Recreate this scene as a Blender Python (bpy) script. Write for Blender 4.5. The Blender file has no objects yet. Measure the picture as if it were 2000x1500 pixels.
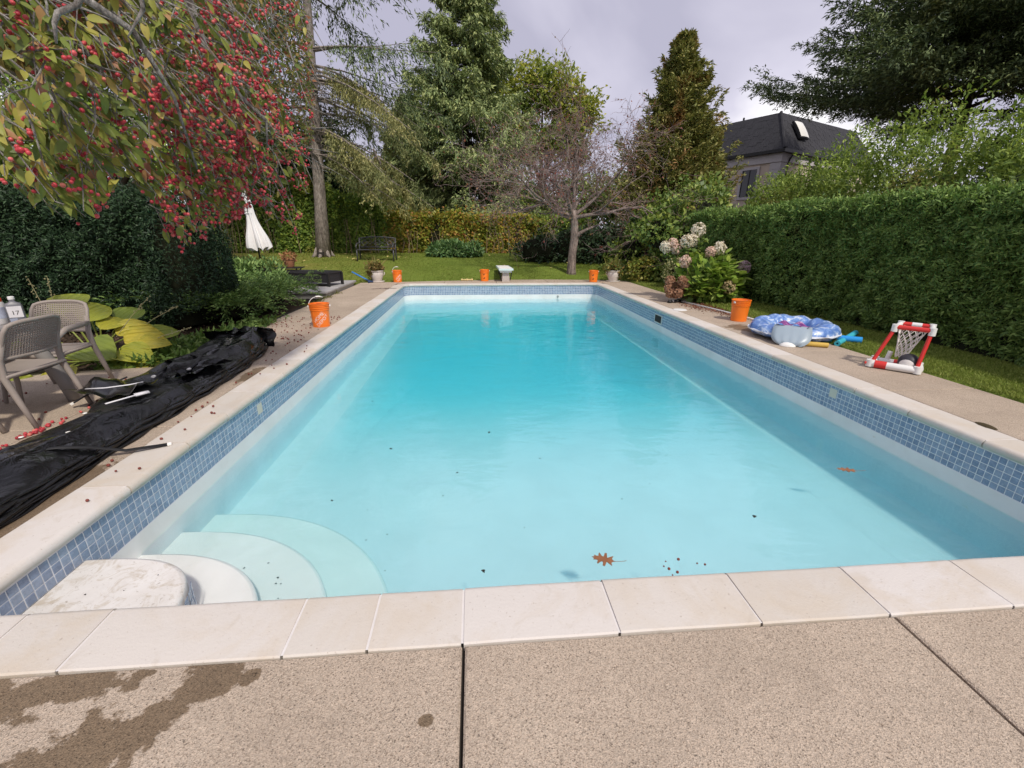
import bpy, bmesh, math, random
import numpy as np
from mathutils import Vector, Matrix, Euler

R = math.radians
rnd = random.Random(7)
nrs = np.random.RandomState(11)
scene = bpy.context.scene
COL = scene.collection

# ------------------------------------------------------------------ camera
cam_data = bpy.data.cameras.new('camera')
cam = bpy.data.objects.new('camera', cam_data)
COL.objects.link(cam)
cam_data.sensor_width = 36.0
cam_data.lens = 36.0 * 861.7 / 2000.0
cam_data.clip_start = 0.05
cam_data.clip_end = 2000.0
_p, _y, _r = 0.3270, 0.0835, 0.0044
_w = Vector((math.sin(_y) * math.cos(_p), math.cos(_y) * math.cos(_p), -math.sin(_p)))
_rt = Vector((math.cos(_y), -math.sin(_y), 0.0))
_up = _rt.cross(_w)
_r2 = math.cos(_r) * _rt + math.sin(_r) * _up
_u2 = -math.sin(_r) * _rt + math.cos(_r) * _up
CAM = Vector((2.1888, 0.0, 1.4895))
cam.matrix_world = Matrix(((_r2.x, _u2.x, -_w.x, CAM.x), (_r2.y, _u2.y, -_w.y, CAM.y), (_r2.z, _u2.z, -_w.z, CAM.z), (0, 0, 0, 1)))
scene.camera = cam

# ------------------------------------------------------------------ sky and sun
SUN_DIR = Vector((0.33, -0.80, 1.0)).normalized()      # towards the sun: behind the camera, to the right
sun_el = math.asin(SUN_DIR.z)
world = bpy.data.worlds.new('World')
scene.world = world
world.use_nodes = True
wn, wl = world.node_tree.nodes, world.node_tree.links
wn.clear()
w_out = wn.new('ShaderNodeOutputWorld')
w_sky = wn.new('ShaderNodeTexSky')
w_sky.sky_type = 'NISHITA'
w_sky.sun_disc = False
w_sky.sun_elevation = sun_el
w_sky.sun_rotation = math.atan2(SUN_DIR.x, SUN_DIR.y)
w_sky.air_density = 1.0
w_sky.dust_density = 2.0
w_bg = wn.new('ShaderNodeBackground')
w_bg.inputs['Strength'].default_value = 0.1
wl.new(w_sky.outputs[0], w_bg.inputs['Color'])
# cloud deck: direction projected on a plane overhead so that the clouds shrink to the horizon
w_tc = wn.new('ShaderNodeTexCoord')
w_sep = wn.new('ShaderNodeSeparateXYZ')
wl.new(w_tc.outputs['Generated'], w_sep.inputs[0])
w_abs = wn.new('ShaderNodeMath'); w_abs.operation = 'ABSOLUTE'
wl.new(w_sep.outputs['Z'], w_abs.inputs[0])
w_add = wn.new('ShaderNodeMath'); w_add.operation = 'ADD'; w_add.inputs[1].default_value = 0.42
wl.new(w_abs.outputs[0], w_add.inputs[0])
w_div = wn.new('ShaderNodeVectorMath'); w_div.operation = 'DIVIDE'
w_cmb = wn.new('ShaderNodeCombineXYZ')
for k in range(3):
    wl.new(w_add.outputs[0], w_cmb.inputs[k])
wl.new(w_tc.outputs['Generated'], w_div.inputs[0])
wl.new(w_cmb.outputs[0], w_div.inputs[1])
w_map = wn.new('ShaderNodeMapping')
w_map.inputs['Location'].default_value = (6.4, 13.7, 0.0)
w_map.inputs['Scale'].default_value = (1.15, 1.15, 1.0)
wl.new(w_div.outputs[0], w_map.inputs['Vector'])
def w_noise(scale, detail, rough, dist):
    n = wn.new('ShaderNodeTexNoise')
    n.inputs['Scale'].default_value = scale
    n.inputs['Detail'].default_value = detail
    n.inputs['Roughness'].default_value = rough
    n.inputs['Distortion'].default_value = dist
    wl.new(w_map.outputs[0], n.inputs['Vector'])
    return n
w_n1 = w_noise(1.6, 5.0, 0.45, 0.4)
w_ramp = wn.new('ShaderNodeValToRGB')
cr = w_ramp.color_ramp
cr.elements[0].position = 0.36; cr.elements[0].color = (0.43, 0.42, 0.53, 1)
cr.elements[1].position = 0.70; cr.elements[1].color = (1.02, 1.00, 1.01, 1)
e = cr.elements.new(0.55); e.color = (0.62, 0.60, 0.71, 1)
wl.new(w_n1.outputs['Fac'], w_ramp.inputs['Fac'])
w_bg2 = wn.new('ShaderNodeBackground')
w_bg2.inputs['Strength'].default_value = 1.12
wl.new(w_ramp.outputs['Color'], w_bg2.inputs['Color'])
w_n2 = w_noise(0.9, 3.0, 0.5, 0.3)
w_cov = wn.new('ShaderNodeMapRange')
w_cov.inputs['From Min'].default_value = 0.30; w_cov.inputs['From Max'].default_value = 0.42
w_cov.inputs['To Min'].default_value = 0.55; w_cov.inputs['To Max'].default_value = 0.97
wl.new(w_n2.outputs['Fac'], w_cov.inputs['Value'])
w_mix = wn.new('ShaderNodeMixShader')
wl.new(w_cov.outputs[0], w_mix.inputs[0])
wl.new(w_bg.outputs[0], w_mix.inputs[1])
wl.new(w_bg2.outputs[0], w_mix.inputs[2])
wl.new(w_mix.outputs[0], w_out.inputs['Surface'])

sun_data = bpy.data.lights.new('sun', 'SUN')
sun_data.energy = 2.9
sun_data.angle = R(4.0)
sun_data.color = (1.0, 0.93, 0.82)
sun = bpy.data.objects.new('sun', sun_data)
sun.rotation_euler = (-SUN_DIR).to_track_quat('-Z', 'Y').to_euler()
sun.location = (10, -20, 30)
COL.objects.link(sun)

scene.view_settings.view_transform = 'Standard'
scene.view_settings.look = 'None'
scene.view_settings.exposure = 0.12
scene.view_settings.gamma = 1.0
scene.view_settings.use_curve_mapping = False
scene.render.engine = 'CYCLES'
cy = scene.cycles
cy.use_denoising = True
cy.denoiser = 'OPENIMAGEDENOISE'
cy.max_bounces = 10
cy.diffuse_bounces = 4
cy.glossy_bounces = 4
cy.transmission_bounces = 6
cy.volume_bounces = 4
cy.transparent_max_bounces = 16
cy.sample_clamp_indirect = 8.0
cy.use_fast_gi = False

# ------------------------------------------------------------------ helpers
class MB:
    """collects vertices and faces and links them as one mesh object"""
    def __init__(s):
        s.v = []; s.f = []; s.mi = []; s.n = 0
    def add(s, verts, faces, m=0):
        b = s.n
        s.v.extend([tuple(p) for p in verts]); s.n += len(verts)
        for f in faces:
            s.f.append(tuple(i + b for i in f)); s.mi.append(m)
        return s
    def box(s, x0, y0, z0, x1, y1, z1, m=0, M=None):
        v = [Vector(p) for p in ((x0, y0, z0), (x1, y0, z0), (x1, y1, z0), (x0, y1, z0), (x0, y0, z1), (x1, y0, z1), (x1, y1, z1), (x0, y1, z1))]
        if M is not None: v = [M @ p for p in v]
        return s.add(v, [(0, 3, 2, 1), (4, 5, 6, 7), (0, 1, 5, 4), (1, 2, 6, 5), (2, 3, 7, 6), (3, 0, 4, 7)], m)
    def slab(s, x0, y0, z0, x1, y1, z1, c=0.01, m=0, M=None):
        """box with chamfered top edge"""
        v = [(x0, y0, z0), (x1, y0, z0), (x1, y1, z0), (x0, y1, z0), (x0, y0, z1 - c), (x1, y0, z1 - c), (x1, y1, z1 - c), (x0, y1, z1 - c),
             (x0 + c, y0 + c, z1), (x1 - c, y0 + c, z1), (x1 - c, y1 - c, z1), (x0 + c, y1 - c, z1)]
        v = [Vector(p) for p in v]
        if M is not None: v = [M @ p for p in v]
        f = [(0, 3, 2, 1), (8, 9, 10, 11)]
        for a in range(4):
            b = (a + 1) % 4
            f += [(a, b, b + 4, a + 4), (a + 4, b + 4, b + 8, a + 8)]
        return s.add(v, f, m)
    def tube(s, pts, rad, k=8, m=0, closed=False, caps=True, flat=1.0):
        pts = [Vector(p) for p in pts]
        n = len(pts)
        if not hasattr(rad, '__len__'): rad = [rad] * n
        rings = []
        prev = None
        for i, p in enumerate(pts):
            if closed: t = pts[(i + 1) % n] - pts[i - 1]
            else: t = pts[min(i + 1, n - 1)] - pts[max(i - 1, 0)]
            if t.length < 1e-9: t = Vector((0, 0, 1))
            t.normalize()
            if prev is None:
                a = Vector((0, 0, 1)) if abs(t.z) < 0.9 else Vector((1, 0, 0))
                u = (a - t * a.dot(t)).normalized()
            else:
                u = (prev - t * prev.dot(t))
                u = u.normalized() if u.length > 1e-6 else prev
            prev = u
            w = t.cross(u)
            rings.append([p + (u * math.cos(2 * math.pi * j / k) * flat + w * math.sin(2 * math.pi * j / k)) * rad[i] for j in range(k)])
        v = [q for r in rings for q in r]
        f = []
        for i in range(n if closed else n - 1):
            a, b = i * k, ((i + 1) % n) * k
            for j in range(k):
                j2 = (j + 1) % k
                f.append((a + j, a + j2, b + j2, b + j))
        if caps and not closed:
            f.append(tuple(range(k - 1, -1, -1)))
            f.append(tuple((n - 1) * k + j for j in range(k)))
        return s.add(v, f, m)
    def lathe(s, prof, k=24, m=0, M=None, a0=0.0, a1=None):
        """prof: list of (r, z)"""
        full = a1 is None
        if full: a1 = 2 * math.pi
        kk = k if full else k + 1
        v = []
        for (r, z) in prof:
            for j in range(kk):
                a = a0 + (a1 - a0) * j / k
                p = Vector((r * math.cos(a), r * math.sin(a), z))
                v.append(M @ p if M is not None else p)
        f = []
        for i in range(len(prof) - 1):
            for j in range(k):
                j2 = (j + 1) % kk
                f.append((i * kk + j, i * kk + j2, (i + 1) * kk + j2, (i + 1) * kk + j))
        return s.add(v, f, m)
    def grid(s, P, m=0, flip=False):
        """P: rows of points"""
        a, b = len(P), len(P[0])
        f = []
        for i in range(a - 1):
            for j in range(b - 1):
                q = (i * b + j, i * b + j + 1, (i + 1) * b + j + 1, (i + 1) * b + j)
                f.append(q[::-1] if flip else q)
        return s.add([p for r in P for p in r], f, m)
    def build(s, name, mats, parent=None, smooth=False, angle=None):
        me = bpy.data.meshes.new(name)
        me.from_pydata(s.v, [], s.f)
        for q in (mats if isinstance(mats, (list, tuple)) else [mats]): me.materials.append(q)
        if any(s.mi): me.polygons.foreach_set('material_index', s.mi)
        if smooth:
            me.polygons.foreach_set('use_smooth', [True] * len(me.polygons))
            if angle is not None: me.set_sharp_from_angle(angle=R(angle))
        me.update()
        return link(name, me, parent)

def link(name, me, parent=None):
    o = bpy.data.objects.new(name, me)
    COL.objects.link(o)
    if parent is not None: o.parent = parent
    return o

def np_mesh(name, V, F, mats, parent=None, smooth=False, mi=None):
    """V (n,3), F (m,k) with constant k"""
    me = bpy.data.meshes.new(name)
    m, k = F.shape
    me.vertices.add(len(V)); me.vertices.foreach_set('co', np.ascontiguousarray(V, dtype=np.float32).ravel())
    me.loops.add(m * k); me.loops.foreach_set('vertex_index', np.ascontiguousarray(F, dtype=np.int32).ravel())
    me.polygons.add(m); me.polygons.foreach_set('loop_start', np.arange(0, m * k, k, dtype=np.int32))
    for q in (mats if isinstance(mats, (list, tuple)) else [mats]): me.materials.append(q)
    if mi is not None: me.polygons.foreach_set('material_index', np.ascontiguousarray(mi, dtype=np.int32))
    if smooth: me.polygons.foreach_set('use_smooth', np.ones(m, dtype=bool))
    me.update(calc_edges=True)
    me.validate()
    return link(name, me, parent)

def thing(name, label, cat, loc=(0, 0, 0), rz=0.0, group=None):
    o = bpy.data.objects.new(name, None)
    COL.objects.link(o)
    o.empty_display_size = 0.2
    o.location = loc; o.rotation_euler = (0, 0, rz)
    return tag(o, label, cat, group)
def tag(o, label, cat, group=None, kind=None):
    o['label'] = label; o['category'] = cat
    if group: o['group'] = group
    if kind: o['kind'] = kind
    return o
def struct(o, label=None):
    o['kind'] = 'structure'
    if label: o['label'] = label
    return o
def copy_tree(o, parent=None):
    c = o.copy(); COL.objects.link(c)
    if parent is not None:
        mpi = o.matrix_parent_inverse.copy(); c.parent = parent; c.matrix_parent_inverse = mpi
    for ch in o.children: copy_tree(ch, c)
    return c

# ------------------------------------------------------------------ materials
class NT:
    def __init__(s, name):
        s.m = bpy.data.materials.new(name); s.m.use_nodes = True
        s.t = s.m.node_tree; s.t.nodes.clear()
        s.out = s.t.nodes.new('ShaderNodeOutputMaterial')
    def n(s, typ, ins=None, **kw):
        x = s.t.nodes.new(typ)
        for k, v in kw.items(): setattr(x, k, v)
        for k, v in (ins or {}).items():
            if hasattr(v, 'is_output'): s.t.links.new(v, x.inputs[k])
            else: x.inputs[k].default_value = v
        return x
    def l(s, a, b): s.t.links.new(a, b)
    def pos(s): return s.n('ShaderNodeNewGeometry').outputs['Position']
    def obj(s): return s.n('ShaderNodeTexCoord').outputs['Object']
    def noise(s, vec, scale, detail=3.0, rough=0.5, dist=0.0):
        return s.n('ShaderNodeTexNoise', {'Vector': vec, 'Scale': scale, 'Detail': detail, 'Roughness': rough, 'Distortion': dist}).outputs['Fac']
    def ramp(s, fac, stops, interp='LINEAR'):
        r = s.n('ShaderNodeValToRGB'); c = r.color_ramp; c.interpolation = interp
        for i, (p, col) in enumerate(stops):
            if isinstance(col, (int, float)): col = (col, col, col)
            e = c.elements[i] if i < 2 else c.elements.new(p)
            e.position = p; e.color = tuple(col) + (1,)
        s.l(fac, r.inputs['Fac']); return r.outputs['Color']
    def mix(s, fac, a, b, mode='MIX'):
        x = s.n('ShaderNodeMix', data_type='RGBA', blend_type=mode)
        for v, i in ((fac, 0), (a, 6), (b, 7)):
            if hasattr(v, 'is_output'): s.l(v, x.inputs[i])
            elif i == 0: x.inputs[0].default_value = v
            else: x.inputs[i].default_value = tuple(v) + (1,) if len(v) == 3 else v
        return x.outputs[2]
    def math(s, op, a, b=0.0, clamp=False):
        x = s.n('ShaderNodeMath', operation=op, use_clamp=clamp)
        for v, i in ((a, 0), (b, 1)):
            if hasattr(v, 'is_output'): s.l(v, x.inputs[i])
            else: x.inputs[i].default_value = v
        return x.outputs[0]
    def bump(s, h, strength=0.3, dist=0.01):
        return s.n('ShaderNodeBump', {'Height': h, 'Strength': strength, 'Distance': dist}).outputs['Normal']
    def bsdf(s, col, rough=0.7, normal=None, spec=0.35, metal=0.0, **extra):
        p = s.n('ShaderNodeBsdfPrincipled')
        if hasattr(col, 'is_output'): s.l(col, p.inputs['Base Color'])
        else: p.inputs['Base Color'].default_value = tuple(col) + (1,)
        if hasattr(rough, 'is_output'): s.l(rough, p.inputs['Roughness'])
        else: p.inputs['Roughness'].default_value = rough
        p.inputs['Specular IOR Level'].default_value = spec
        p.inputs['Metallic'].default_value = metal
        if normal is not None: s.l(normal, p.inputs['Normal'])
        for k, v in extra.items(): p.inputs[k.replace('_', ' ')].default_value = v
        return p.outputs[0]
    def done(s, shader):
        s.l(shader, s.out.inputs['Surface']); return s.m

def plain(name, col, rough=0.6, spec=0.35, metal=0.0, var=0.12, scale=9.0, bump=0.0):
    t = NT(name)
    n = t.noise(t.obj(), scale, 4.0, 0.6)
    c = t.mix(n, [v * (1 - var) for v in col], [min(1, v * (1 + var)) for v in col])
    nm = t.bump(t.noise(t.obj(), scale * 12, 3.0), bump, 0.004) if bump else None
    return t.done(t.bsdf(c, rough, nm, spec, metal))

def leafmat(name, stops, rough=0.5, trans=0.35, patch=None, pscale=0.6, spec=0.3):
    """leaf colours picked per island, with optional patches of another colour through the crown"""
    t = NT(name)
    isl = t.n('ShaderNodeNewGeometry').outputs['Random Per Island']
    c = t.ramp(isl, stops)
    if patch is not None:
        nz = t.noise(t.pos(), pscale, 2.0, 0.5)
        k = t.ramp(nz, [(patch[1], 0.0), (patch[1] + 0.12, 1.0)])
        k2 = t.math('MULTIPLY', k, t.ramp(isl, [(0.0, 0.25), (1.0, 1.0)]))
        c = t.mix(k2, c, patch[0])
    b = t.bsdf(c, rough, None, spec)
    tr = t.n('ShaderNodeBsdfTranslucent')
    t.l(t.mix(0.35, c, (1.0, 1.0, 0.3), 'MULTIPLY'), tr.inputs['Color'])
    mx = t.n('ShaderNodeMixShader', {0: trans})
    t.l(b, mx.inputs[1]); t.l(tr.outputs[0], mx.inputs[2])
    return t.done(mx.outputs[0])

# concrete with exposed aggregate
def m_concrete():
    t = NT('aggregate_concrete')
    P = t.pos()
    big = t.noise(P, 0.9, 4.0, 0.6)
    base = t.ramp(big, [(0.30, (0.385, 0.325, 0.268)), (0.70, (0.49, 0.42, 0.35))])
    v = t.n('ShaderNodeTexVoronoi', {'Vector': P, 'Scale': 250.0, 'Randomness': 1.0})
    peb = t.ramp(t.n('ShaderNodeSeparateColor', {0: v.outputs['Color']}).outputs[0],
                 [(0.0, (0.62, 0.56, 0.50)), (0.12, (0.80, 0.76, 0.71)), (0.5, (1.02, 0.99, 0.95)), (0.8, (1.14, 1.06, 0.98)), (1.0, (1.32, 1.28, 1.22))])
    col = t.mix(1.0, base, peb, 'MULTIPLY')
    pit = t.ramp(t.noise(P, 150.0, 2.0, 0.6), [(0.30, 0.35), (0.42, 1.0)])
    col = t.mix(1.0, col, pit, 'MULTIPLY')
    st = t.ramp(t.noise(P, 2.2, 6.0, 0.72, 0.8), [(0.52, 0.0), (0.76, 0.38)])
    col = t.mix(st, col, (0.25, 0.20, 0.155))
    # wet patch: splashed water on the slabs, darker and glossier
    W = t.mapped = t.n('ShaderNodeSeparateXYZ', {0: P})
    def blob(cx, cy_, rx, ry, ang):
        mp = t.n('ShaderNodeMapping', {'Vector': P, 'Location': (0, 0, 0)}, vector_type='TEXTURE')
        mp.inputs['Location'].default_value = (cx, cy_, 0); mp.inputs['Rotation'].default_value = (0, 0, ang)
        mp.inputs['Scale'].default_value = (rx, ry, 50.0)
        return t.math('SUBTRACT', 1.0, t.n('ShaderNodeVectorMath', {0: mp.outputs[0]}, operation='LENGTH').outputs['Value'])
    f = None
    for a in WET:
        b = blob(*a)
        f = b if f is None else t.math('MAXIMUM', f, b)
    wob = t.math('MULTIPLY', t.math('SUBTRACT', t.noise(P, 10.0, 7.0, 0.66), 0.5), 2.1)
    wet = t.ramp(t.math('ADD', f, wob), [(0.07, 0.0), (0.20, 1.0)])
    col = t.mix(wet, col, t.mix(1.0, col, (0.43, 0.38, 0.31), 'MULTIPLY'))
    rough = t.ramp(wet, [(0.0, 0.85), (1.0, 0.55)])
    h = t.math('ADD', t.math('MULTIPLY', v.outputs['Distance'], 1.0), t.noise(P, 60.0, 4.0, 0.6))
    return t.done(t.bsdf(col, rough, t.bump(h, 0.55, 0.004), 0.3))

def m_coping():
    t = NT('limestone_coping')
    P = t.pos()
    oi = t.n('ShaderNodeObjectInfo').outputs['Random']
    a = t.ramp(oi, [(0.0, (0.54, 0.495, 0.44)), (0.5, (0.60, 0.555, 0.505)), (1.0, (0.63, 0.59, 0.555))])
    k = t.ramp(t.noise(P, 2.6, 5.0, 0.65, 0.8), [(0.44, 0.0), (0.66, 0.55)])
    c = t.mix(k, a, (0.54, 0.455, 0.35))
    k2 = t.ramp(t.noise(P, 5.5, 6.0, 0.7, 1.6), [(0.56, 0.0), (0.70, 0.40)])
    c = t.mix(k2, c, (0.48, 0.42, 0.345))
    k3 = t.ramp(t.noise(P, 70.0, 3.0, 0.6), [(0.65, 0.0), (0.72, 0.6)])
    c = t.mix(k3, c, (0.36, 0.30, 0.25))
    # patchy grey green towards the underside of the nose
    z = t.n('ShaderNodeSeparateXYZ', {0: P}).outputs[2]
    g = t.math('MULTIPLY', t.ramp(t.n('ShaderNodeMapRange', {0: z, 1: -0.085, 2: -0.03}).outputs[0], [(0.0, 0.85), (1.0, 0.0)]),
               t.ramp(t.noise(P, 7.0, 4.0, 0.6), [(0.3, 0.25), (0.7, 1.0)]))
    c = t.mix(g, c, (0.34, 0.40, 0.29))
    h = t.math('ADD', t.noise(P, 90.0, 4.0, 0.6), t.math('MULTIPLY', t.noise(P, 8.0, 5.0, 0.6), 2.0))
    return t.done(t.bsdf(c, 0.8, t.bump(h, 0.35, 0.004), 0.25))

def m_tile():
    t = NT('blue_ceramic_tile')
    P = t.pos()
    oi = t.n('ShaderNodeObjectInfo').outputs['Random']; isl = t.n('ShaderNodeNewGeometry').outputs['Random Per Island']
    c = t.ramp(t.math('FRACT', t.math('ADD', oi, isl)), [(0.0, (0.175, 0.230, 0.34)), (0.5, (0.22, 0.28, 0.395)), (1.0, (0.275, 0.335, 0.44))])
    c = t.mix(1.0, c, t.ramp(t.noise(P, 26.0, 3.0, 0.6), [(0.3, 0.86), (0.7, 1.12)]), 'MULTIPLY')
    k = t.ramp(t.noise(P, 5.0, 5.0, 0.7), [(0.56, 0.0), (0.75, 0.30)])
    c = t.mix(k, c, (0.42, 0.44, 0.45))
    return t.done(t.bsdf(c, t.ramp(t.noise(P, 40.0), [(0.3, 0.18), (0.8, 0.40)]), None, 0.5))

def m_plaster(name='white_pool_plaster', a=(0.66, 0.665, 0.65), b=(0.76, 0.765, 0.76)):
    t = NT(name)
    P = t.pos()
    c = t.ramp(t.noise(P, 2.0, 5.0, 0.65, 0.5), [(0.30, a), (0.70, b)])
    k = t.ramp(t.noise(P, 13.0, 6.0, 0.7, 1.2), [(0.63, 0.0), (0.74, 0.55)])
    c = t.mix(k, c, (0.58, 0.52, 0.43))
    return t.done(t.bsdf(c, 0.75, t.bump(t.noise(P, 30.0, 5.0), 0.15, 0.004), 0.25))

def m_water():
    t = NT('pool_water')
    P = t.pos()
    mp = t.n('ShaderNodeMapping', {'Vector': P}); mp.inputs['Scale'].default_value = (0.55, 1.0, 1.0)
    h = t.math('ADD', t.noise(mp.outputs[0], 2.2, 3.0, 0.55, 0.6), t.math('MULTIPLY', t.noise(mp.outputs[0], 8.0, 2.0, 0.5), 0.22))
    nm = t.bump(h, 0.30, 0.05)
    if WATER_MODE == 'refract':
        rf = t.n('ShaderNodeBsdfRefraction', {'IOR': 1.333, 'Roughness': 0.0, 'Normal': nm}).outputs[0]
    else:
        rf = t.n('ShaderNodeBsdfTransparent').outputs[0]
    gl = t.n('ShaderNodeBsdfGlossy', {'Roughness': 0.02, 'Normal': nm, 'Color': (1, 1, 1, 1)})
    fr = t.n('ShaderNodeFresnel', {'IOR': 1.333, 'Normal': nm})
    mx = t.n('ShaderNodeMixShader', {0: fr.outputs[0], 1: rf, 2: gl.outputs[0]})
    ab = t.n('ShaderNodeVolumeAbsorption', {'Color': WATER_COL, 'Density': WATER_DEN})
    sc = t.n('ShaderNodeVolumeScatter', {'Color': (0.48, 0.86, 1.0, 1), 'Density': 0.38, 'Anisotropy': 0.35})
    ad = t.n('ShaderNodeAddShader', {0: ab.outputs[0], 1: sc.outputs[0]})
    t.l(ad.outputs[0], t.out.inputs['Volume'])
    return t.done(mx.outputs[0])

WATER_MODE = 'clear'
WATER_COL = (0.43, 0.965, 1.0, 1)
WATER_DEN = 1.0
WET = [(0.45, 1.10, 0.30, 0.17, 0.35), (0.72, 1.22, 0.30, 0.07, 0.1), (1.22, 1.22, 0.13, 0.10, 0.0), (0.98, 0.98, 0.16, 0.17, 0.7),
       (1.10, 1.08, 0.16, 0.06, 0.6), (0.80, 0.88, 0.10, 0.22, -0.4), (0.15, 1.0, 0.22, 0.16, 0.3), (1.36, 1.22, 0.035, 0.04, 0.0), (2.0, 1.02, 0.03, 0.022, 0.0),
       (-0.33, 2.45, 0.10, 0.55, 0.0), (-0.32, 4.9, 0.09, 0.35, 0.0), (6.75, 7.05, 0.30, 0.35, 0.3)]
M_CONC = m_concrete(); M_COPE = m_coping(); M_TILE = m_tile(); M_PLAST = m_plaster(); M_POOLFLOOR = m_plaster('pale_blue_pool_plaster', (0.66, 0.615, 0.645), (0.73, 0.685, 0.72)); M_WETSTEP = m_plaster('submerged_step_plaster', (0.65, 0.645, 0.64), (0.73, 0.725, 0.72)); M_WATER = m_water()
def m_step():
    t = NT('dry_step_plaster'); P = t.pos()
    c = t.ramp(t.noise(P, 3.0, 6.0, 0.65, 0.5), [(0.30, (0.60, 0.565, 0.53)), (0.70, (0.72, 0.70, 0.68))])
    k = t.ramp(t.noise(P, 7.0, 7.0, 0.72, 1.5), [(0.50, 0.0), (0.63, 0.7)])
    c = t.mix(k, c, (0.44, 0.37, 0.28))
    k = t.ramp(t.noise(P, 34.0, 5.0, 0.7, 1.0), [(0.60, 0.0), (0.68, 0.6)])
    c = t.mix(k, c, (0.26, 0.21, 0.16))
    return t.done(t.bsdf(c, 0.8, t.bump(t.noise(P, 24.0, 6.0), 0.4, 0.006), 0.25))
M_STEP = m_step()
M_GROUT = plain('tile_grout', (0.72, 0.73, 0.74), 0.8)
M_MORTAR = plain('joint_mortar', (0.66, 0.63, 0.62), 0.9, scale=20)
M_JOINT_HOLE = plain('dark_joint_and_hole', (0.035, 0.03, 0.026), 0.95, scale=30)  # dark joints, and shade colour for the skimmer, plate and trunk openings
def m_soil():
    t = NT('soil'); P = t.pos()
    c = t.ramp(t.noise(P, 14.0, 5.0, 0.7), [(0.3, (0.025, 0.018, 0.012)), (0.7, (0.075, 0.05, 0.034))])
    return t.done(t.bsdf(c, 0.95, t.bump(t.noise(P, 40.0, 4.0), 0.8, 0.02), 0.15))
M_SOIL = m_soil()
def m_lawn():
    t = NT('lawn_turf'); P = t.pos()
    c = t.ramp(t.noise(P, 1.1, 4.0, 0.6), [(0.3, (0.14, 0.205, 0.028)), (0.7, (0.195, 0.26, 0.043))])
    x = t.n('ShaderNodeSeparateXYZ', {0: P}).outputs[0]
    dry = t.math('MULTIPLY', t.n('ShaderNodeMapRange', {0: x, 1: 0.5, 2: -5.0}).outputs[0], t.ramp(t.noise(P, 1.6, 4.0, 0.6), [(0.35, 0.25), (0.65, 1.0)]))
    c = t.mix(dry, c, (0.27, 0.235, 0.06))
    c = t.mix(1.0, c, t.ramp(t.noise(P, 55.0, 3.0, 0.7), [(0.3, 0.55), (0.7, 1.25)]), 'MULTIPLY')
    return t.done(t.bsdf(c, 0.8, t.bump(t.noise(P, 60.0, 3.0), 0.9, 0.03), 0.15))
M_LAWN = m_lawn()

# ------------------------------------------------------------------ pool
PW, PY0, PY1 = 6.1, 1.57, 14.276
ZT, ZB, ZW = -0.075, -0.342, -0.47        # tile band top and bottom, water level
RC = 0.32                                  # corner radius at the far end
def pool_path():
    """closed loop round the inner face of the pool, counter clockwise, with the outward normal at each point"""
    pts = []
    def arc(cx, cy_, r, a0, a1, n):
        for i in range(n + 1):
            a = R(a0 + (a1 - a0) * i / n)
            pts.append((cx + r * math.cos(a), cy_ + r * math.sin(a)))
    rn = 0.06
    arc(PW - rn, PY0 + rn, rn, -90, 0, 4)
    arc(PW - RC, PY1 - RC, RC, 0, 90, 10)
    arc(RC, PY1 - RC, RC, 90, 180, 10)
    arc(rn, PY0 + rn, rn, 180, 270, 4)
    return pts
LOOP = [Vector((a, b, 0)) for a, b in pool_path()]
_cum = [0.0]
for i in range(len(LOOP)):
    _cum.append(_cum[-1] + (LOOP[(i + 1) % len(LOOP)] - LOOP[i]).length)
LEN = _cum[-1]
def at_s(s):
    s = s % LEN
    import bisect
    i = min(bisect.bisect_right(_cum, s) - 1, len(LOOP) - 1)
    a, b = LOOP[i], LOOP[(i + 1) % len(LOOP)]
    d = (b - a).normalized()
    return a + d * (s - _cum[i]), Vector((d.y, -d.x, 0))      # point, outward normal
def depth(y):
    t = min(1, max(0, (y - 3.4) / 8.8)); t = t * t * (3 - 2 * t)
    return 0.865 + 1.20 * t

sh = MB()
NS = 1500
rings = []
for (ins, mode, zz) in [(0, 0, ZW - 0.012), (0, 0, -0.72), (0.0, 0, -0.795), (0.012, 0, -0.825), (0.04, 0, -0.838), (0.32, 0, -0.845), (0.345, 0, -0.850), (0.36, 2, 0.0), (0.40, 2, 0.25), (0.46, 2, 0.6), (0.58, 2, 0.9), (0.72, 2, 1.0)]:
    ring = []
    for i in range(NS):
        p, n = at_s(LEN * i / NS)
        q = p - n * ins
        ring.append((q.x, q.y, zz if mode == 0 else -0.855 + (-depth(q.y) + 0.855) * (0.04 + 0.96 * zz)))
    rings.append(ring + [ring[0]])
sh.grid(rings)
fx = np.linspace(0.05, PW - 0.05, 8); fy = np.linspace(PY0 + 0.05, PY1 - 0.05, 60)
sh.grid([[(x, y, -depth(y) - 0.001) for x in fx] for y in fy])
shell = struct(sh.build('pool_shell', M_POOLFLOOR, smooth=True, angle=40))
bd = MB()
bd.grid([[(p.x - n.x * o_, p.y - n.y * o_, z_) for p, n in (at_s(LEN * i / 900) for i in range(901))] for z_, o_ in ((ZB, 0.0), (ZW - 0.012, 0.0))])
bd.build('waterline_plaster', M_PLAST, shell, smooth=True)

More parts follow.
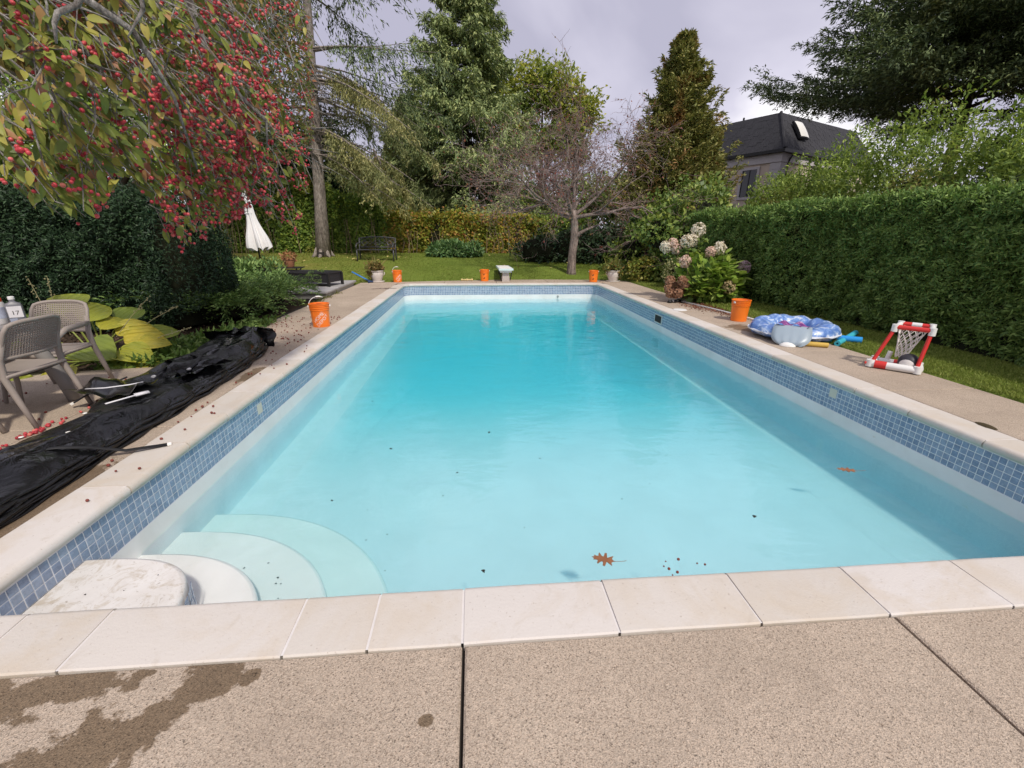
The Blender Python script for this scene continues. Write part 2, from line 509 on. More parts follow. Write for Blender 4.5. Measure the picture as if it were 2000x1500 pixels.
# curved entry steps in the near left corner
def step_curve(a, b, e, n=28):
    out = []
    for i in range(n + 1):
        th = R(90.0 * i / n)
        out.append((a * math.cos(th) ** (2 / e), b * math.sin(th) ** (2 / e)))
    return out
STEPS = [(0.71, 0.64, -0.237, 3.2), (1.02, 0.98, -0.485, 2.4), (1.36, 1.36, -0.60, 2.3), (1.71, 1.76, -0.73, 2.25)]
for i, (a, b, zt, e) in enumerate(STEPS):
    cv = step_curve(a, b, e)
    m = MB()
    rr = 0.018
    def ring(off, z): return [((max(0.0, x - off * (1 if x > 0.02 else 0))), PY0 + max(0.0, y - off * (1 if y > 0.02 else 0)), z) for x, y in cv]
    rows = [ring(0, -1.3), ring(0, zt - rr), ring(rr * 0.3, zt - rr * 0.3), ring(rr, zt)]
    m.grid(rows)
    top = rows[-1]
    base = m.n; m.add([(0.0, PY0, zt)] + top, [(0, k + 1, k + 2) for k in range(len(top) - 1)])
    m.build('pool_step', M_STEP if i == 0 else M_WETSTEP, shell, smooth=True, angle=50)

# tile band
def tile_mesh(w, h, d):
    m = MB(); c = 0.0015
    m.add([(-w, 0, -h), (w, 0, -h), (w, 0, h), (-w, 0, h), (-w, -d + c, -h), (w, -d + c, -h), (w, -d + c, h), (-w, -d + c, h),
           (-w + c, -d, -h + c), (w - c, -d, -h + c), (w - c, -d, h - c), (-w + c, -d, h - c)],
          [(0, 1, 5, 4), (1, 2, 6, 5), (2, 3, 7, 6), (3, 0, 4, 7), (4, 5, 9, 8), (5, 6, 10, 9), (6, 7, 11, 10), (7, 4, 8, 11), (8, 9, 10, 11)])
    return m
PITCH = 0.0534
wall = MB()
ringA, ringB, ringC = [], [], []
for i in range(NS + 1):
    p, n = at_s(LEN * i / NS)
    q = p + n * 0.003
    ringA.append((q.x, q.y, ZB)); ringB.append((q.x, q.y, ZT + 0.01)); ringC.append((q.x + n.x * 0.3, q.y + n.y * 0.3, ZT + 0.01))
wall.grid([ringA, ringB, ringC], flip=True)
pool_wall = struct(wall.build('pool_wall', M_GROUT))
tm = tile_mesh(0.0238, 0.0238, 0.0022)
tme = bpy.data.meshes.new('tile')
tme.from_pydata(tm.v, [], tm.f); tme.materials.append(M_TILE); tme.update()
spots = []
nt = int(LEN / PITCH)
for i in range(nt):
    s = (i + 0.5) * LEN / nt
    p, n = at_s(s)
    if 400 > 0:
        for r in range(5):
            z = ZB + 0.0267 + r * PITCH * 0.996
            if z + 0.024 > ZT + 0.004: continue
            if p.x < 0.05 and p.y < PY0 + 0.62 and r < 2: continue      # hidden behind the top step
            if p.y < PY0 + 0.02 and p.x < 0.75: continue
            yaw = math.atan2(n.x, -n.y) + math.pi
            spots.append((p.x + n.x * 0.003 + 0.0, p.y + n.y * 0.003, z, yaw, n))
def proj_size(q, n):
    d = Vector(q[:3]) - CAM
    zc = d.dot(_w)
    if zc < 0.2: return -1
    x = 512 + 441 * d.dot(_r2) / zc; y = 384 - 441 * d.dot(_u2) / zc
    if not (-5 < x < 1029 and -5 < y < 773): return -1
    if q[4].y < -0.5: return -1                                        # near wall faces away
    f = abs(d.normalized().dot(n))
    return f / zc ** 2
order = sorted(range(len(spots)), key=lambda i: -proj_size(spots[i], spots[i][4]))
rest = MB()
for k, i in enumerate(order):
    x, y, z, yaw, n = spots[i]
    jit = Euler((rnd.gauss(0, 0.006), 0, yaw + rnd.gauss(0, 0.012)))
    if k < 300:
        o = link('tile', tme, pool_wall); o.location = (x, y, z); o.rotation_euler = jit
    else:
        M = Matrix.Translation((x, y, z)) @ jit.to_matrix().to_4x4()
        rest.add([M @ Vector(v) for v in tm.v], tm.f)
ro = rest.build('tile_field', M_TILE, pool_wall); ro['kind'] = 'stuff'
# tiles on the curved riser of the top step
cv = step_curve(0.722, 0.652, 3.2, 60)
acc = 0.0; last = cv[0]
for j in range(1, 26):
    a, b = cv[j - 1], cv[j]
    acc += math.hypot(b[0] - a[0], b[1] - a[1])
    if acc >= PITCH:
        acc = 0.0
        d = Vector((b[0] - a[0], b[1] - a[1], 0)).normalized()
        for r in range(4):
            o = link('tile', tme, pool_wall); o.location = ((a[0] + b[0]) / 2, PY0 + (a[1] + b[1]) / 2, -0.29 - r * PITCH)
            o.rotation_euler = (0, 0, math.atan2(d.y, d.x))
# skimmer mouth in the right wall, return fitting, wall drains and light hole
sk = MB()
sk.box(PW - 0.006, 8.93, -0.315, PW + 0.004, 9.33, -0.125)
skf = sk.build('skimmer_frame', plain('skimmer_plastic', (0.55, 0.56, 0.54), 0.5), pool_wall)
s2 = MB(); s2.box(PW - 0.012, 8.97, -0.285, PW - 0.0065, 9.29, -0.145); s2.build('mouth_shade_plate', M_JOINT_HOLE, skf)  # flat dark plate, shade of the opening put into its colour
for (x, y, z, ang, col) in [(PW, 4.27, -0.155, 90, 0), (0.0, 4.33, -0.185, -90, 0)]:
    f = MB(); M = Matrix.Translation((x, y, z)) @ Euler((0, 0, R(ang))).to_matrix().to_4x4()
    f.box(-0.05, -0.012, -0.05, 0.05, 0.0, 0.05, M=M)
    fo = f.build('wall_plate', plain('fitting_cream', (0.58, 0.55, 0.46), 0.6), pool_wall)
    f = MB(); f.lathe([(0.0, 0.0), (0.026, 0.0), (0.026, 0.012), (0.0, 0.012)], 14, M=M @ Matrix.Translation((0, -0.012, 0)) @ Euler((R(90), 0, 0)).to_matrix().to_4x4())
    f.build('plate_hole_disc', M_JOINT_HOLE if x > 1 else M_PLAST, fo)  # solid disc, painted dark on the right wall for the shade inside
for z in (-0.41,):
    f = MB(); M = Matrix.Translation((4.86, PY1 - 0.002, z)) @ Euler((R(90), 0, 0)).to_matrix().to_4x4()
    f.lathe([(0.014, 0.0), (0.034, 0.0), (0.034, 0.016), (0.014, 0.016), (0.014, 0.0)], 16, M=M)
    f.build('return_fitting', plain('fitting_grey', (0.25, 0.27, 0.27), 0.4), shell, smooth=True, angle=40)

# water
wm = MB()
wx = np.linspace(-0.03, PW + 0.03, 3); wy = np.linspace(PY0 - 0.03, PY1 + 0.03, 3)
x0, x1, y0, y1 = -0.03, PW + 0.03, PY0 - 0.03, PY1 + 0.03
wm.box(x0, y0, -2.9, x1, y1, ZW)
water = struct(wm.build('pool_water', M_WATER))

# coping stones
CW = 0.275
prof = [(CW, -0.08), (CW, -0.006), (CW - 0.006, 0.0), (0.012, 0.002)]
for a in (75, 60, 45, 30, 15, 0, -15, -30, -45, -60, -78):
    prof.append((0.012 - 0.036 * math.cos(R(a)), -0.034 + 0.036 * math.sin(R(a))))
prof += [(0.004, -0.078)]
cope = MB()
NC = 700
rA, rB = [], []
for i in range(NC + 1):
    p, n = at_s(LEN * i / NC)
    a = p + n * 0.0; b = p + n * (CW - 0.004)
    rA.append((a.x, a.y, -0.0035)); rB.append((b.x, b.y, -0.0035))
rC = [(x, y, -0.078) for x, y, z in rA]
cope.grid([rC, rA, rB])
pool_coping = struct(cope.build('pool_coping', M_MORTAR))
FRONT_J = [-0.03, 0.33, 0.66, 1.44, 1.75, 2.11, 2.73, 3.32, 3.88, 4.45, 5.05, 5.6]
def s_front(x):           # arc length where the near side runs from x = 0 to PW at the end of the loop
    return LEN - (PW - 0.06 - x)
cuts = []
s = 0.0
while s < LEN - (PW - 0.06) - 0.4:
    cuts.append(s); s += rnd.choice([0.56, 0.60, 0.62, 0.66, 0.90])
cuts = [c for c in cuts if c < s_front(-0.03) - 0.15] + [s_front(x) for x in FRONT_J]
cuts = sorted(cuts); cuts.append(cuts[0] + LEN)
for a, b in zip(cuts[:-1], cuts[1:]):
    g = 0.0055
    seg = max(2, int((b - a) / 0.12) + 1)
    rows = []
    dz = rnd.gauss(0, 0.0012)
    for i in range(seg + 1):
        t = a + g + (b - a - 2 * g) * i / seg
        p, n = at_s(t)
        wob = 0.0015 * math.sin(t * 3.1) + 0.001 * math.sin(t * 11.0)
        rows.append([(p.x + n.x * (u + wob), p.y + n.y * (u + wob), z + dz) for u, z in prof])
    m = MB(); m.grid(rows)
    k = len(prof)
    m.f.append(tuple(range(k))); m.mi.append(0)
    m.f.append(tuple(seg * k + j for j in range(k - 1, -1, -1))); m.mi.append(0)
    m.build('coping_stone', M_COPE, pool_coping, smooth=True, angle=35)

# deck slabs
deck_base = MB()
XL, XR = -CW, PW + CW
YN, YF = PY0 - CW, PY1 + CW
J = 0.006
def ring_sheet(m, outer, z, hole=(XL + 0.01, YN + 0.01, XR - 0.01, YF - 0.01)):
    ox0, oy0, ox1, oy1 = outer; hx0, hy0, hx1, hy1 = hole
    m.add([(ox0, oy0, z), (ox1, oy0, z), (ox1, oy1, z), (ox0, oy1, z), (hx0, hy0, z), (hx1, hy0, z), (hx1, hy1, z), (hx0, hy1, z)],
          [(0, 1, 5, 4), (1, 2, 6, 5), (2, 3, 7, 6), (3, 0, 4, 7)])
ring_sheet(deck_base, (-1.62, -2.2, 7.32, 15.0), -0.035)
pool_deck = struct(deck_base.build('pool_deck', M_JOINT_HOLE))
def quad_slab(name, pts, z=0.0, h=0.10, parent=pool_deck, mat=M_CONC, inset=J):
    """slab from a polygon outline (ccw), joint gap left all round, slightly eased top edge"""
    P = [Vector((a, b, 0)) for a, b in pts]
    n = len(P)
    def shrink(d):
        out = []
        for i in range(n):
            a, b, c = P[i - 1], P[i], P[(i + 1) % n]
            d1 = (b - a).normalized(); d2 = (c - b).normalized()
            n1 = Vector((-d1.y, d1.x, 0)); n2 = Vector((-d2.y, d2.x, 0))
            w = n1 + n2
            w = w / max(0.3, w.dot(n1))
            out.append(b + w * d)
        return out
    m = MB()
    r0, r1 = shrink(inset), shrink(inset + 0.007)
    v = [(p.x, p.y, z - h) for p in r0] + [(p.x, p.y, z - 0.006) for p in r0] + [(p.x, p.y, z) for p in r1]
    f = []
    for i in range(n):
        j = (i + 1) % n
        f += [(i, j, n + j, n + i), (n + i, n + j, 2 * n + j, 2 * n + i)]
    f.append(tuple(2 * n + i for i in range(n)))
    m.add(v, f)
    return m.build(name, mat, parent)
fj = [-4.6, -1.62, XL + 0.02, 2.115, 3.895, 5.7, 7.36, 9.5]
for a, b in zip(fj[:-1], fj[1:]):
    if b <= XL + 0.05: y1 = 1.9
    elif a >= 7.3: y1 = 1.0
    else: y1 = YN
    quad_slab('slab', [(a, -2.2), (b, -2.2), (b, y1), (a, y1)], z=-0.004 if b > XL + .05 else 0.0)
ly = [1.9, 3.5, 5.0, 6.6, 8.2, 9.8, 11.4, 13.0, 14.5]
for a, b in zip(ly[:-1], ly[1:]):
    xe = -1.28 if a < 6 else -1.46
    quad_slab('slab', [(xe, a), (XL, a), (XL, b), (xe, b)])
for (a, b) in ((1.9, 3.5), (3.5, 5.1)):
    for (xa, xb) in ((-2.8, -1.28), (-4.6, -2.8)):
        quad_slab('slab', [(xa, a), (xb, a), (xb, b + (0.25 if b > 5 else 0)), (xa, b)])
ry = [1.0, 2.35, 3.9, 5.5, 7.1, 8.75, 10.3, 11.9, 13.5, 14.55]
for a, b in zip(ry[:-1], ry[1:]):
    quad_slab('slab', [(XR, a), (7.33, a), (7.33, b), (XR, b)])
fx = [-1.46, XL, 1.2, 2.9, 4.6, XR, 7.33]
ye = [14.78, 15.0, 15.30, 15.58, 15.66, 15.42, 15.0]
for i in range(len(fx) - 1):
    quad_slab('slab', [(fx[i], 14.55), (fx[i + 1], 14.55), (fx[i + 1], ye[i + 1]), (fx[i], ye[i])])

# ------------------------------------------------------------------ ground and lawn
def lawn_z(x, y):
    t = max(0.0, y - 15.7)
    if t < 3.2: z = 0.142 * t
    elif t < 6: z = 0.454 + 0.055 * (t - 3.2)
    else: z = 0.608 + 0.02 * min(t - 6, 30)
    return z
gx = sorted(set([-600, -250, -100, -50, -25, -16, -12, -9, -7, -5.5, -4.7, -3.5, -2.5, -1.62, XL + 0.01, 1, 2, 3.2, 4.5, XR - 0.01, 7.32, 7.9, 8.6, 9.5, 11, 13, 16, 20, 30, 60, 120, 300, 600]))
gy = sorted(set([-600, -200, -60, -20, -8, -2.5, YN + 0.01, 3, 5, 7, 9, 11, 13, YF - 0.01, 15.0, 15.35, 15.7, 16.1, 16.6, 17.2, 18, 18.9, 20, 21, 22, 23.5, 25, 28, 32, 40, 60, 120, 300, 800]))
gm = MB()
vid = {}
for i, x in enumerate(gx):
    for j, y in enumerate(gy):
        vid[i, j] = gm.n; gm.v.append((x, y, lawn_z(x, y) - 0.06)); gm.n += 1
for i in range(len(gx) - 1):
    for j in range(len(gy) - 1):
        if gx[i] >= XL and gx[i + 1] <= XR and gy[j] >= YN and gy[j + 1] <= YF: continue
        gm.f.append((vid[i, j], vid[i + 1, j], vid[i + 1, j + 1], vid[i, j + 1])); gm.mi.append(0)
struct(gm.build('ground', M_SOIL))
# lawn: beyond the far deck, and the strip between the right deck and the hedge
def strip(name, rows, mat):
    m = MB(); m.grid(rows); return struct(m.build(name, mat, smooth=True))
rows = []
xs = np.linspace(-1, 1, 40)
def lawn_front(x):
    return float(np.interp(x, [-14, -3, -1.46, XL, 1.2, 2.9, 4.6, XR, 7.4, 9], [13.2, 13.9, 14.74, 14.96, 15.28, 15.56, 15.64, 15.40, 15.1, 14.9]))
XG = np.linspace(-13, 9.0, 60)
rows = []
for j in range(26):
    t = j / 25.0
    row = []
    for x in XG:
        y = lawn_front(x) + 0.0 + t * (23.5 - lawn_front(x))
        row.append((x, y, lawn_z(x, y) + 0.012 + 0.012 * math.sin(x * 2.1 + y * 1.3) * (1 if j else 0) - (0.05 if j == 0 else 0)))
    rows.append(row)
strip('lawn', rows, M_LAWN)
rows = []
for j, y in enumerate(np.linspace(-1.5, 15.1, 60)):
    xe = 7.345 + 0.018 * math.sin(y * 2.3) + 0.012 * math.sin(y * 7.1)
    rows.append([(xe, y, -0.05), (xe + 0.02, y, 0.004)] + [(x, y, 0.014) for x in (7.7, 8.1, 8.6, 9.2)])
strip('lawn_strip', rows, M_LAWN)

# ------------------------------------------------------------------ vegetation helpers (numpy)
def unit(a):
    return a / np.maximum(np.linalg.norm(a, axis=-1, keepdims=True), 1e-9)
def rvec(n, rs):
    return unit(rs.normal(size=(n, 3)))
_perm = np.random.RandomState(5).rand(4096)
def vnoise(P, scale, seed=0):
    """smooth value noise in 0..1"""
    Q = np.asarray(P) * scale + 100.0 + seed * 17.3
    I = np.floor(Q).astype(np.int64); f = Q - I; f = f * f * (3 - 2 * f)
    out = 0
    for a in (0, 1):
        for b in (0, 1):
            for c in (0, 1):
                h = ((I[:, 0] + a) * 73856093 ^ (I[:, 1] + b) * 19349663 ^ (I[:, 2] + c) * 83492791) & 4095
                w = (f[:, 0] if a else 1 - f[:, 0]) * (f[:, 1] if b else 1 - f[:, 1]) * (f[:, 2] if c else 1 - f[:, 2])
                out = out + w * _perm[h]
    return out
class Leaves:
    """many small leaves or needle sprays gathered into one mesh"""
    def __init__(s): s.V = []; s.F = []; s.n = 0
    def quads(s, P, D, N, L, W, curl=0.15):
        """kite-shaped leaf, slightly curled; P base, D direction, N normal"""
        n = len(P)
        S = unit(np.cross(D, N)); N2 = np.cross(S, D)
        L = np.broadcast_to(np.asarray(L, float), (n,))[:, None]; W = np.broadcast_to(np.asarray(W, float), (n,))[:, None]
        M = P + D * L * 0.45 + N2 * L * curl * 0.5
        V = np.stack([P, M + S * W * 0.5, P + D * L - N2 * L * curl, M - S * W * 0.5], 1).reshape(-1, 3)
        F = np.arange(n * 4).reshape(n, 4) + s.n
        s.V.append(V); s.F.append(F); s.n += n * 4
        return s
    def build(s, name, mat, parent=None, kind=None):
        o = np_mesh(name, np.concatenate(s.V), np.concatenate(s.F), mat, parent)
        if kind: o['kind'] = kind
        return o
def blob(lv, c, rad, n, L, W, rs, lump=0.35, lscale=1.2, up=0.25, shell=0.55, droop=0.0, flat=0.0, zmin=None):
    """leaves in the outer part of a lumpy ellipsoid"""
    d = rvec(n, rs)
    r = (shell + (1 - shell) * rs.rand(n)) 
    P0 = d * np.asarray(rad)
    ln = 1 + lump * (vnoise(P0 + np.asarray(c), lscale) * 2 - 1) * 1.4
    P = np.asarray(c) + P0 * (r * ln)[:, None]
    if zmin is not None:
        k = P[:, 2] > zmin; P, d = P[k], d[k]; n = len(P)
    out = unit(d / np.asarray(rad))
    D = unit(out * 0.7 + rvec(n, rs) * 0.9 + np.array([0, 0, up - droop]))
    N = unit(out * 0.6 + rvec(n, rs) * 0.6 + np.array([0, 0, 0.6]))
    if flat: D[:, 2] *= (1 - flat); D = unit(D)
    N = unit(N - D * (N * D).sum(1, keepdims=True))
    sz = 0.65 + 0.7 * rs.rand(n)
    lv.quads(P, D, N, L * sz, W * sz)
def face_leaves(lv, n, xr, yr, zr, fn, L, W, rs, out, up=0.1):
    """leaves on a displaced sheet: fn maps uniform points to surface points"""
    P = np.stack([rs.uniform(*xr, n), rs.uniform(*yr, n), rs.uniform(*zr, n)], 1)
    P = fn(P, rs)
    o = np.asarray(out, float)
    D = unit(o * 0.6 + rvec(n, rs) * 0.9 + np.array([0, 0, up]))
    N = unit(o * 0.7 + rvec(n, rs) * 0.7 + np.array([0, 0, 0.4])); N = unit(N - D * (N * D).sum(1, keepdims=True))
    sz = 0.6 + 0.8 * rs.rand(n)
    lv.quads(P, D, N, L * sz, W * sz)

G1 = (0.045, 0.075, 0.020)
M_BARK = {}
def m_bark(name, a, b, sc=6.0):
    t = NT(name); P = t.obj()
    mp = t.n('ShaderNodeMapping', {'Vector': P}); mp.inputs['Scale'].default_value = (1, 1, 0.35)
    c = t.ramp(t.noise(mp.outputs[0], sc, 5.0, 0.7, 0.6), [(0.32, a), (0.68, b)])
    k = t.ramp(t.noise(mp.outputs[0], sc * 3.5, 4.0, 0.65), [(0.35, 0.45), (0.6, 1.1)])
    c = t.mix(1.0, c, k, 'MULTIPLY')
    return t.done(t.bsdf(c, 0.9, t.bump(t.noise(mp.outputs[0], sc * 4, 5.0, 0.7), 0.9, 0.03), 0.15))
M_BARK_SPRUCE = m_bark('spruce_bark', (0.20, 0.165, 0.145), (0.40, 0.35, 0.31))
M_BARK_DARK = m_bark('dark_bark', (0.05, 0.04, 0.03), (0.13, 0.10, 0.08))
M_BARK_APPLE = m_bark('apple_bark', (0.15, 0.115, 0.10), (0.36, 0.29, 0.255))
M_BARK_TWIG = m_bark('reddish_twig_bark', (0.17, 0.115, 0.105), (0.34, 0.25, 0.23))
M_BARK_PALE = m_bark('lichen_bark', (0.15, 0.13, 0.115), (0.46, 0.44, 0.41), 14.0)
M_NEEDLE = leafmat('spruce_needles', [(0.0, (0.113, 0.163, 0.072)), (0.5, (0.275, 0.348, 0.137)), (1.0, (0.478, 0.517, 0.213))], 0.6, 0.15)
M_NEEDLE_OLIVE = leafmat('hanging_spruce_needles', [(0.0, (0.131, 0.144, 0.051)), (0.5, (0.300, 0.300, 0.116)), (1.0, (0.524, 0.471, 0.196))], 0.6, 0.2, ((0.119, 0.158, 0.059), 0.50), 0.35)
M_PINE = leafmat('dark_pine_needles', [(0.0, (0.053, 0.083, 0.040)), (0.5, (0.112, 0.159, 0.065)), (1.0, (0.248, 0.305, 0.125))], 0.6, 0.15, ((0.292, 0.292, 0.100), 0.62), 0.5)
M_ARB = leafmat('browning_cedar_foliage', [(0.0, (0.133, 0.158, 0.047)), (0.5, (0.255, 0.278, 0.082)), (1.0, (0.436, 0.388, 0.139))], 0.6, 0.2, ((0.485, 0.255, 0.118), 0.56), 0.9)
M_HEDGE = leafmat('clipped_cedar_foliage', [(0.0, (0.093, 0.168, 0.044)), (0.6, (0.189, 0.304, 0.075)), (1.0, (0.332, 0.455, 0.120))], 0.55, 0.25, ((0.120, 0.078, 0.032), 0.66), 1.6)
M_HEDGE_LOOSE = leafmat('loose_cedar_foliage', [(0.0, (0.103, 0.172, 0.037)), (0.5, (0.235, 0.334, 0.065)), (1.0, (0.408, 0.507, 0.103))], 0.55, 0.3, ((0.347, 0.264, 0.095), 0.60), 0.7)
M_YEW = leafmat('dark_yew_foliage', [(0.0, (0.017, 0.035, 0.019)), (0.6, (0.035, 0.073, 0.033)), (1.0, (0.073, 0.130, 0.057))], 0.5, 0.15)
M_JUN = leafmat('juniper_foliage', [(0.0, (0.088, 0.163, 0.048)), (0.5, (0.177, 0.300, 0.088)), (1.0, (0.355, 0.499, 0.157))], 0.55, 0.25, ((0.435, 0.263, 0.121), 0.74), 2.5)
M_DECID = leafmat('yellowing_leaves', [(0.0, (0.175, 0.230, 0.040)), (0.5, (0.307, 0.355, 0.054)), (1.0, (0.513, 0.493, 0.078))], 0.5, 0.35, ((0.113, 0.196, 0.043), 0.52), 0.3)
M_AUTUMN = leafmat('autumn_hedge_leaves', [(0.0, (0.13, 0.20, 0.035)), (0.35, (0.30, 0.36, 0.055)), (0.62, (0.50, 0.46, 0.075)), (0.84, (0.58, 0.38, 0.10)), (1.0, (0.56, 0.24, 0.085))], 0.5, 0.4, ((0.13, 0.20, 0.035), 0.60), 0.8)
M_BACKGREEN = leafmat('green_hedge_leaves', [(0.0, (0.119, 0.196, 0.042)), (0.6, (0.222, 0.341, 0.064)), (1.0, (0.445, 0.524, 0.092))], 0.5, 0.3, ((0.445, 0.314, 0.080), 0.58), 0.6)
M_LAUREL = leafmat('dark_glossy_leaves', [(0.0, (0.022, 0.045, 0.022)), (0.6, (0.053, 0.093, 0.041)), (1.0, (0.112, 0.168, 0.084))], 0.4, 0.15)
M_VINE = leafmat('mid_green_shrub_leaves', [(0.0, (0.085, 0.145, 0.037)), (0.6, (0.182, 0.268, 0.061)), (1.0, (0.385, 0.450, 0.103))], 0.45, 0.3, ((0.450, 0.407, 0.072), 0.62), 1.2)
M_YELLOW = leafmat('yellow_green_shrub_leaves', [(0.0, (0.150, 0.210, 0.037)), (0.5, (0.300, 0.360, 0.074)), (0.85, (0.540, 0.480, 0.106)), (1.0, (0.570, 0.374, 0.090))], 0.5, 0.35)
M_PEONY = leafmat('peony_leaves', [(0.0, (0.076, 0.162, 0.064)), (0.6, (0.162, 0.293, 0.109)), (1.0, (0.304, 0.434, 0.162))], 0.45, 0.3)
M_HYDR = leafmat('hydrangea_leaves', [(0.0, (0.116, 0.209, 0.039)), (0.5, (0.225, 0.349, 0.062)), (1.0, (0.388, 0.480, 0.093))], 0.45, 0.35)
M_CORE = plain('dark_inner_shade', (0.018, 0.020, 0.011), 0.95, 0.1)  # inner shade put into the colour of solid cores and stems

def trunk(name, pts, rad, mat, parent, k=12):
    m = MB(); m.tube(pts, rad, k)
    return m.build(name, mat, parent, smooth=True)

def conifer(name, label, base, H, z0, rfun, mat, bark, nb, ntw, ncl, L, W, droop, seed, group=None, tr=0.02, upturn=0.15, hang=0.4, lean=(0, 0), fill=1.0, azs=None, bare=0, show_limbs=True, rs_az=None, avoid=False):
    rs = np.random.RandomState(seed)
    t = thing(name, label, 'tree', base, 0, group)
    n = 9
    trunk('trunk', [(lean[0] * H * (i / n), lean[1] * H * (i / n), H * i / n - 0.15) for i in range(n + 1)],
          [H * tr * (1.28 if i == 0 else 1.0) * (1 - 0.93 * i / n) for i in range(n + 1)], bark, t, 14)
    lv = Leaves(); lim = MB()
    for b in range(nb):
        f = (b + rs.rand()) / nb
        f = f ** 0.92
        z = z0 + (H * 0.985 - z0) * f
        R_ = rfun(f)
        az = rs.uniform(0, 2 * math.pi) if azs is None else rs.uniform(*azs)
        if avoid and z < 11.5 and math.cos(az - R(-72)) > .80: continue
        Lb = R_ * rs.uniform(0.62, 1.12)
        dirh = np.array([math.cos(az), math.sin(az), 0.0])
        cx, cy_ = lean[0] * z, lean[1] * z
        dr = droop * rs.uniform(0.6, 1.4)
        def pt(tt): return np.array([cx, cy_, z]) + dirh * (Lb * tt) + np.array([0, 0, Lb * (0.12 * tt - dr * tt ** 1.6 + upturn * tt ** 4)])
        if show_limbs and Lb > 0.5:
            lim.tube([tuple(pt(x)) for x in (0, 0.3, 0.6, 0.95)], [0.035 + 0.008 * Lb, 0.028, 0.016, 0.006], 4, caps=False)
        side = np.array([-dirh[1], dirh[0], 0])
        for j in range(ntw):
            tt = 0.16 + 0.84 * (j + rs.rand()) / ntw
            p = pt(tt)
            tl = (0.14 + 0.34 * (1 - tt)) * Lb * rs.uniform(0.5, 1.15) + 0.12
            sg = 1 if j % 2 else -1
            d0 = unit(side * sg * rs.uniform(0.4, 1.0) + dirh * rs.uniform(0.4, 1.0) + np.array([0, 0, rs.uniform(-hang, 0.15)]))
            m_ = max(2, int(ncl * fill * (0.6 + tl)))
            u = rs.rand(m_)
            P = p + d0 * (u * tl)[:, None] + np.array([0, 0, -1.0]) * (hang * 0.5 * tl * u ** 2)[:, None] + rs.normal(0, 0.03 + 0.035 * tl, (m_, 3))
            D = unit(d0 + rs.normal(0, 0.5, (m_, 3)) + np.array([0, 0, -hang * 0.5]))
            N = unit(np.array([0, 0, 1.0]) + rs.normal(0, 0.5, (m_, 3))); N = unit(N - D * (N * D).sum(1, keepdims=True))
            sz = rs.uniform(0.6, 1.3, m_)
            lv.quads(P, D, N, L * sz, W * sz)
    # leader
    m_ = 60
    zz = H * (0.93 + 0.07 * rs.rand(m_))
    P = np.stack([lean[0] * H + rs.normal(0, 0.06, m_), lean[1] * H + rs.normal(0, 0.06, m_), zz], 1)
    D = unit(rvec(m_, rs) + np.array([0, 0, 0.6])); N = unit(np.cross(D, rvec(m_, rs)))
    lv.quads(P, D, N, L, W)
    lv.build('crown', mat, t)
    if show_limbs and lim.n: lim.build('limbs', bark, t)
    return t

# ------------------------------------------------------------------ big trees
# tall Norway spruce at the left of the lawn: bare trunk low down, long drooping limbs
def rf1(f): return 5.6 * (1 - f) ** 0.75 + 0.4
sp = conifer('spruce_tree', 'tall spruce with a pale bare trunk and drooping limbs left of the bench', (-4.32, 20.5, 0.50), 19.0, 4.2, rf1,
        M_PINE, M_BARK_SPRUCE, 92, 20, 24, 0.20, 0.045, 0.34, 21, tr=0.0142, upturn=0.10, hang=0.9, lean=(0.062, 0), avoid=True)
fl = MB()
for k in range(7):
    a = k * 0.9 + 0.2
    fl.tube([(0.20 * math.cos(a), 0.20 * math.sin(a), 0.42), (0.34 * math.cos(a), 0.34 * math.sin(a), 0.12), (0.55 * math.cos(a), 0.66 * math.sin(a), -0.06)], [0.09, 0.09, 0.02], 7)
fl.build('root_flare', M_BARK_SPRUCE, sp, smooth=True)
hl = MB(); hl.box(-0.13, -0.405, 0.10, 0.13, -0.28, 0.24); hl.build('hollow_shade_block', M_JOINT_HOLE, sp)  # solid dark block, shade of a hollow put into its colour
# the low olive-coloured limbs that hang towards the middle of the lawn
rs = np.random.RandomState(33)
lv = Leaves(); lim = MB()
for k in range(15):
    z0_ = rs.uniform(3.6, 7.4); az = R(rs.uniform(-58, 8)); Lb = rs.uniform(3.2, 5.4)
    dh = np.array([math.cos(az), math.sin(az), 0])
    def pt(t_): return np.array([0, 0, z0_]) + dh * Lb * t_ + np.array([0, 0, Lb * (0.10 * t_ - 0.52 * t_ ** 1.5)])
    lim.tube([tuple(pt(x)) for x in (0, .25, .5, .75, 1)], [0.055, 0.045, 0.032, 0.02, 0.008], 5)
    for j in range(46):
        t_ = rs.uniform(0.28, 1.0); p = pt(t_)
        tl = rs.uniform(0.3, 1.0); m_ = 34
        sd = np.array([-dh[1], dh[0], 0]) * rs.uniform(-1, 1) + dh * rs.uniform(0, .8)
        u = rs.rand(m_)
        P = p + (unit(sd) * 0.5)[None] * (u * tl)[:, None] + np.array([0, 0, -1.0]) * (0.85 * tl * u)[:, None] + rs.normal(0, .06, (m_, 3))
        D = unit(sd * 0.4 + np.array([0, 0, -0.8]) + rs.normal(0, .45, (m_, 3))); N = unit(np.cross(D, rvec(m_, rs)))
        s_ = rs.uniform(.6, 1.3, m_)
        lv.quads(P, D, N, .13 * s_, .032 * s_)
lv.build('hanging_foliage', M_NEEDLE_OLIVE, sp)
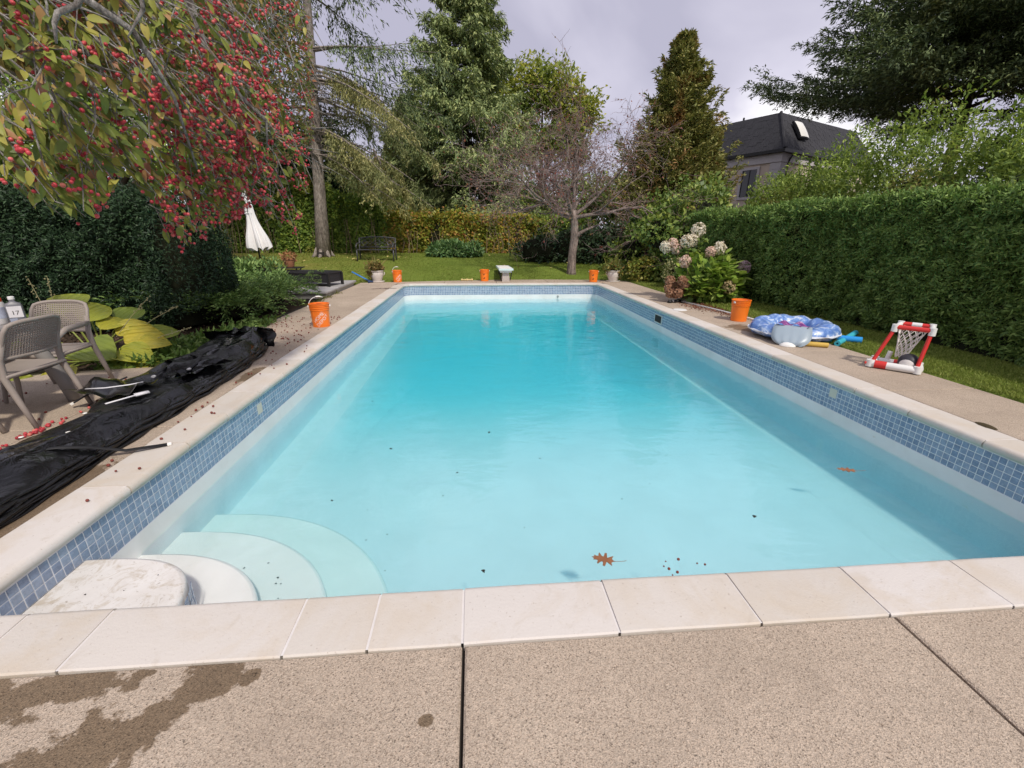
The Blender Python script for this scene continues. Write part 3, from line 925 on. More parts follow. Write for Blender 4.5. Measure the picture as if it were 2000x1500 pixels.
# dead grey twigs
for k in range(34):
    z0_ = rs.uniform(4.2, 6.6); az = R(rs.uniform(-80, 30)); Lb = rs.uniform(.9, 2.6)
    p = np.array([0, 0, z0_]); d = np.array([math.cos(az), math.sin(az), -0.15])
    pts = [tuple(p)]
    for q in range(5):
        p = p + d * Lb / 5; d = d + rs.normal(0, .18, 3) + np.array([0, 0, -0.06]); pts.append(tuple(p))
    lim.tube(pts, [0.03, 0.022, 0.017, 0.012, 0.008, 0.004], 4)
    for q in (2, 3, 4):
        e = np.array(pts[q]); lim.tube([tuple(e), tuple(e + rs.normal(0, .3, 3)), tuple(e + rs.normal(0, .5, 3) + np.array([0, 0, -.3]))], [0.010, 0.007, 0.003], 3)
for pts in ([(-0.2, -0.1, 5.1), (-.7, -.3, 5.35), (-1.4, -.4, 5.2)], [(2.7, -1.0, 4.1), (2.95, -1.1, 3.6), (2.9, -1.1, 3.1), (3.15, -1.1, 2.6)]):
    lim.tube(pts, [0.05, 0.04, 0.03, 0.02][:len(pts)], 6)
lim.build('dead_limbs', M_BARK_SPRUCE, sp)

conifer('spruce_tree', 'dense conical dark green spruce in the middle behind the autumn hedge', (1.9, 28.0, 0.6), 14.2, 0.8, lambda f: 5.4 * (1 - f) ** 0.78 + 0.35,
        M_NEEDLE, M_BARK_DARK, 230, 24, 22, 0.24, 0.065, 0.22, 41, hang=0.5, upturn=0.22)
conifer('spruce_tree', 'broad olive spruce between the tall spruce and the conical one', (-1.4, 30.0, 0.6), 8.6, 0.8, lambda f: 3.0 * (1 - f) ** 0.7 + 0.3,
        M_NEEDLE_OLIVE, M_BARK_DARK, 120, 18, 18, 0.26, 0.075, 0.3, 43, hang=0.6)
conifer('spruce_tree', 'dark bushy spruce in the shade left of the bare-trunked one', (-9.5, 27.0, 0.6), 10.5, 0.3, lambda f: 4.0 * (1 - f) ** 0.7 + 0.3,
        M_PINE, M_BARK_DARK, 100, 14, 12, 0.32, 0.12, 0.25, 44, hang=0.4)
conifer('cedar_tree', 'tall pointed cedar browning to rust at the tip beside the house', (11.05, 21.0, 0.3), 8.9, 0.3, lambda f: 2.7 * (1 - f) ** 0.85 + 0.12,
        M_ARB, M_BARK_DARK, 300, 16, 22, 0.18, 0.06, -0.55, 51, hang=-0.35, upturn=0.25, show_limbs=False)
conifer('cedar_tree', 'short browning cedar leaning out from the right side of the tall one', (12.75, 21.2, 0.3), 5.6, 0.3, lambda f: 1.0 * (1 - f) ** 0.55 + 0.1,
        M_ARB, M_BARK_DARK, 120, 10, 18, 0.18, 0.06, -0.5, 52, hang=-0.3, upturn=0.25, show_limbs=False)
conifer('pine_tree', 'huge dark pine with spreading limbs above the right hedge', (23.8, 20.5, 0.0), 17.0, 6.5, lambda f: 7.4 * (1 - f) ** 0.55 + 0.5,
        M_PINE, M_BARK_DARK, 165, 34, 32, 0.22, 0.06, 0.10, 61, hang=0.06, upturn=0.18, tr=0.017)
conifer('pine_tree', 'grey green pine at the far right edge behind the huge one', (29.5, 19.0, 0.0), 13.0, 1.5, lambda f: 5.2 * (1 - f) ** 0.6 + 0.5,
        leafmat('grey_green_needles', [(0.0, (0.05, 0.065, 0.04)), (1.0, (0.15, 0.17, 0.10))], 0.6, 0.2), M_BARK_DARK, 100, 18, 14, 0.34, 0.12, 0.2, 62, hang=0.6)

def decid(name, label, base, trunk_h, tr, blobs, mat, bark, L, W, n, seed, cat='tree', spread=True, shell=0.3):
    rs = np.random.RandomState(seed)
    t = thing(name, label, cat, base)
    tk = MB()
    tk.tube([(0, 0, -0.2), (0.03, 0, trunk_h * 0.5), (0, 0.02, trunk_h)], [tr * 1.3, tr, tr * 0.8], 9)
    for c, rad in blobs:
        tk.tube([(0, 0, trunk_h * 0.9), (c[0] * 0.45, c[1] * 0.45, (trunk_h + c[2]) * 0.5), (c[0], c[1], c[2])], [tr * 0.55, tr * 0.35, tr * 0.12], 6)
        for q in range(5):
            d = rvec(1, rs)[0] * np.array(rad) * 0.8
            tk.tube([c, (c[0] + d[0] * .5, c[1] + d[1] * .5, c[2] + d[2] * .5 + 0.1), (c[0] + d[0], c[1] + d[1], c[2] + d[2])], [tr * 0.14, tr * 0.09, tr * 0.03], 4)
    tk.build('trunk', bark, t, smooth=True)
    lv = Leaves()
    vol = sum(r[0] * r[1] * r[2] for _, r in blobs)
    for c, rad in blobs:
        blob(lv, c, rad, int(n * (rad[0] * rad[1] * rad[2]) ** 0.667 / sum((r[0] * r[1] * r[2]) ** 0.667 for _, r in blobs)), L, W, rs, lump=0.4, lscale=0.8, shell=shell)
    lv.build('crown', mat, t)
    return t
decid('broadleaf_tree', 'rounded yellowing broadleaf tree behind the conical spruce', (7.3, 36.0, 0.6), 5.0, 0.28,
      [((0, 0, 10.6), (2.9, 2.4, 2.2)), ((-2.6, 0, 9.8), (2.4, 2, 2.0)), ((2.5, 0.3, 9.2), (2.4, 2, 2.0)), ((1.0, -.4, 7.4), (2.4, 2, 1.5)), ((-1.6, -.3, 7.4), (2.0, 2, 1.4)), ((2.6, 0, 6.6), (1.3, 1.4, 1.0))],
      M_DECID, M_BARK_DARK, 0.30, 0.15, 15000, 71)
decid('broadleaf_tree', 'low green tree filling the gap behind the autumn hedge', (8.6, 27.0, 0.6), 2.0, 0.16,
      [((0, 0, 2.6), (2.4, 1.6, 1.7)), ((-2.6, 0, 2.0), (1.8, 1.4, 1.5)), ((2.4, 0.4, 2.4), (1.8, 1.3, 1.8))], M_VINE, M_BARK_DARK, 0.24, 0.12, 9000, 72)
decid('broadleaf_tree', 'dark leafy tree in shade behind the pale spruce trunk', (-5.6, 24.5, 0.6), 2.2, 0.15,
      [((0, 0, 3.4), (1.7, 1.2, 1.5)), ((1.4, 0.5, 2.9), (1.2, 1.1, 1.3)), ((-1.2, 0, 4.6), (1.5, 1.2, 1.3)), ((0.6, 0, 5.2), (1.1, 1, 0.9))], M_LAUREL, M_BARK_DARK, 0.22, 0.12, 9000, 73)
decid('broadleaf_tree', 'small tree with orange red leaves beside the low grey roof', (-2.9, 33.0, 0.6), 2.2, 0.12,
      [((0, 0, 3.7), (0.9, .8, .8)), ((0.7, 0, 4.5), (.7, .7, .6)), ((-.8, 0, 4.9), (.8, .7, .8))],
      leafmat('orange_leaves', [(0.0, (0.35, 0.12, 0.035)), (0.6, (0.45, 0.17, 0.05)), (1.0, (0.30, 0.22, 0.06))], 0.5, 0.35), M_BARK_DARK, 0.22, 0.12, 2600, 74)
decid('broadleaf_tree', 'green broadleaf tree rising behind the crabapple branches', (-8.6, 15.5, 0.3), 2.5, 0.17,
      [((0, 0, 4.2), (2.0, 1.6, 1.8)), ((1.9, 0, 3.0), (1.5, 1.2, 1.3)), ((2.4, 0.2, 5.0), (1.4, 1.2, 1.2)), ((0.4, 0, 6.6), (2.2, 1.6, 1.5)), ((-2.2, 0, 3.4), (1.8, 1.3, 1.7)), ((-2, 0, 6.0), (1.8, 1.4, 1.6))], M_BACKGREEN, M_BARK_DARK, 0.16, 0.085, 20000, 75)
# a far belt of trees closes the view between the trunks
bt = [(-30, 46, 9), (-15, 42, 9), (-8, 46, 8), (6, 47, 7), (20, 48, 8), (36, 44, 10), (44, 22, 9), (-24, 26, 9)]
for k, (x, y, h) in enumerate(bt):
    w_ = h * 0.45
    o = decid('broadleaf_tree', 'far green tree in the belt closing the view behind the gardens', (x, y, 0.5), h * 0.3, 0.18,
          [((0, 0, h * 0.40), (w_, w_ * .7, h * .40)), ((w_ * .5, 0, h * 0.66), (w_ * .7, w_ * .6, h * .30)), ((-w_ * .5, 0.2, h * 0.62), (w_ * .7, w_ * .6, h * .3))],
          [M_LAUREL, M_VINE, M_PINE][k % 3], M_BARK_DARK, 0.42, 0.22, 3600, 100 + k)
    o['group'] = 'far belt of trees'

# ------------------------------------------------------------------ bare crabapple on the lawn
def bare_tree():
    rs = np.random.RandomState(81)
    t = thing('crabapple_tree', 'almost bare crabapple with a leaning trunk and reddish twigs on the lawn', 'tree', (5.74, 16.45, 0.10))
    tk = MB()
    tk.tube([(0, 0, -0.1), (-0.01, 0, 0.15), (0.0, 0, 0.7), (0.06, 0.02, 1.25), (0.03, 0, 1.75), (-0.03, 0, 2.2)], [0.21, 0.165, 0.145, 0.15, 0.135, 0.11], 12)
    tk.tube([(0.05, 0.0, 1.2), (0.25, -0.05, 1.45), (0.55, -0.1, 1.6), (0.95, -.1, 1.75)], [0.10, 0.065, 0.045, 0.02], 7)
    tw = MB(); lv = Leaves()
    def grow(p, d, L, r, lev):
        n = 4
        pts = [p]; q = np.array(p)
        dd = np.array(d)
        for i in range(n):
            dd = unit(dd + rs.normal(0, 0.17 + 0.03 * lev, 3) + np.array([0, 0, (0.05 if lev < 2 else -0.03)]))
            q = q + dd * L / n
            pts.append(tuple(q))
        r = max(r, .0058); rr = [r * (1 - 0.55 * i / n) for i in range(n + 1)]
        (tk if lev < 2 else tw).tube(pts, rr, 7 if lev < 1 else (5 if lev < 2 else 3), caps=False)
        if lev >= 4:
            m_ = 1 if rs.rand() < 0.55 else 0
            if m_:
                P = np.array(pts)[rs.randint(1, 5, 1)] + rs.normal(0, 0.02, (1, 3))
                D = rvec(1, rs); N = unit(np.cross(D, rvec(1, rs)))
                lv.quads(P, D, N, 0.075, 0.05)
            return
        nc = [5, 6, 5, 3][lev]
        for c in range(nc):
            i = rs.randint(1, n + 1) if c else n
            a = np.array(pts[i]); base = unit(np.array(pts[i]) - np.array(pts[i - 1]))
            nd = unit(base * 0.7 + rvec(1, rs)[0] * 0.85 + np.array([0, 0, 0.10]))
            grow(tuple(a), nd, L * rs.uniform(0.5, 0.78), rr[i] * 0.62, lev + 1)
    limbs = [((-1.0, -0.2, 0.42), 2.3), ((-0.8, 0.5, 0.7), 2.1), ((0.15, 0.1, 1.0), 2.2), ((0.9, 0.3, 0.65), 2.2), ((1.0, -0.3, 0.30), 2.4), ((-0.3, -0.8, 0.6), 1.7), ((0.4, 0.8, 0.8), 1.9), ((-.5, .2, 1.0), 2.0)]
    for d, L in limbs:
        grow((-0.03, 0, 2.1 + rs.uniform(-.35, .1)), unit(np.array(d)), L, 0.075, 0)
    for k in range(5):
        grow((0.55, -.1, 1.6), unit(np.array([rs.uniform(-.2, .6), rs.normal(0, .5), rs.uniform(-.1, .9)])), .55, .014, 3)
    tk.build('trunk', M_BARK_APPLE, t, smooth=True)
    tw.build('crown', M_BARK_TWIG, t)
    lv.build('leaves', leafmat('last_red_leaves', [(0.0, (0.22, 0.05, 0.045)), (0.5, (0.30, 0.10, 0.06)), (1.0, (0.30, 0.20, 0.07))], 0.5, 0.3), t)
    pl = MB(); M = Matrix.Translation((-0.13, -0.22, 0.06))
    pl.lathe([(0.0, 0.0), (0.17, 0.01), (0.22, 0.03), (0.17, 0.035), (0.0, 0.02)], 14, M=M)
    return t
bare_tree()

# ------------------------------------------------------------------ right hedge of clipped cedar
def hedge():
    rs = np.random.RandomState(91)
    t = thing('cedar_hedge', 'long clipped cedar hedge with a bright sunlit top along the right lawn strip', 'hedge', (0, 0, 0))
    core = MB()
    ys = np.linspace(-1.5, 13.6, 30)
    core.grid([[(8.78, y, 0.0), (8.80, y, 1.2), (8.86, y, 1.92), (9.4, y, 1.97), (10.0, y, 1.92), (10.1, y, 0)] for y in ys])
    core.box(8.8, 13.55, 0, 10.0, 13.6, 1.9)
    core.build('dark_core', M_CORE, t)  # solid dark core that closes the gaps between the sprays
    lv = Leaves()
    def face(P, rs):
        n1 = vnoise(P * np.array([0, 1, 1]), 1.4); n2 = vnoise(P * np.array([0, 1, 1.3]), 6.0, 3)
        top = np.clip((P[:, 2] - 1.75) / 0.4, 0, 1)
        x = 8.62 - 0.24 * (n1 - .5) - 0.24 * (n2 - .5) + 0.22 * top ** 2 + rs.uniform(0, 0.10, len(P)) + 0.15 * np.clip((0.35 - P[:, 2]) / 0.35, 0, 1)
        return np.stack([x, P[:, 1], P[:, 2]], 1)
    face_leaves(lv, 74000, (0, 1), (1.5, 13.7), (0.03, 2.10), face, 0.072, 0.024, rs, (-1, 0, 0.05))
    face_leaves(lv, 3000, (0, 1), (-1.5, 1.5), (0.03, 2.10), face, 0.16, 0.07, rs, (-1, 0, 0.05))
    # thicker near ranks of sprays
    face_leaves(lv, 74000, (0, 1), (2.2, 8.5), (0.03, 2.10), face, 0.052, 0.016, rs, (-1, 0, 0.05))
    def top(P, rs):
        n1 = vnoise(P * np.array([1, 1, 0]), 1.3, 5); n2 = vnoise(P * np.array([1, 1, 0]), 4.0, 6)
        z = 2.06 + 0.14 * (n1 - .5) + 0.14 * (n2 - .5) - 0.25 * np.clip((8.78 - P[:, 0]) / 0.2, 0, 1) ** 2 + rs.uniform(-0.08, 0.05, len(P)) + 0.10 * (rs.rand(len(P)) > .97)
        return np.stack([P[:, 0], P[:, 1], z], 1)
    face_leaves(lv, 44000, (8.60, 10.0), (-1.5, 13.7), (0, 1), top, 0.072, 0.026, rs, (-0.1, -0.25, 1.2), 0.1)
    lv.build('foliage', M_HEDGE, t)
hedge()
def loose_row():
    rs = np.random.RandomState(92)
    spec = [((11.6, 5.2, 1.2), (1.3, 1.6, 1.8)), ((11.8, 7.7, 1.2), (1.3, 1.6, 2.05)), ((12.0, 10.0, 1.2), (1.3, 1.5, 2.3)), ((12.1, 12.3, 1.2), (1.3, 1.4, 2.1)), ((12.2, 14.6, 1.2), (1.2, 1.3, 1.75)), ((12.5, 16.8, 1.0), (1.2, 1.3, 1.25)), ((13.6, 3.0, 1.3), (1.5, 1.8, 2.1))]
    labs = ['loose light green cedar behind the clipped hedge, nearest the right edge', 'loose light green cedar behind the hedge, under the huge pine', 'tallest loose cedar behind the hedge, right of the house wall',
            'loose cedar with rusty sprays just right of the house corner', 'loose yellow green cedar hiding the lower house wall', 'low loose cedar below the house windows', 'loose cedar behind the nearest loose one at the right edge']
    for (c, rad), lab in zip(spec, labs):
        t = thing('cedar_shrub', lab, 'shrub', (c[0], c[1], 0), group='loose cedars behind the clipped hedge')
        tk = MB(); tk.tube([(0, 0, -.1), (0.05, 0, 1.0), (0, 0.05, 2.2)], [.08, .06, .02], 6); tk.build('trunk', M_BARK_DARK, t)
        ic = MB(); ic.lathe([(.001, -1), (.6, -.8), (.95, -.3), (.92, .3), (.55, .75), (.001, .95)], 10, M=Matrix.Translation((0, 0, c[2])) @ Matrix.Diagonal((rad[0] * .66, rad[1] * .66, rad[2] * .70, 1))); ic.build('dark_core', M_CORE, t)
        lv = Leaves()
        blob(lv, (0, 0, c[2]), rad, 24000, 0.115, 0.042, rs, lump=0.5, lscale=1.5, up=0.25, shell=0.62, zmin=0.1)
        for k in range(34):      # upright leaders
            a = rs.uniform(0, 6.28); r_ = rs.uniform(0, .8)
            b = np.array([math.cos(a) * r_ * rad[0], math.sin(a) * r_ * rad[1], c[2] + rad[2] * math.sqrt(1 - r_ * r_) * rs.uniform(.78, 1.0)])
            m_ = 42; u = rs.rand(m_)
            dd = unit(np.array([rs.normal(0, .25), rs.normal(0, .25), 1.0])); hh = rs.uniform(.35, .75)
            P = b + dd * (u * hh)[:, None] + rs.normal(0, .07, (m_, 3)) * (1.1 - u)[:, None]
            D = unit(dd + rs.normal(0, .5, (m_, 3))); N = unit(np.cross(D, rvec(m_, rs)))
            lv.quads(P, D, N, .09, .03)
        lv.build('foliage', M_HEDGE_LOOSE, t)
loose_row()

# ------------------------------------------------------------------ autumn hedge across the far end of the lawn
def back_hedge():
    rs = np.random.RandomState(95)
    segs = [(-9.5, -4.9, 3.6, M_BACKGREEN, 'brownish green tall hedge in the shade left of the spruce trunk', 0), (-4.9, -1.9, 3.05, M_BACKGREEN, 'tall green hedge between the spruce trunk and the bench', 1),
            (-1.9, 1.6, 2.25, M_AUTUMN, 'yellow and orange autumn hedge right of the bench', 2), (1.6, 5.2, 2.2, M_AUTUMN, 'yellow and orange autumn hedge behind the diving board', 3), (5.2, 8.0, 2.2, M_BACKGREEN, 'green hedge behind the bare crabapple trunk', 4)]
    for xa, xb, top, mat, lab, k in segs:
        t = thing('garden_hedge', lab, 'hedge', ((xa + xb) / 2, 22.2, 0.6))
        w = (xb - xa) / 2; h = top - 0.6
        core = MB(); core.box(-w, 0.15, -.2, w, 0.9, h * 0.86); core.build('dark_core', M_CORE, t)
        lv = Leaves()
        def fn(P, rs):
            X = P + np.array([(xa + xb) / 2, 0, 0])
            n1 = vnoise(X * np.array([1, 0, 1]), 1.2, 2); n2 = vnoise(X * np.array([1, 0, 1]), 3.5, 4)
            y = 0.0 - 0.5 * (n1 - .5) - 0.3 * (n2 - .5) + rs.uniform(-.05, .25, len(P))
            z = P[:, 2] * (0.72 + 0.56 * vnoise(X * np.array([1, 0, 0]), 2.2, 9)) * h
            return np.stack([P[:, 0], y, z], 1)
        n = int((xb - xa) * h * 1500)
        face_leaves(lv, n, (-w - .1, w + .1), (0, 1), (0.0, 1.04), fn, 0.13, 0.08, rs, (0, -1, 0.2))
        blob(lv, (0, 0.4, h * .95), (w, .5, .28), int(700 * w), 0.14, 0.08, rs, lump=.8, lscale=1.6, up=.6, shell=.5)
        for q in range(int((xb - xa) * 9)):      # loose upright shoots
            b_ = np.array([rs.uniform(-w, w), rs.uniform(-.3, .3), h * rs.uniform(.75, 1.0)]); hh = rs.uniform(.2, .65); m_ = 16; u = rs.rand(m_)
            dd = unit(np.array([rs.normal(0, .25), rs.normal(0, .2), 1.0]))
            P = b_ + dd * (u * hh)[:, None] + rs.normal(0, .05, (m_, 3)); D = unit(rvec(m_, rs) + dd * .4); N = unit(np.cross(D, rvec(m_, rs)))
            lv.quads(P, D, N, .12, .075)
        lv.build('foliage', mat, t)
        st = MB()
        for q in range(int((xb - xa) * 5)):
            x = rs.uniform(-w, w); y = rs.uniform(-.35, .0)
            st.tube([(x, y, -.1), (x + rs.normal(0, .08), y - .02, h * .3), (x + rs.normal(0, .15), y, h * .62)], [.012, .010, .006], 4)
        st.build('stems', plain('hedge_stem', (.30, .22, .15), .9), t)
back_hedge()

# ------------------------------------------------------------------ shrubs
def shrub(name, label, base, blobs, mat, L, W, n, seed, core=0.6, lump=.35, up=.25, stems=6, shell=.6, group=None, cat='shrub', lscale=2.0, flat=0.0):
    rs = np.random.RandomState(seed)
    t = thing(name, label, cat, base, 0, group)
    lv = Leaves(); cm = MB(); cc = MB()
    tot = sum((r[0] * r[1] * r[2]) ** .667 for _, r in blobs)
    for c, r in blobs:
        blob(lv, c, r, int(n * (r[0] * r[1] * r[2]) ** .667 / tot), L, W, rs, lump=lump, lscale=lscale, up=up, shell=shell, zmin=0.02, flat=flat)
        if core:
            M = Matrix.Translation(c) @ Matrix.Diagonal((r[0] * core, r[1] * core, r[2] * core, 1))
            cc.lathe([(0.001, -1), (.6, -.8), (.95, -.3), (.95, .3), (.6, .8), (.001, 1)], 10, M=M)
        for q in range(stems):
            d = rvec(1, rs)[0] * np.array(r) * .75
            cm.tube([(c[0] * .3, c[1] * .3, 0), (c[0] + d[0] * .5, c[1] + d[1] * .5, max(.05, c[2] + d[2] * .3)), (c[0] + d[0], c[1] + d[1], max(.1, c[2] + abs(d[2])))], [.012, .009, .004], 4)
    lv.build('foliage', mat, t)
    cm.build('stems', M_CORE, t)
    if cc.n: cc.build('dark_core', M_CORE, t)
    return t
shrub('peony_shrub', 'low rounded green peony clump at the back of the lawn', (1.31, 20.3, 0.55), [((-.55, 0, .22), (.62, .5, .42)), ((.1, 0, .26), (.66, .55, .46)), ((.7, 0, .2), (.55, .5, .4))], M_PEONY, .17, .055, 3600, 201, up=.5)
shrub('laurel_shrub', 'dark glossy shrub in shade behind the bare crabapple trunk', (5.4, 18.6, 0.42), [((-.5, .2, .4), (1.1, .8, .75)), ((.9, .1, .55), (1.2, .9, .9)), ((2.3, 0, .6), (1.2, .9, 1.0)), ((3.4, -.6, .7), (1.2, 1, 1.1))], M_LAUREL, .16, .06, 9000, 202, core=.75)
shrub('leafy_shrub', 'tall straggly green shrub left of the hydrangea', (8.9, 13.9, 0), [((0, 0, 1.0), (.9, .8, 1.0)), ((-.7, .5, 1.5), (.8, .7, .8)), ((.5, .3, 2.0), (.9, .7, .8)), ((-.4, .4, .6), (.8, .6, .6))], M_VINE, .15, .095, 6500, 203, lump=.6)
shrub('leafy_shrub', 'shady shrub with pale leaves between the cedar and the potted plant', (9.4, 16.2, 0.1), [((0, 0, 1.1), (1.4, 1, 1.1)), ((-1.2, .4, .9), (1.0, .8, .9)), ((.6, 0, 2.1), (1.1, .9, .8)), ((-.6, .3, 2.0), (.8, .8, .6))], M_VINE, .16, .09, 8000, 204, lump=.6)
shrub('yellow_shrub', 'yellow green low shrub beside the right white pot', (7.95, 14.6, 0), [((0, 0, .45), (.75, .5, .45)), ((.65, -.3, .38), (.55, .45, .36))], M_YELLOW, .10, .065, 3200, 205)
shrub('variegated_shrub', 'small shrub with tiny cream edged leaves behind the brown flower heads', (8.1, 12.6, 0), [((0, 0, .55), (.5, .45, .5))],
      leafmat('variegated_leaves', [(0.0, (0.10, 0.15, 0.04)), (0.45, (0.16, 0.20, 0.06)), (0.5, (0.50, 0.48, 0.22)), (1.0, (0.60, 0.58, 0.32))], .5, .3), .055, .04, 2600, 206)
# dark yew hedge behind the chairs
def yew():
    rs = np.random.RandomState(211)
    t = thing('yew_hedge', 'big dark yew hedge in shade behind the chairs and hosta', 'hedge', (0, 0, 0))
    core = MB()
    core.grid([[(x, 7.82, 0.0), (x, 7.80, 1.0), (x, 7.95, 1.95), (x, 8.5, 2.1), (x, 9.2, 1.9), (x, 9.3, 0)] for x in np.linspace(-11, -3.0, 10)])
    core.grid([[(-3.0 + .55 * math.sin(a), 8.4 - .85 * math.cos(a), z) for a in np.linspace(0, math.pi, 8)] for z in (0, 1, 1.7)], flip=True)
    core.build('dark_core', M_CORE, t)
    lv = Leaves()
    def fn(P, rs):
        n1 = vnoise(P * np.array([1, 0, 1]), 1.2, 3); n2 = vnoise(P * np.array([1, 0, 1]), 5.0, 4)
        y = 7.42 - .35 * (n1 - .5) - .25 * (n2 - .5) + rs.uniform(0, .12, len(P)) + .3 * np.clip((P[:, 2] - 1.7) / .4, 0, 1) ** 2
        return np.stack([P[:, 0], y, P[:, 2]], 1)
    face_leaves(lv, 85000, (-9, -2.7), (0, 1), (0.02, 2.15), fn, .062, .018, rs, (0, -1, .1), .2)
    blob(lv, (-2.75, 8.3, 1.0), (.85, 1.0, 1.0), 17000, .062, .018, rs, lump=.3, lscale=2.0, shell=.8, zmin=.02)
    blob(lv, (-6, 8.3, 1.95), (3.6, .8, .3), 14000, .07, .02, rs, lump=.3, lscale=2.0, shell=.6)
    lv.build('foliage', M_YEW, t)
yew()
# spreading juniper by the bucket: arching feathery sprays
def juniper():
    rs = np.random.RandomState(221)
    t = thing('juniper_shrub', 'wide feathery green juniper spreading over the deck edge beside the orange bucket', 'shrub', (-2.6, 9.3, 0))
    lv = Leaves(); cm = MB()
    for k in range(560):
        a = rs.uniform(0, 2 * math.pi)
        o = np.array([rs.uniform(-1.1, .75), rs.uniform(-1.45, 1.7), .1])
        d = unit(np.array([math.cos(a) * .9 + .15, math.sin(a) * .9 - .25, rs.uniform(.15, .9)]))
        Ls = rs.uniform(.5, 1.05)
        m_ = 52; u = rs.rand(m_) ** .8
        ctr = o + d * (u * Ls)[:, None] + np.array([0, 0, -1.0]) * (.42 * Ls * u ** 2.2)[:, None] + np.array([0, 0, .22])
        s_ = unit(np.cross(d, [0, 0, 1.0]))
        P = ctr + s_[None] * (rs.normal(0, .055, m_) * (1.15 - u))[:, None] + rs.normal(0, .02, (m_, 3))
        sg = np.sign(rs.normal(size=m_))[:, None]
        D = unit(d + s_[None] * sg * .7 + rs.normal(0, .25, (m_, 3)) + np.array([0, 0, -.12])); N = unit(np.array([0, 0, 1.0]) + rs.normal(0, .35, (m_, 3))); N = unit(N - D * (N * D).sum(1, keepdims=True))
        z = rs.uniform(.6, 1.25, m_)
        keep = (P[:, 2] > .02) & (P[:, 0] + -2.6 < -1.05)
        lv.quads(P[keep], D[keep], N[keep], .075 * z[keep], .022 * z[keep])
        if k % 6 == 0: cm.tube([tuple(o), tuple(o + d * Ls * .5 + np.array([0, 0, .15]))], [.012, .005], 4)
    M = Matrix.Translation((-.2, .1, .2)) @ Matrix.Diagonal((1.0, 1.6, .38, 1))
    cm.lathe([(.001, -1), (.6, -.8), (.95, -.3), (.95, .3), (.6, .8), (.001, 1)], 12, M=M)  # solid dark core within the stems mesh
    lv.build('foliage', M_JUN, t); cm.build('stems', M_CORE, t)
juniper()
shrub('juniper_shrub', 'taller dark juniper behind the feathery one, below the closed parasol', (-4.3, 11.8, 0), [((0, 0, .45), (1.2, 1.0, .65)), ((1.0, .2, .4), (.8, .8, .5)), ((-1.2, 0, .6), (1.1, .9, .8))], M_JUN, .13, .04, 7000, 222, up=.5)

# ------------------------------------------------------------------ neighbouring houses
def text_mesh(body, size, align='CENTER', extrude=0.0):
    cu = bpy.data.curves.new('lettering', 'FONT')
    cu.body = body; cu.size = size; cu.align_x = align; cu.align_y = 'CENTER'; cu.extrude = extrude; cu.resolution_u = 3
    o = bpy.data.objects.new('lettering', cu); COL.objects.link(o)
    bpy.context.view_layer.update()
    me = bpy.data.meshes.new_from_object(o.evaluated_get(bpy.context.evaluated_depsgraph_get()))
    V = np.array([v.co[:] for v in me.vertices]); F = [tuple(p.vertices) for p in me.polygons]
    bpy.data.objects.remove(o); bpy.data.curves.remove(cu); bpy.data.meshes.remove(me)
    return V, F
M_STUCCO = plain('beige_stucco', (0.60, 0.50, 0.41), 0.9, 0.2, var=.08, scale=3.0, bump=.3)
M_TRIM = plain('pale_stone_trim', (0.52, 0.49, 0.49), 0.85, 0.2)
M_SHINGLE = plain('charcoal_shingle', (0.040, 0.040, 0.046), 0.85, 0.25, var=.35, scale=2.5, bump=.4)
M_GLASSDARK = plain('dark_window_glass', (0.012, 0.014, 0.016), 0.06, 0.6)
M_BLACKMETAL = plain('black_metal', (0.018, 0.018, 0.020), 0.45, 0.4)
M_WHITE = plain('white_paint', (0.76, 0.76, 0.74), 0.45, 0.4, var=.05)
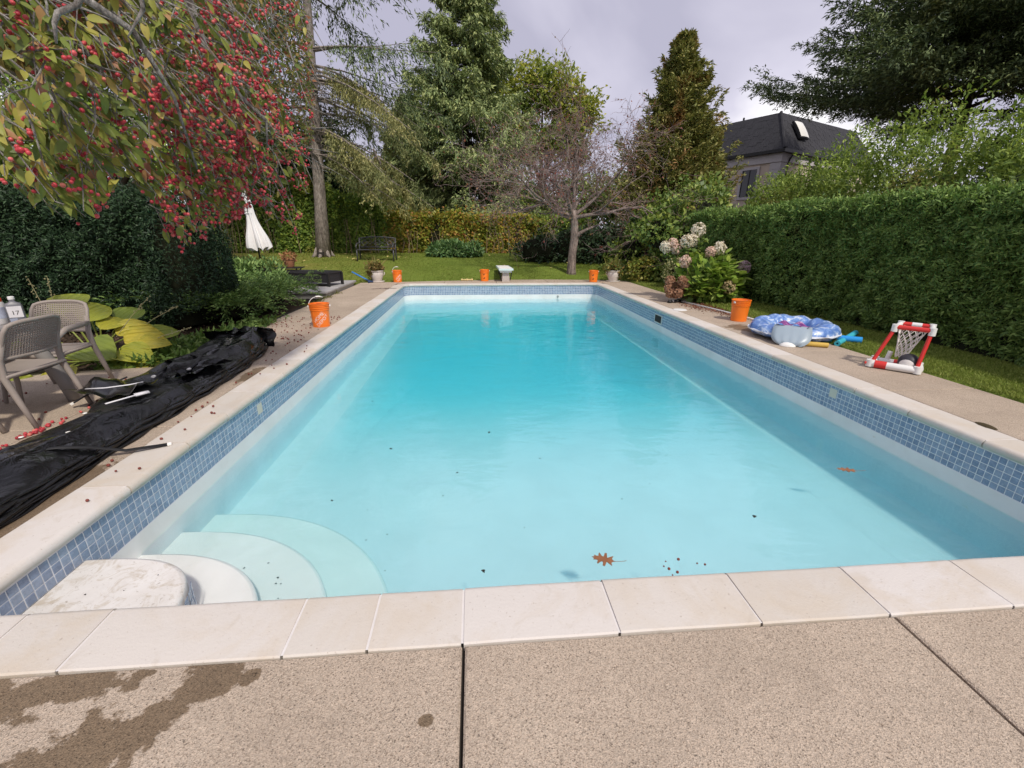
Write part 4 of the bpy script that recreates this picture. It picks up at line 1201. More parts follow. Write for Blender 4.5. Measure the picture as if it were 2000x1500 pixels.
def house():
    t = thing('house', 'beige stucco house with a charcoal mansard roof and skylight beyond the hedge', 'house', (22.0, 30.0, 0.1), math.atan2(0.457, 0.889))
    # local: +x along the right face, +y along the left face going away
    m = MB(); m.box(0, 0, -.3, 13, 9, 6.35); m.build('wall', M_STUCCO, t)
    m = MB(); m.box(-.10, -.10, 5.9, 13.1, 9.1, 6.45); m.build('frieze', M_TRIM, t)
    g = MB(); g.box(-.34, -.34, 6.43, 13.3, 9.3, 6.62); g.build('gutter', M_BLACKMETAL, t)
    r = MB(); a, b = 0.26, 1.25
    z0, z1 = 6.62, 9.05
    r.add([(-a, -a, z0), (13 + a, -a, z0), (13 + a, 9 + a, z0), (-a, 9 + a, z0), (b, b, z1), (13 - b, b, z1), (13 - b, 9 - b, z1), (b, 9 - b, z1), (6.5, 4.5, z1 + .5)],
          [(0, 1, 5, 4), (1, 2, 6, 5), (2, 3, 7, 6), (3, 0, 4, 7), (4, 5, 8), (5, 6, 8), (6, 7, 8), (7, 4, 8)])
    roof = r.build('roof', M_SHINGLE, t)
    sh_ = MB()
    sl = math.hypot(a + b, z1 - z0); nrow = 15
    for face in (0, 1):
        for i in range(nrow):
            f0, f1 = i / nrow, (i + 1) / nrow
            o0, o1 = -a + (a + b) * f0, -a + (a + b) * f1
            za, zb = z0 + (z1 - z0) * f0, z0 + (z1 - z0) * f1
            Lx = (13 if face == 0 else 9)
            x = o0; k = 0
            while x < Lx - o0 - .1:
                w_ = rnd.uniform(.26, .40); d = rnd.uniform(.02, .045)
                x2 = min(x + w_ - .012, Lx - o0)
                q = [(x, o0 - d * 1.0, za - .01), (x2, o0 - d, za - .01), (x2, o1 - d * .4, zb + .02), (x, o1 - d * .4, zb + .02), (x, o0 + .02, za - .01), (x2, o0 + .02, za - .01)]
                if face == 1: q = [(p[1], p[0], p[2]) for p in q]
                f = [(0, 1, 2, 3), (4, 5, 1, 0), (4, 0, 3), (5, 2, 1)]
                if face == 1: f = [tuple(reversed(c)) for c in f]
                sh_.add(q, f); x += w_
    so = sh_.build('shingles', M_SHINGLE, roof); so['kind'] = 'stuff'
    cap = MB(); cap.tube([(-a, -a, z0 + .03), (b, b, z1 + .05)], .09, 6); cap.build('hip_cap', M_SHINGLE, roof)
    # skylight on the right face
    dy = (a + b) / sl; dz = (z1 - z0) / sl
    M = Matrix.Translation((2.35, .42, 7.95)) @ Matrix(((1, 0, 0, 0), (0, dy, -dz, 0), (0, dz, dy, 0), (0, 0, 0, 1)))
    s = MB(); s.box(-.55, -.62, 0, .55, .62, .14, M=M); sk_ = s.build('skylight', M_BLACKMETAL, t)
    s = MB(); s.grid([[M @ Vector((x, y, .141 + .16 * math.cos(x * 2.4) * math.cos(y * 2.1))) for x in np.linspace(-.5, .5, 7)] for y in np.linspace(-.57, .57, 7)])
    s.build('dome', plain('white_acrylic', (.74, .73, .68), .3, .5), sk_, smooth=True)
    # windows of the left face
    for (y, z) in ((1.95, 4.75), (4.35, 4.75), (6.7, 4.75), (1.95, 1.9), (4.35, 1.9)):
        s = MB()
        w_, h_ = .52, .85
        for (y0, y1, q0, q1) in ((-w_ - .16, -w_, -h_ - .16, h_ + .16), (w_, w_ + .16, -h_ - .16, h_ + .16), (-w_, w_, h_, h_ + .16), (-w_, w_, -h_ - .16, -h_)):
            s.box(-.09, y + y0, z + q0, .0, y + y1, z + q1)
        wd = s.build('window', M_TRIM, t)
        s = MB(); s.box(-.03, y - w_, z - h_, -.012, y + w_, z + h_); s.build('pane', M_GLASSDARK, wd)
        s = MB(); s.box(-.05, y - .03, z - h_, -.031, y + .03, z + h_); s.box(-.05, y - w_, z - h_, -.031, y - w_ + .05, z + h_); s.box(-.05, y + w_ - .05, z - h_, -.031, y + w_, z + h_); s.build('sash', M_BLACKMETAL, wd)
    for (x, z) in ((5.0, 4.75), (9.0, 4.75)):
        s = MB(); s.box(x - .7, -.09, z - 1.0, x + .7, 0, z + 1.0); wd = s.build('window', M_TRIM, t)
        s = MB(); s.box(x - .54, -.095, z - .85, x + .54, -.0905, z + .85); s.build('pane', M_GLASSDARK, wd)
    q = MB(); q.slab(-.07, -.07, 0, .62, .62, .395, .02)
    for k in range(14):
        o = q.build('quoin', M_TRIM, t) if k == 0 else link('quoin', first.data, t)
        if k == 0: first = o
        o.location = (0, 0, .25 + k * .402)
    d = MB(); d.tube([(.9, -.28, 6.42), (.8, -.14, 6.1), (.72, -.10, 5.8), (.70, -.10, 0)], .05, 8); d.build('downpipe', M_BLACKMETAL, t, smooth=True)
    for vx, vy, vr in ((3.0, 5, .07), (4.5, 3.8, .05)):
        v = MB(); v.tube([(vx, vy, 9.0), (vx, vy, 9.65)], vr, 8); v.build('vent_pipe', M_BLACKMETAL, roof)
house()
def low_house():
    t = thing('house', 'low bungalow with grey roof and white fascia glimpsed between the spruces', 'house', (-5.2, 38.0, .6))
    m = MB(); m.box(-3, 0, -.3, 7.5, 6, 2.9); m.build('wall', M_STUCCO, t)
    m = MB(); m.add([(-3.5, -.6, 2.95), (8, -.6, 2.95), (8, 6.6, 2.95), (-3.5, 6.6, 2.95), (-1.5, 3, 4.5), (6, 3, 4.5)], [(0, 1, 5, 4), (1, 2, 5), (2, 3, 4, 5), (3, 0, 4)])
    m.build('roof', plain('grey_shingle', (.20, .18, .17), .9), t)
    m = MB(); m.box(-3.5, -.66, 2.78, 8, -.6, 2.97); m.build('fascia', M_WHITE, t)
    for x in (-1.4, 2.4, 5.2):
        s = MB(); s.box(x - .6, -.05, 1.0, x + .6, 0, 2.2); w_ = s.build('window', M_WHITE, t)
        s = MB(); s.box(x - .5, -.06, 1.1, x + .5, -.051, 2.1); s.build('pane', M_GLASSDARK, w_)
low_house()

# ------------------------------------------------------------------ raised stone platform with lounger, table, parasol
M_STONE = plain('grey_paving_stone', (0.36, 0.345, 0.34), 0.85, .25, var=.18, scale=4.0, bump=.3)
def platform():
    b = MB(); b.box(-5.6, 11.42, -.05, -1.50, 14.16, .085)
    p = struct(b.build('stone_platform', plain('pale_concrete', (.52, .49, .44), .9, bump=.3), None))
    n = 0
    for (x0, y0, x1, y1) in [(-1.95, 11.36, -1.44, 12.28), (-1.95, 12.29, -1.44, 13.24), (-1.95, 13.25, -1.44, 14.2)] + \
            [(-2.86 - .92 * i, 11.36, -1.96 - .92 * i, 11.86) for i in range(4)] + [(-2.86 - .92 * i, 11.87 + .78 * j, -1.96 - .92 * i, 12.64 + .78 * j) for i in range(4) for j in range(3)]:
        s = MB(); s.slab(x0, y0, .088, x1, y1, .135 + rnd.gauss(0, .001), .008); s.build('paving_stone', M_STONE, p)
platform()
M_WICKER = None
def m_wicker():
    t = NT('dark_wicker'); P = t.obj()
    w1 = t.n('ShaderNodeTexWave', {'Vector': P, 'Scale': 26.0, 'Distortion': 0.3}, bands_direction='Z')
    w2 = t.n('ShaderNodeTexWave', {'Vector': P, 'Scale': 16.0, 'Distortion': 0.3}, bands_direction='X')
    h = t.math('MULTIPLY', w1.outputs['Fac'], w2.outputs['Fac'])
    c = t.ramp(h, [(0.0, (0.010, 0.009, 0.011)), (1.0, (0.045, 0.040, 0.046))])
    return t.done(t.bsdf(c, .5, t.bump(h, .6, .01), .4))
M_WICKER = m_wicker()
def lounger():
    t = thing('sun_lounger', 'black wicker sun lounger on the grey stone platform', 'sun lounger', (-2.55, 12.98, .137), R(-14))
    m = MB(); m.box(-.95, -.34, .10, .95, .34, .33); m.build('wicker_body', M_WICKER, t)
    m = MB(); m.slab(-.97, -.36, .331, .97, .36, .375, .012); m.build('top_frame', M_WICKER, t)
    m = MB(); m.box(-.80, -.27, .376, .93, .27, .384); m.build('sling', plain('black_sling', (.02, .02, .022), .7), t)
    l = MB(); l.box(-.03, -.03, 0, .03, .03, .33)
    for k, (x, y) in enumerate(((.955, -.345), (.955, .345), (-.955, -.345), (-.955, .345))):
        o = l.build('leg', M_BLACKMETAL, t) if k == 0 else link('leg', o.data, t)
        o.location = (x, y, 0)
lounger()
def side_table():
    t = thing('side_table', 'small black metal side table carrying the terracotta pot', 'table', (-3.02, 13.25, .137))
    m = MB(); m.slab(-.36, -.27, .43, .36, .27, .455, .006); m.build('tabletop', M_BLACKMETAL, t)
    l = MB(); l.tube([(.30, .20, .43), (.16, .11, .28), (.14, .10, .12), (.25, .17, .0)], .014, 6)
    for k in range(4):
        o = l.build('leg', M_BLACKMETAL, t) if k == 0 else link('leg', o.data, t)
        o.scale = ((1, 1, 1), (-1, 1, 1), (1, -1, 1), (-1, -1, 1))[k]
    tp = thing('flower_pot', 'terracotta pot of dried orange flowers on the side table', 'plant pot', (-2.97, 13.25, .593))
    m = MB(); m.lathe([(0, 0), (.10, 0), (.115, .02), (.15, .20), (.165, .20), (.165, .235), (.14, .235), (.13, .18), (0, .18)], 20); m.build('pot', plain('terracotta', (.36, .16, .085), .85, bump=.3), tp, smooth=True, angle=40)
    rs = np.random.RandomState(5); lv = Leaves(); blob(lv, (0, 0, .28), (.20, .20, .14), 260, .07, .05, rs, lump=.5, shell=.3)
    lv.build('dried_flowers', leafmat('dried_petals', [(0, (.30, .13, .05)), (.5, (.42, .22, .10)), (1, (.50, .33, .18))], .7, .2), tp)
side_table()
def parasol():
    t = thing('parasol', 'closed white patio parasol on a black pole behind the juniper', 'parasol', (-3.20, 12.2, .10), R(20))
    t.rotation_euler = (R(1), R(-4), R(20)); t.scale = (.90, .90, .94)
    m = MB(); m.tube([(0, 0, 0), (0, 0, 2.62)], .022, 10); m.build('pole', M_BLACKMETAL, t, smooth=True)
    m = MB(); m.lathe([(0, 0), (.26, 0), (.26, .05), (.06, .09), (.035, .30), (0, .30)], 20); m.build('base', M_BLACKMETAL, t, smooth=True, angle=40)
    m = MB()
    rows = []
    for i in range(22):
        f = i / 21; z = 2.58 - 1.50 * f
        R_ = .035 + .02 * math.sin(f * 9) + .20 * f ** 1.15
        row = []
        for j in range(65):
            a = 2 * math.pi * j / 64
            fold = 1 + (.30 * f + .05) * math.cos(a * 8 + .8 * math.sin(a * 2 + f)) + .05 * math.sin(a * 19 + f * 4)
            row.append((R_ * fold * math.cos(a) + .05 * f, R_ * fold * math.sin(a), z + .05 * f * math.cos(a * 8)))
        rows.append(row)
    m.grid(rows, flip=True)
    ca = m.build('canopy', plain('white_canvas', (.78, .76, .75), .8, .2, var=.04), t, smooth=True)
    m = MB(); m.tube([(.10 * math.cos(a), .10 * math.sin(a), 1.98 + .01 * math.sin(a * 3)) for a in np.linspace(0, 6.28, 20)[:-1]], .010, 6, closed=True, flat=2.0); m.build('tie', M_WHITE, ca)
    m = MB(); m.tube([(0, 0, 2.58), (0, 0, 2.70)], [.03, .012], 8); m.build('finial', M_WHITE, t, smooth=True)
parasol()

# ------------------------------------------------------------------ bench on the lawn
M_BENCH = plain('greyed_black_metal', (.060, .060, .066), .4, .5)  # black metal with its base colour lightened to grey
def bench():
    t = thing('garden_bench', 'black metal garden bench with a lattice back on the lawn', 'bench', (-1.72, 18.95, lawn_z(-1.7, 18.95) + .0), R(-3))
    W2 = .72
    for x in (-W2, W2):
        m = MB(); m.tube([(x, -.28, 0), (x, -.27, .25), (x, -.26, .42)], .028, 8); m.build('leg', M_BENCH, t, smooth=True)
        m = MB(); m.tube([(x, .20, 0), (x, .16, .25), (x, .16, .45), (x, .24, .88)], .028, 8); m.build('leg', M_BENCH, t, smooth=True)
        m = MB(); m.tube([(x, .20, .66), (x, .0, .67), (x, -.22, .64), (x, -.30, .56), (x, -.28, .45)], .026, 8); m.build('armrest', M_BENCH, t, smooth=True)
    for k in range(6):
        m = MB(); m.slab(-W2, -.28 + k * .075, .415, W2, -.215 + k * .075, .44, .005); m.build('seat_slat', M_BENCH, t)
    m = MB()
    top = [(x, .235, .86 + .055 * (1 - (x / W2) ** 2)) for x in np.linspace(-W2, W2, 13)]
    m.tube(top, .022, 8); m.tube([(-W2, .17, .52), (W2, .17, .52)], .020, 8)
    br = m.build('backrest', M_BENCH, t, smooth=True)
    m = MB()
    def bk(x, z): return (x, .17 + (z - .52) * .19, z)
    for k in range(7):
        x = -.6 + k * .2
        m.tube([bk(x, .53), bk(x + .12, .62), bk(x - .12, .76), bk(x, .85 + .05 * (1 - (x / W2) ** 2))], .011, 5)
        m.tube([bk(x, .53), bk(x - .12, .62), bk(x + .12, .76), bk(x, .85 + .05 * (1 - (x / W2) ** 2))], .011, 5)
    for cx in (-.5, 0, .5):
        m.tube([bk(cx + .10 * math.cos(a), .69 + .10 * math.sin(a)) for a in np.linspace(0, 6.28, 14)[:-1]], .011, 5, closed=True)
    m.build('lattice', M_BENCH, br)
bench()

# ------------------------------------------------------------------ orange buckets
M_ORANGE = plain('orange_plastic', (0.86, 0.20, 0.018), 0.38, .45, var=.06)
M_LOGO = plain('white_print', (.80, .70, .66), .6)
M_HANDLE = plain('white_handle', (.78, .78, .76), .4)
def bucket(label, x, y, rz, mark, handle, sc=1.0):
    t = thing('bucket', label, 'bucket', (x, y, 0.002), rz, 'orange buckets round the pool')
    t.scale = (sc, sc, sc)
    m = MB()
    H = .37
    def rr(z): return .130 + .020 * z / H
    pr = [(0, .012), (.122, .010), (.128, 0), (.131, .0)]
    pr += [(rr(z), z) for z in (.01, .1, .2, .262)]
    for z in (.268, .300, .332):
        pr += [(rr(z) + .009, z), (rr(z) + .010, z + .012), (rr(z) + .001, z + .016), (rr(z) + .001, z + .026)]
    pr += [(.160, .358), (.161, .370), (.150, .372), (.146, .36), (.125, .03), (0, .03)]
    m.lathe(pr, 40)
    body = m.build('body', M_ORANGE, t, smooth=True, angle=50)
    if mark == 'logo':
        mm = MB()
        for txt, off in (('HOME', .045), ('DEPOT', -.045)):
            V, F = text_mesh(txt, .092)
            V[:, 1] += off
            c, s = math.cos(R(45)), math.sin(R(45))
            X = (V[:, 0] * c - V[:, 1] * s) * .82; Z = (V[:, 0] * s + V[:, 1] * c) * .82 + .135
            A = X / .134 - math.pi / 2
            rad = np.array([rr(z) for z in Z]) + .0018
            mm.add([(rad[i] * math.cos(A[i]), rad[i] * math.sin(A[i]), Z[i]) for i in range(len(A))], F)
        mm.build('lettering', M_LOGO, body)
        fr = MB()
        for (xa, za, xb, zb) in ((-.105, .03, .105, .03), (-.105, .245, .105, .245), (-.105, .03, -.105, .245), (.105, .03, .105, .245)):
            pts = []
            for k in range(9):
                xx = xa + (xb - xa) * k / 8; zz = za + (zb - za) * k / 8
                a = xx / .134 - math.pi / 2; pts.append(((rr(zz) + .001) * math.cos(a), (rr(zz) + .001) * math.sin(a), zz))
            fr.tube(pts, .003, 5)
        fr.build('moulded_frame', M_ORANGE, body)
    elif mark == 'dots':
        mm = MB()
        for z, dx in ((.22, .0), (.10, .01)):
            for ex, ez, r_ in ((0, 0, .020), (.016, .018, .013), (-.018, -.006, .012)):
                a = (dx + ex) / .134 - math.pi / 2 - .3
                M = Matrix.Translation(((rr(z) + .001) * math.cos(a), (rr(z) + .001) * math.sin(a), z + ez)) @ Euler((0, 0, a + math.pi / 2)).to_matrix().to_4x4() @ Euler((R(90), 0, 0)).to_matrix().to_4x4()
                mm.lathe([(0, .0012), (r_, .001), (r_, -.002)], 8, M=M)
        mm.build('printed_marks', plain('dark_print', (.10, .035, .01), .7), body)
    h = MB()
    if handle == 'up':
        pts = [(.155 * math.cos(a), .02 * math.sin(a), .33 + .15 * math.sin(a) * (1.0)) for a in np.linspace(math.pi, .35 * math.pi, 10)]
        h.tube(pts, .005, 6); h.tube(pts[-4:-1], .011, 8)
    elif handle == 'down':
        pts = [(.165 * math.cos(a), -.165 * abs(math.sin(a)) * .9, .335 - .16 * math.sin(a)) for a in np.linspace(math.pi, 0, 14)]
        h.tube(pts, .0035, 6)
    for s in (-1, 1): h.box(s * .158 - .014, -.014, .318, s * .158 + .014, .014, .346)
    h.build('handle', M_HANDLE, t, smooth=True, angle=40)
bucket('orange bucket with white lettering and its white handle up, beside the juniper', -.42, 7.66, R(18), 'logo', 'up', 1.03)
bucket('orange bucket with lettering on its side next to the far left white pot', -.32, 14.98, R(35), 'logo', 'up')
bucket('orange bucket with dark marks beside the diving board', 2.52, 15.2, R(8), 'dots', 'none')
bucket('orange bucket with dark marks next to the far right white pot', 6.13, 14.78, R(-4), 'dots', 'none')
bucket('plain orange bucket on the right deck near the blue float', 7.02, 7.72, R(200), 'plain', 'none', 1.03)

# ------------------------------------------------------------------ white urns with plants
M_URN = plain('white_glazed_urn', (.62, .57, .53), .55, .4, var=.12, scale=6, bump=.15)
def urn(label, x, y, mat, seed, spiky):
    t = thing('plant_urn', label, 'plant pot', (x, y, 0.002))
    m = MB(); m.lathe([(0, 0), (.21, 0), (.235, .012), (.235, .03), (.20, .03), (0, .03)], 28); m.build('saucer', M_URN, t, smooth=True, angle=40)
    m = MB(); m.lathe([(0, .031), (.135, .031), (.15, .05), (.19, .14), (.213, .23), (.215, .28), (.205, .315), (.225, .33), (.235, .345), (.235, .365), (.205, .368), (.195, .33), (0, .33)], 32); m.build('pot', M_URN, t, smooth=True, angle=40)
    for s in (-1, 1):
        h = MB(); h.tube([(s * .205, 0, .31), (s * .25, 0, .30), (s * .255, 0, .25), (s * .215, 0, .21)], .014, 7); h.build('handle', M_URN, t, smooth=True)
    m = MB(); m.lathe([(0, .345), (.19, .342)], 20); m.build('soil', M_SOIL, t)
    rs = np.random.RandomState(seed)
    lv = Leaves(); blob(lv, (0, 0, .45), (.38, .30, .20), 900, .09, .045, rs, lump=.6, lscale=4, up=.2, shell=.2)
    blob(lv, (-.16 if seed % 2 else .16, -.12, .30), (.16, .12, .20), 220, .08, .045, rs, lump=.5, lscale=4, up=-.3, shell=.3)
    lv.build('foliage', mat, t)
    sp_ = Leaves(); n = 46
    D = unit(rs.normal(0, .42, (n, 3)) + np.array([0, 0, 1.0])); N = unit(np.cross(D, rvec(n, rs)))
    P = np.stack([rs.normal(0, .05, n), rs.normal(0, .05, n), np.full(n, .37)], 1)
    sp_.quads(P, D, N, rs.uniform(.35, .62, n), .022, .12); sp_.build('spiky_leaves', spiky, t)
    return t
M_DRYPLANT = leafmat('fading_plant', [(0, (.10, .12, .03)), (.5, (.22, .18, .06)), (1, (.33, .20, .08))], .6, .3)
M_SPIKE = leafmat('yellow_spikes', [(0, (.16, .19, .04)), (.6, (.33, .30, .08)), (1, (.40, .30, .12))], .5, .3)
urn('white urn with browning spiky plant at the far left corner of the deck', -.98, 15.02, M_DRYPLANT, 301, M_SPIKE)
urn('white urn with yellow green spiky plant at the far right corner of the deck', 6.83, 14.86, leafmat('mixed_urn_plant', [(0, (.07, .12, .03)), (.5, (.18, .21, .05)), (.85, (.36, .27, .07)), (1, (.36, .16, .07))], .5, .3), 302, M_SPIKE)

# ------------------------------------------------------------------ diving board
def diving():
    t = thing('diving_board', 'short white diving board on a pedestal at the far end of the pool', 'diving board', (3.22, 14.78, 0))
    m = MB()
    zf, zb, L = .37, .33, 2.2
    v = []
    for (x, y, z) in ((-.235, 0, zf), (.235, 0, zf), (.235, L, zb), (-.235, L, zb)):
        v += [(x, y, z), (x, y, z + .06)]
    m.add(v, [(0, 2, 3, 1), (2, 4, 5, 3), (4, 6, 7, 5), (6, 0, 1, 7), (1, 3, 5, 7), (0, 6, 4, 2)])
    b = m.build('board', plain('pale_aqua_board', (.62, .72, .72), .45, .4, var=.04), t)
    m = MB(); m.box(-.20, .02, zf + .0605, .20, L - .02, zf + .0625); m.build('grip_tread', plain('white_tread', (.78, .76, .73), .8), b)
    b.children[0].rotation_euler = (-math.atan2(zf - zb, L), 0, 0)
    m = MB(); m.box(-.19, .08, .30, .19, .62, .369); m.build('mount_plate', M_WHITE, t)
    m = MB(); m.add([(-.13, .16, 0), (.13, .16, 0), (.13, .56, 0), (-.13, .56, 0), (-.10, .14, .30), (.10, .14, .30), (.10, .56, .30), (-.10, .56, .30)],
                    [(0, 1, 5, 4), (1, 2, 6, 5), (2, 3, 7, 6), (3, 0, 4, 7)]); m.build('pedestal', plain('weathered_pedestal', (.50, .45, .42), .8, var=.2, scale=14), t)
    for s in (-1, 1):
        m = MB(); m.tube([(s * .20, .30, .30), (s * .185, .30, .18), (s * .14, .30, .02)], .016, 6); m.build('bracket', M_BLACKMETAL, t)
    for s in (-1, 1):
        m = MB(); m.tube([(s * .15, L - .5, .30), (s * .15, L - .5, .05)], .02, 6); m.build('rear_post', M_BLACKMETAL, t)
diving()
def bone():
    m = MB(); z = .035
    m.tube([(-.14, 0, z), (.14, .02, z)], .022, 10)
    for x, y in ((-.17, 0), (.17, .02), (0.0, .01)):
        m.lathe([(0, -.034), (.026, -.026), (.04, 0), (.026, .026), (0, .034)], 12, M=Matrix.Translation((x, y, z)) @ Euler((0, R(90), 0)).to_matrix().to_4x4())
    o = m.build('pool_toy', plain('pale_yellow_foam', (.70, .55, .25), .6), None, smooth=True); o.location = (1.93, 15.27, .002)
    tag(o, 'pale yellow dumbbell shaped toy on the far deck edge', 'toy')
bone()
def blue_brush():
    t = thing('pool_brush', 'blue handled pool brush leaning against the far left white urn', 'pool brush', (-1.10, 14.80, 0))
    m = MB(); m.tube([(-.08, 0, .05), (-.62, .10, .33)], .042, 10, flat=.55); m.build('handle', plain('blue_plastic', (.05, .20, .52), .4), t, smooth=True)
    m = MB(); m.tube([(-.20, .02, .10), (.03, -.02, .02)], .05, 8, flat=.5); m.tube([(-.08, -.14, .03), (-.02, .12, .03)], .03, 6); m.build('brush_head', plain('dark_blue_plastic', (.02, .045, .12), .5), t, smooth=True)
blue_brush()

# ------------------------------------------------------------------ right deck: lid, pole, float, noodles, hoop
m = MB(); m.lathe([(0, .012), (.13, .012), (.14, .006), (.14, 0)], 30); o = m.build('skimmer_lid', M_WHITE, None, smooth=True, angle=30); o.location = (6.47, 8.95, .001)
tag(o, 'round white skimmer lid set in the right deck', 'lid')
def pole():
    t = thing('pool_pole', 'long white pool pole with a black and white head lying on the right deck edge', 'pool pole', (0, 0, 0))
    m = MB(); m.tube([(6.98, 10.0, .03), (7.25, 8.2, .03), (7.33, 7.0, .022)], .016, 8); m.build('pole', M_WHITE, t, smooth=True)
    m = MB(); m.tube([(6.66, 9.93, .035), (6.98, 10.12, .04)], .028, 8); m.tube([(6.95, 10.16, .04), (7.15, 10.28, .06)], .028, 8); hd = m.build('head', M_WHITE, t, smooth=True)
    m = MB(); m.tube([(6.64, 9.91, .03), (6.72, 9.96, .03)], .040, 8); m.tube([(6.80, 9.98, .03), (7.02, 10.06, .03)], .034, 8); m.build('bumper', M_BLACKMETAL, hd, smooth=True)
pole()
def m_float(name, a, b, c):
    t = NT(name); P = t.obj()
    col = t.ramp(t.noise(P, 7.0, 3.0, .6, 1.0), [(0.40, a), (0.52, b), (0.62, c)])
    return t.done(t.bsdf(col, .28, t.bump(t.noise(P, 14.0, 3.0, .5, .8), .35, .02), .5))
def floaty():
    t = thing('pool_float', 'half deflated round blue pool float with a grey pillow on the right deck', 'pool float', (7.06, 6.34, 0.003), math.atan2(-.79, -.61) + math.pi / 2)
    def ringmesh(R0, ax, az, zc, k, wr, seed, sag=0.0):
        m = MB(); n = 72; rows = []
        for i in range(n + 1):
            a = 2 * math.pi * i / n
            b = 1 - wr * abs(math.sin(a * k / 2)) ** 6 + .05 * math.sin(a * 3 + seed)
            row = []
            for j in range(17):
                q = 2 * math.pi * j / 16
                r_ = R0 + ax * b * math.cos(q); z = zc + az * b * math.sin(q) * (1 + sag * math.sin(a)) + .010 * math.sin(a * 13 + q * 2)
                row.append((r_ * math.cos(a), r_ * math.sin(a) * .95, max(0.004, z)))
            rows.append(row)
        m.grid(rows); return m
    blue = m_float('blue_vinyl_print', (.10, .20, .50), (.22, .36, .66), (.62, .68, .80))
    ringmesh(.44, .165, .125, .125, 9, .16, 1.0, .25).build('outer_ring', blue, t, smooth=True)
    m = MB(); m.grid([[(r_ * math.cos(a), r_ * math.sin(a) * .95, .07 + .035 * math.sin(a * 4 + r_ * 20) * r_ + .02 * math.cos(r_ * 30)) for a in np.linspace(0, 2 * math.pi, 49)] for r_ in (.36, .25, .14, .02)])
    m.build('seat_mesh', plain('pale_blue_vinyl', (.30, .48, .68), .35), t, smooth=True)
    ringmesh(.60, .022, .010, .11, 18, .3, .4).build('seam', plain('white_seam', (.62, .66, .74), .5), t, smooth=True)
    m = MB(); rows = []
    for i in range(15):
        u = -1 + 2 * i / 14; row = []
        for j in range(11):
            v = -1 + 2 * j / 10
            w_ = .25 * math.sqrt(max(0, 1 - .72 * v * v if v < 0 else 1 - .12 * v * v))
            bul = math.sqrt(max(0, (1 - u ** 4) * (1 - v ** 4)))
            y = -.50 - .10 + .13 * v; z = .125 + .125 * v
            row.append((u * w_, y - .055 * bul - .012 * math.sin(u * 14) * (1 - v) * .5, max(.006, z + .02 * bul)))
        rows.append(row)
    m.grid(rows, flip=True)
    pl = m.build('pillow', plain('grey_vinyl', (.30, .37, .43), .35, .45, var=.10, scale=5, bump=.2), t, smooth=True)
    m = MB(); m.grid([[(x, -.47 + .05 * math.cos(x * 9) - .13 * k, .262 + .028 * math.sin(x * 31 + k) - .012 * k) for x in np.linspace(-.21, .21, 22)] for k in np.linspace(-.8, .5, 5)])
    m.build('window_film', m_float('purple_shiny_film', (.16, .05, .20), (.33, .10, .32), (.55, .35, .52)), pl, smooth=True)
    m = MB(); m.lathe([(0, .055), (.04, .05), (.075, .02), (.08, 0)], 14, M=Matrix.Translation((-.02, -.74, 0)) @ Matrix.Diagonal((1.3, .7, 1, 1))); m.build('valve_flap', M_WHITE, t, smooth=True)
floaty()
def noodle(label, pts, col, r_=.036):
    m = MB()
    P = [Vector(p) for p in pts]
    k = 14
    for rad, fl in ((r_, 0), (r_ * .36, 1)):
        b = m.n
        m.tube(P, rad, k, caps=False)
        if fl:
            for i in range(len(m.f) - (len(P) - 1) * k, len(m.f)): m.f[i] = tuple(reversed(m.f[i]))
    n1 = len(P) * k
    for e in (0, (len(P) - 1) * k):
        for j in range(k):
            j2 = (j + 1) % k
            q = (e + j, n1 + e + j, n1 + e + j2, e + j2)
            m.f.append(q if e == 0 else q[::-1]); m.mi.append(0)
    # rounded mid points
    o = m.build('pool_noodle', plain(label.split()[0] + '_foam', col, .75, .25, var=.06), None, smooth=True, angle=50)
    tag(o, label, 'pool noodle', 'foam noodles under the blue float')
noodle('blue foam noodle sticking out furthest to the right of the float', [(6.75, 6.50, .055), (7.2, 6.18, .06), (7.74, 5.80, .062)], (.03, .30, .72), .046)
noodle('teal foam noodle pointing up the lawn behind the blue one', [(7.32, 5.74, .035), (7.66, 5.99, .04), (8.08, 6.30, .06)], (.05, .42, .52), .040)
noodle('green teal foam noodle with a short end below the blue one', [(6.8, 6.33, .04), (7.1, 6.13, .04), (7.39, 5.93, .042)], (.03, .36, .38), .036)
noodle('yellow foam noodle peeping out nearest the pool', [(6.60, 5.90, .036), (6.86, 5.76, .036), (7.10, 5.64, .036)], (.62, .42, .10), .034)

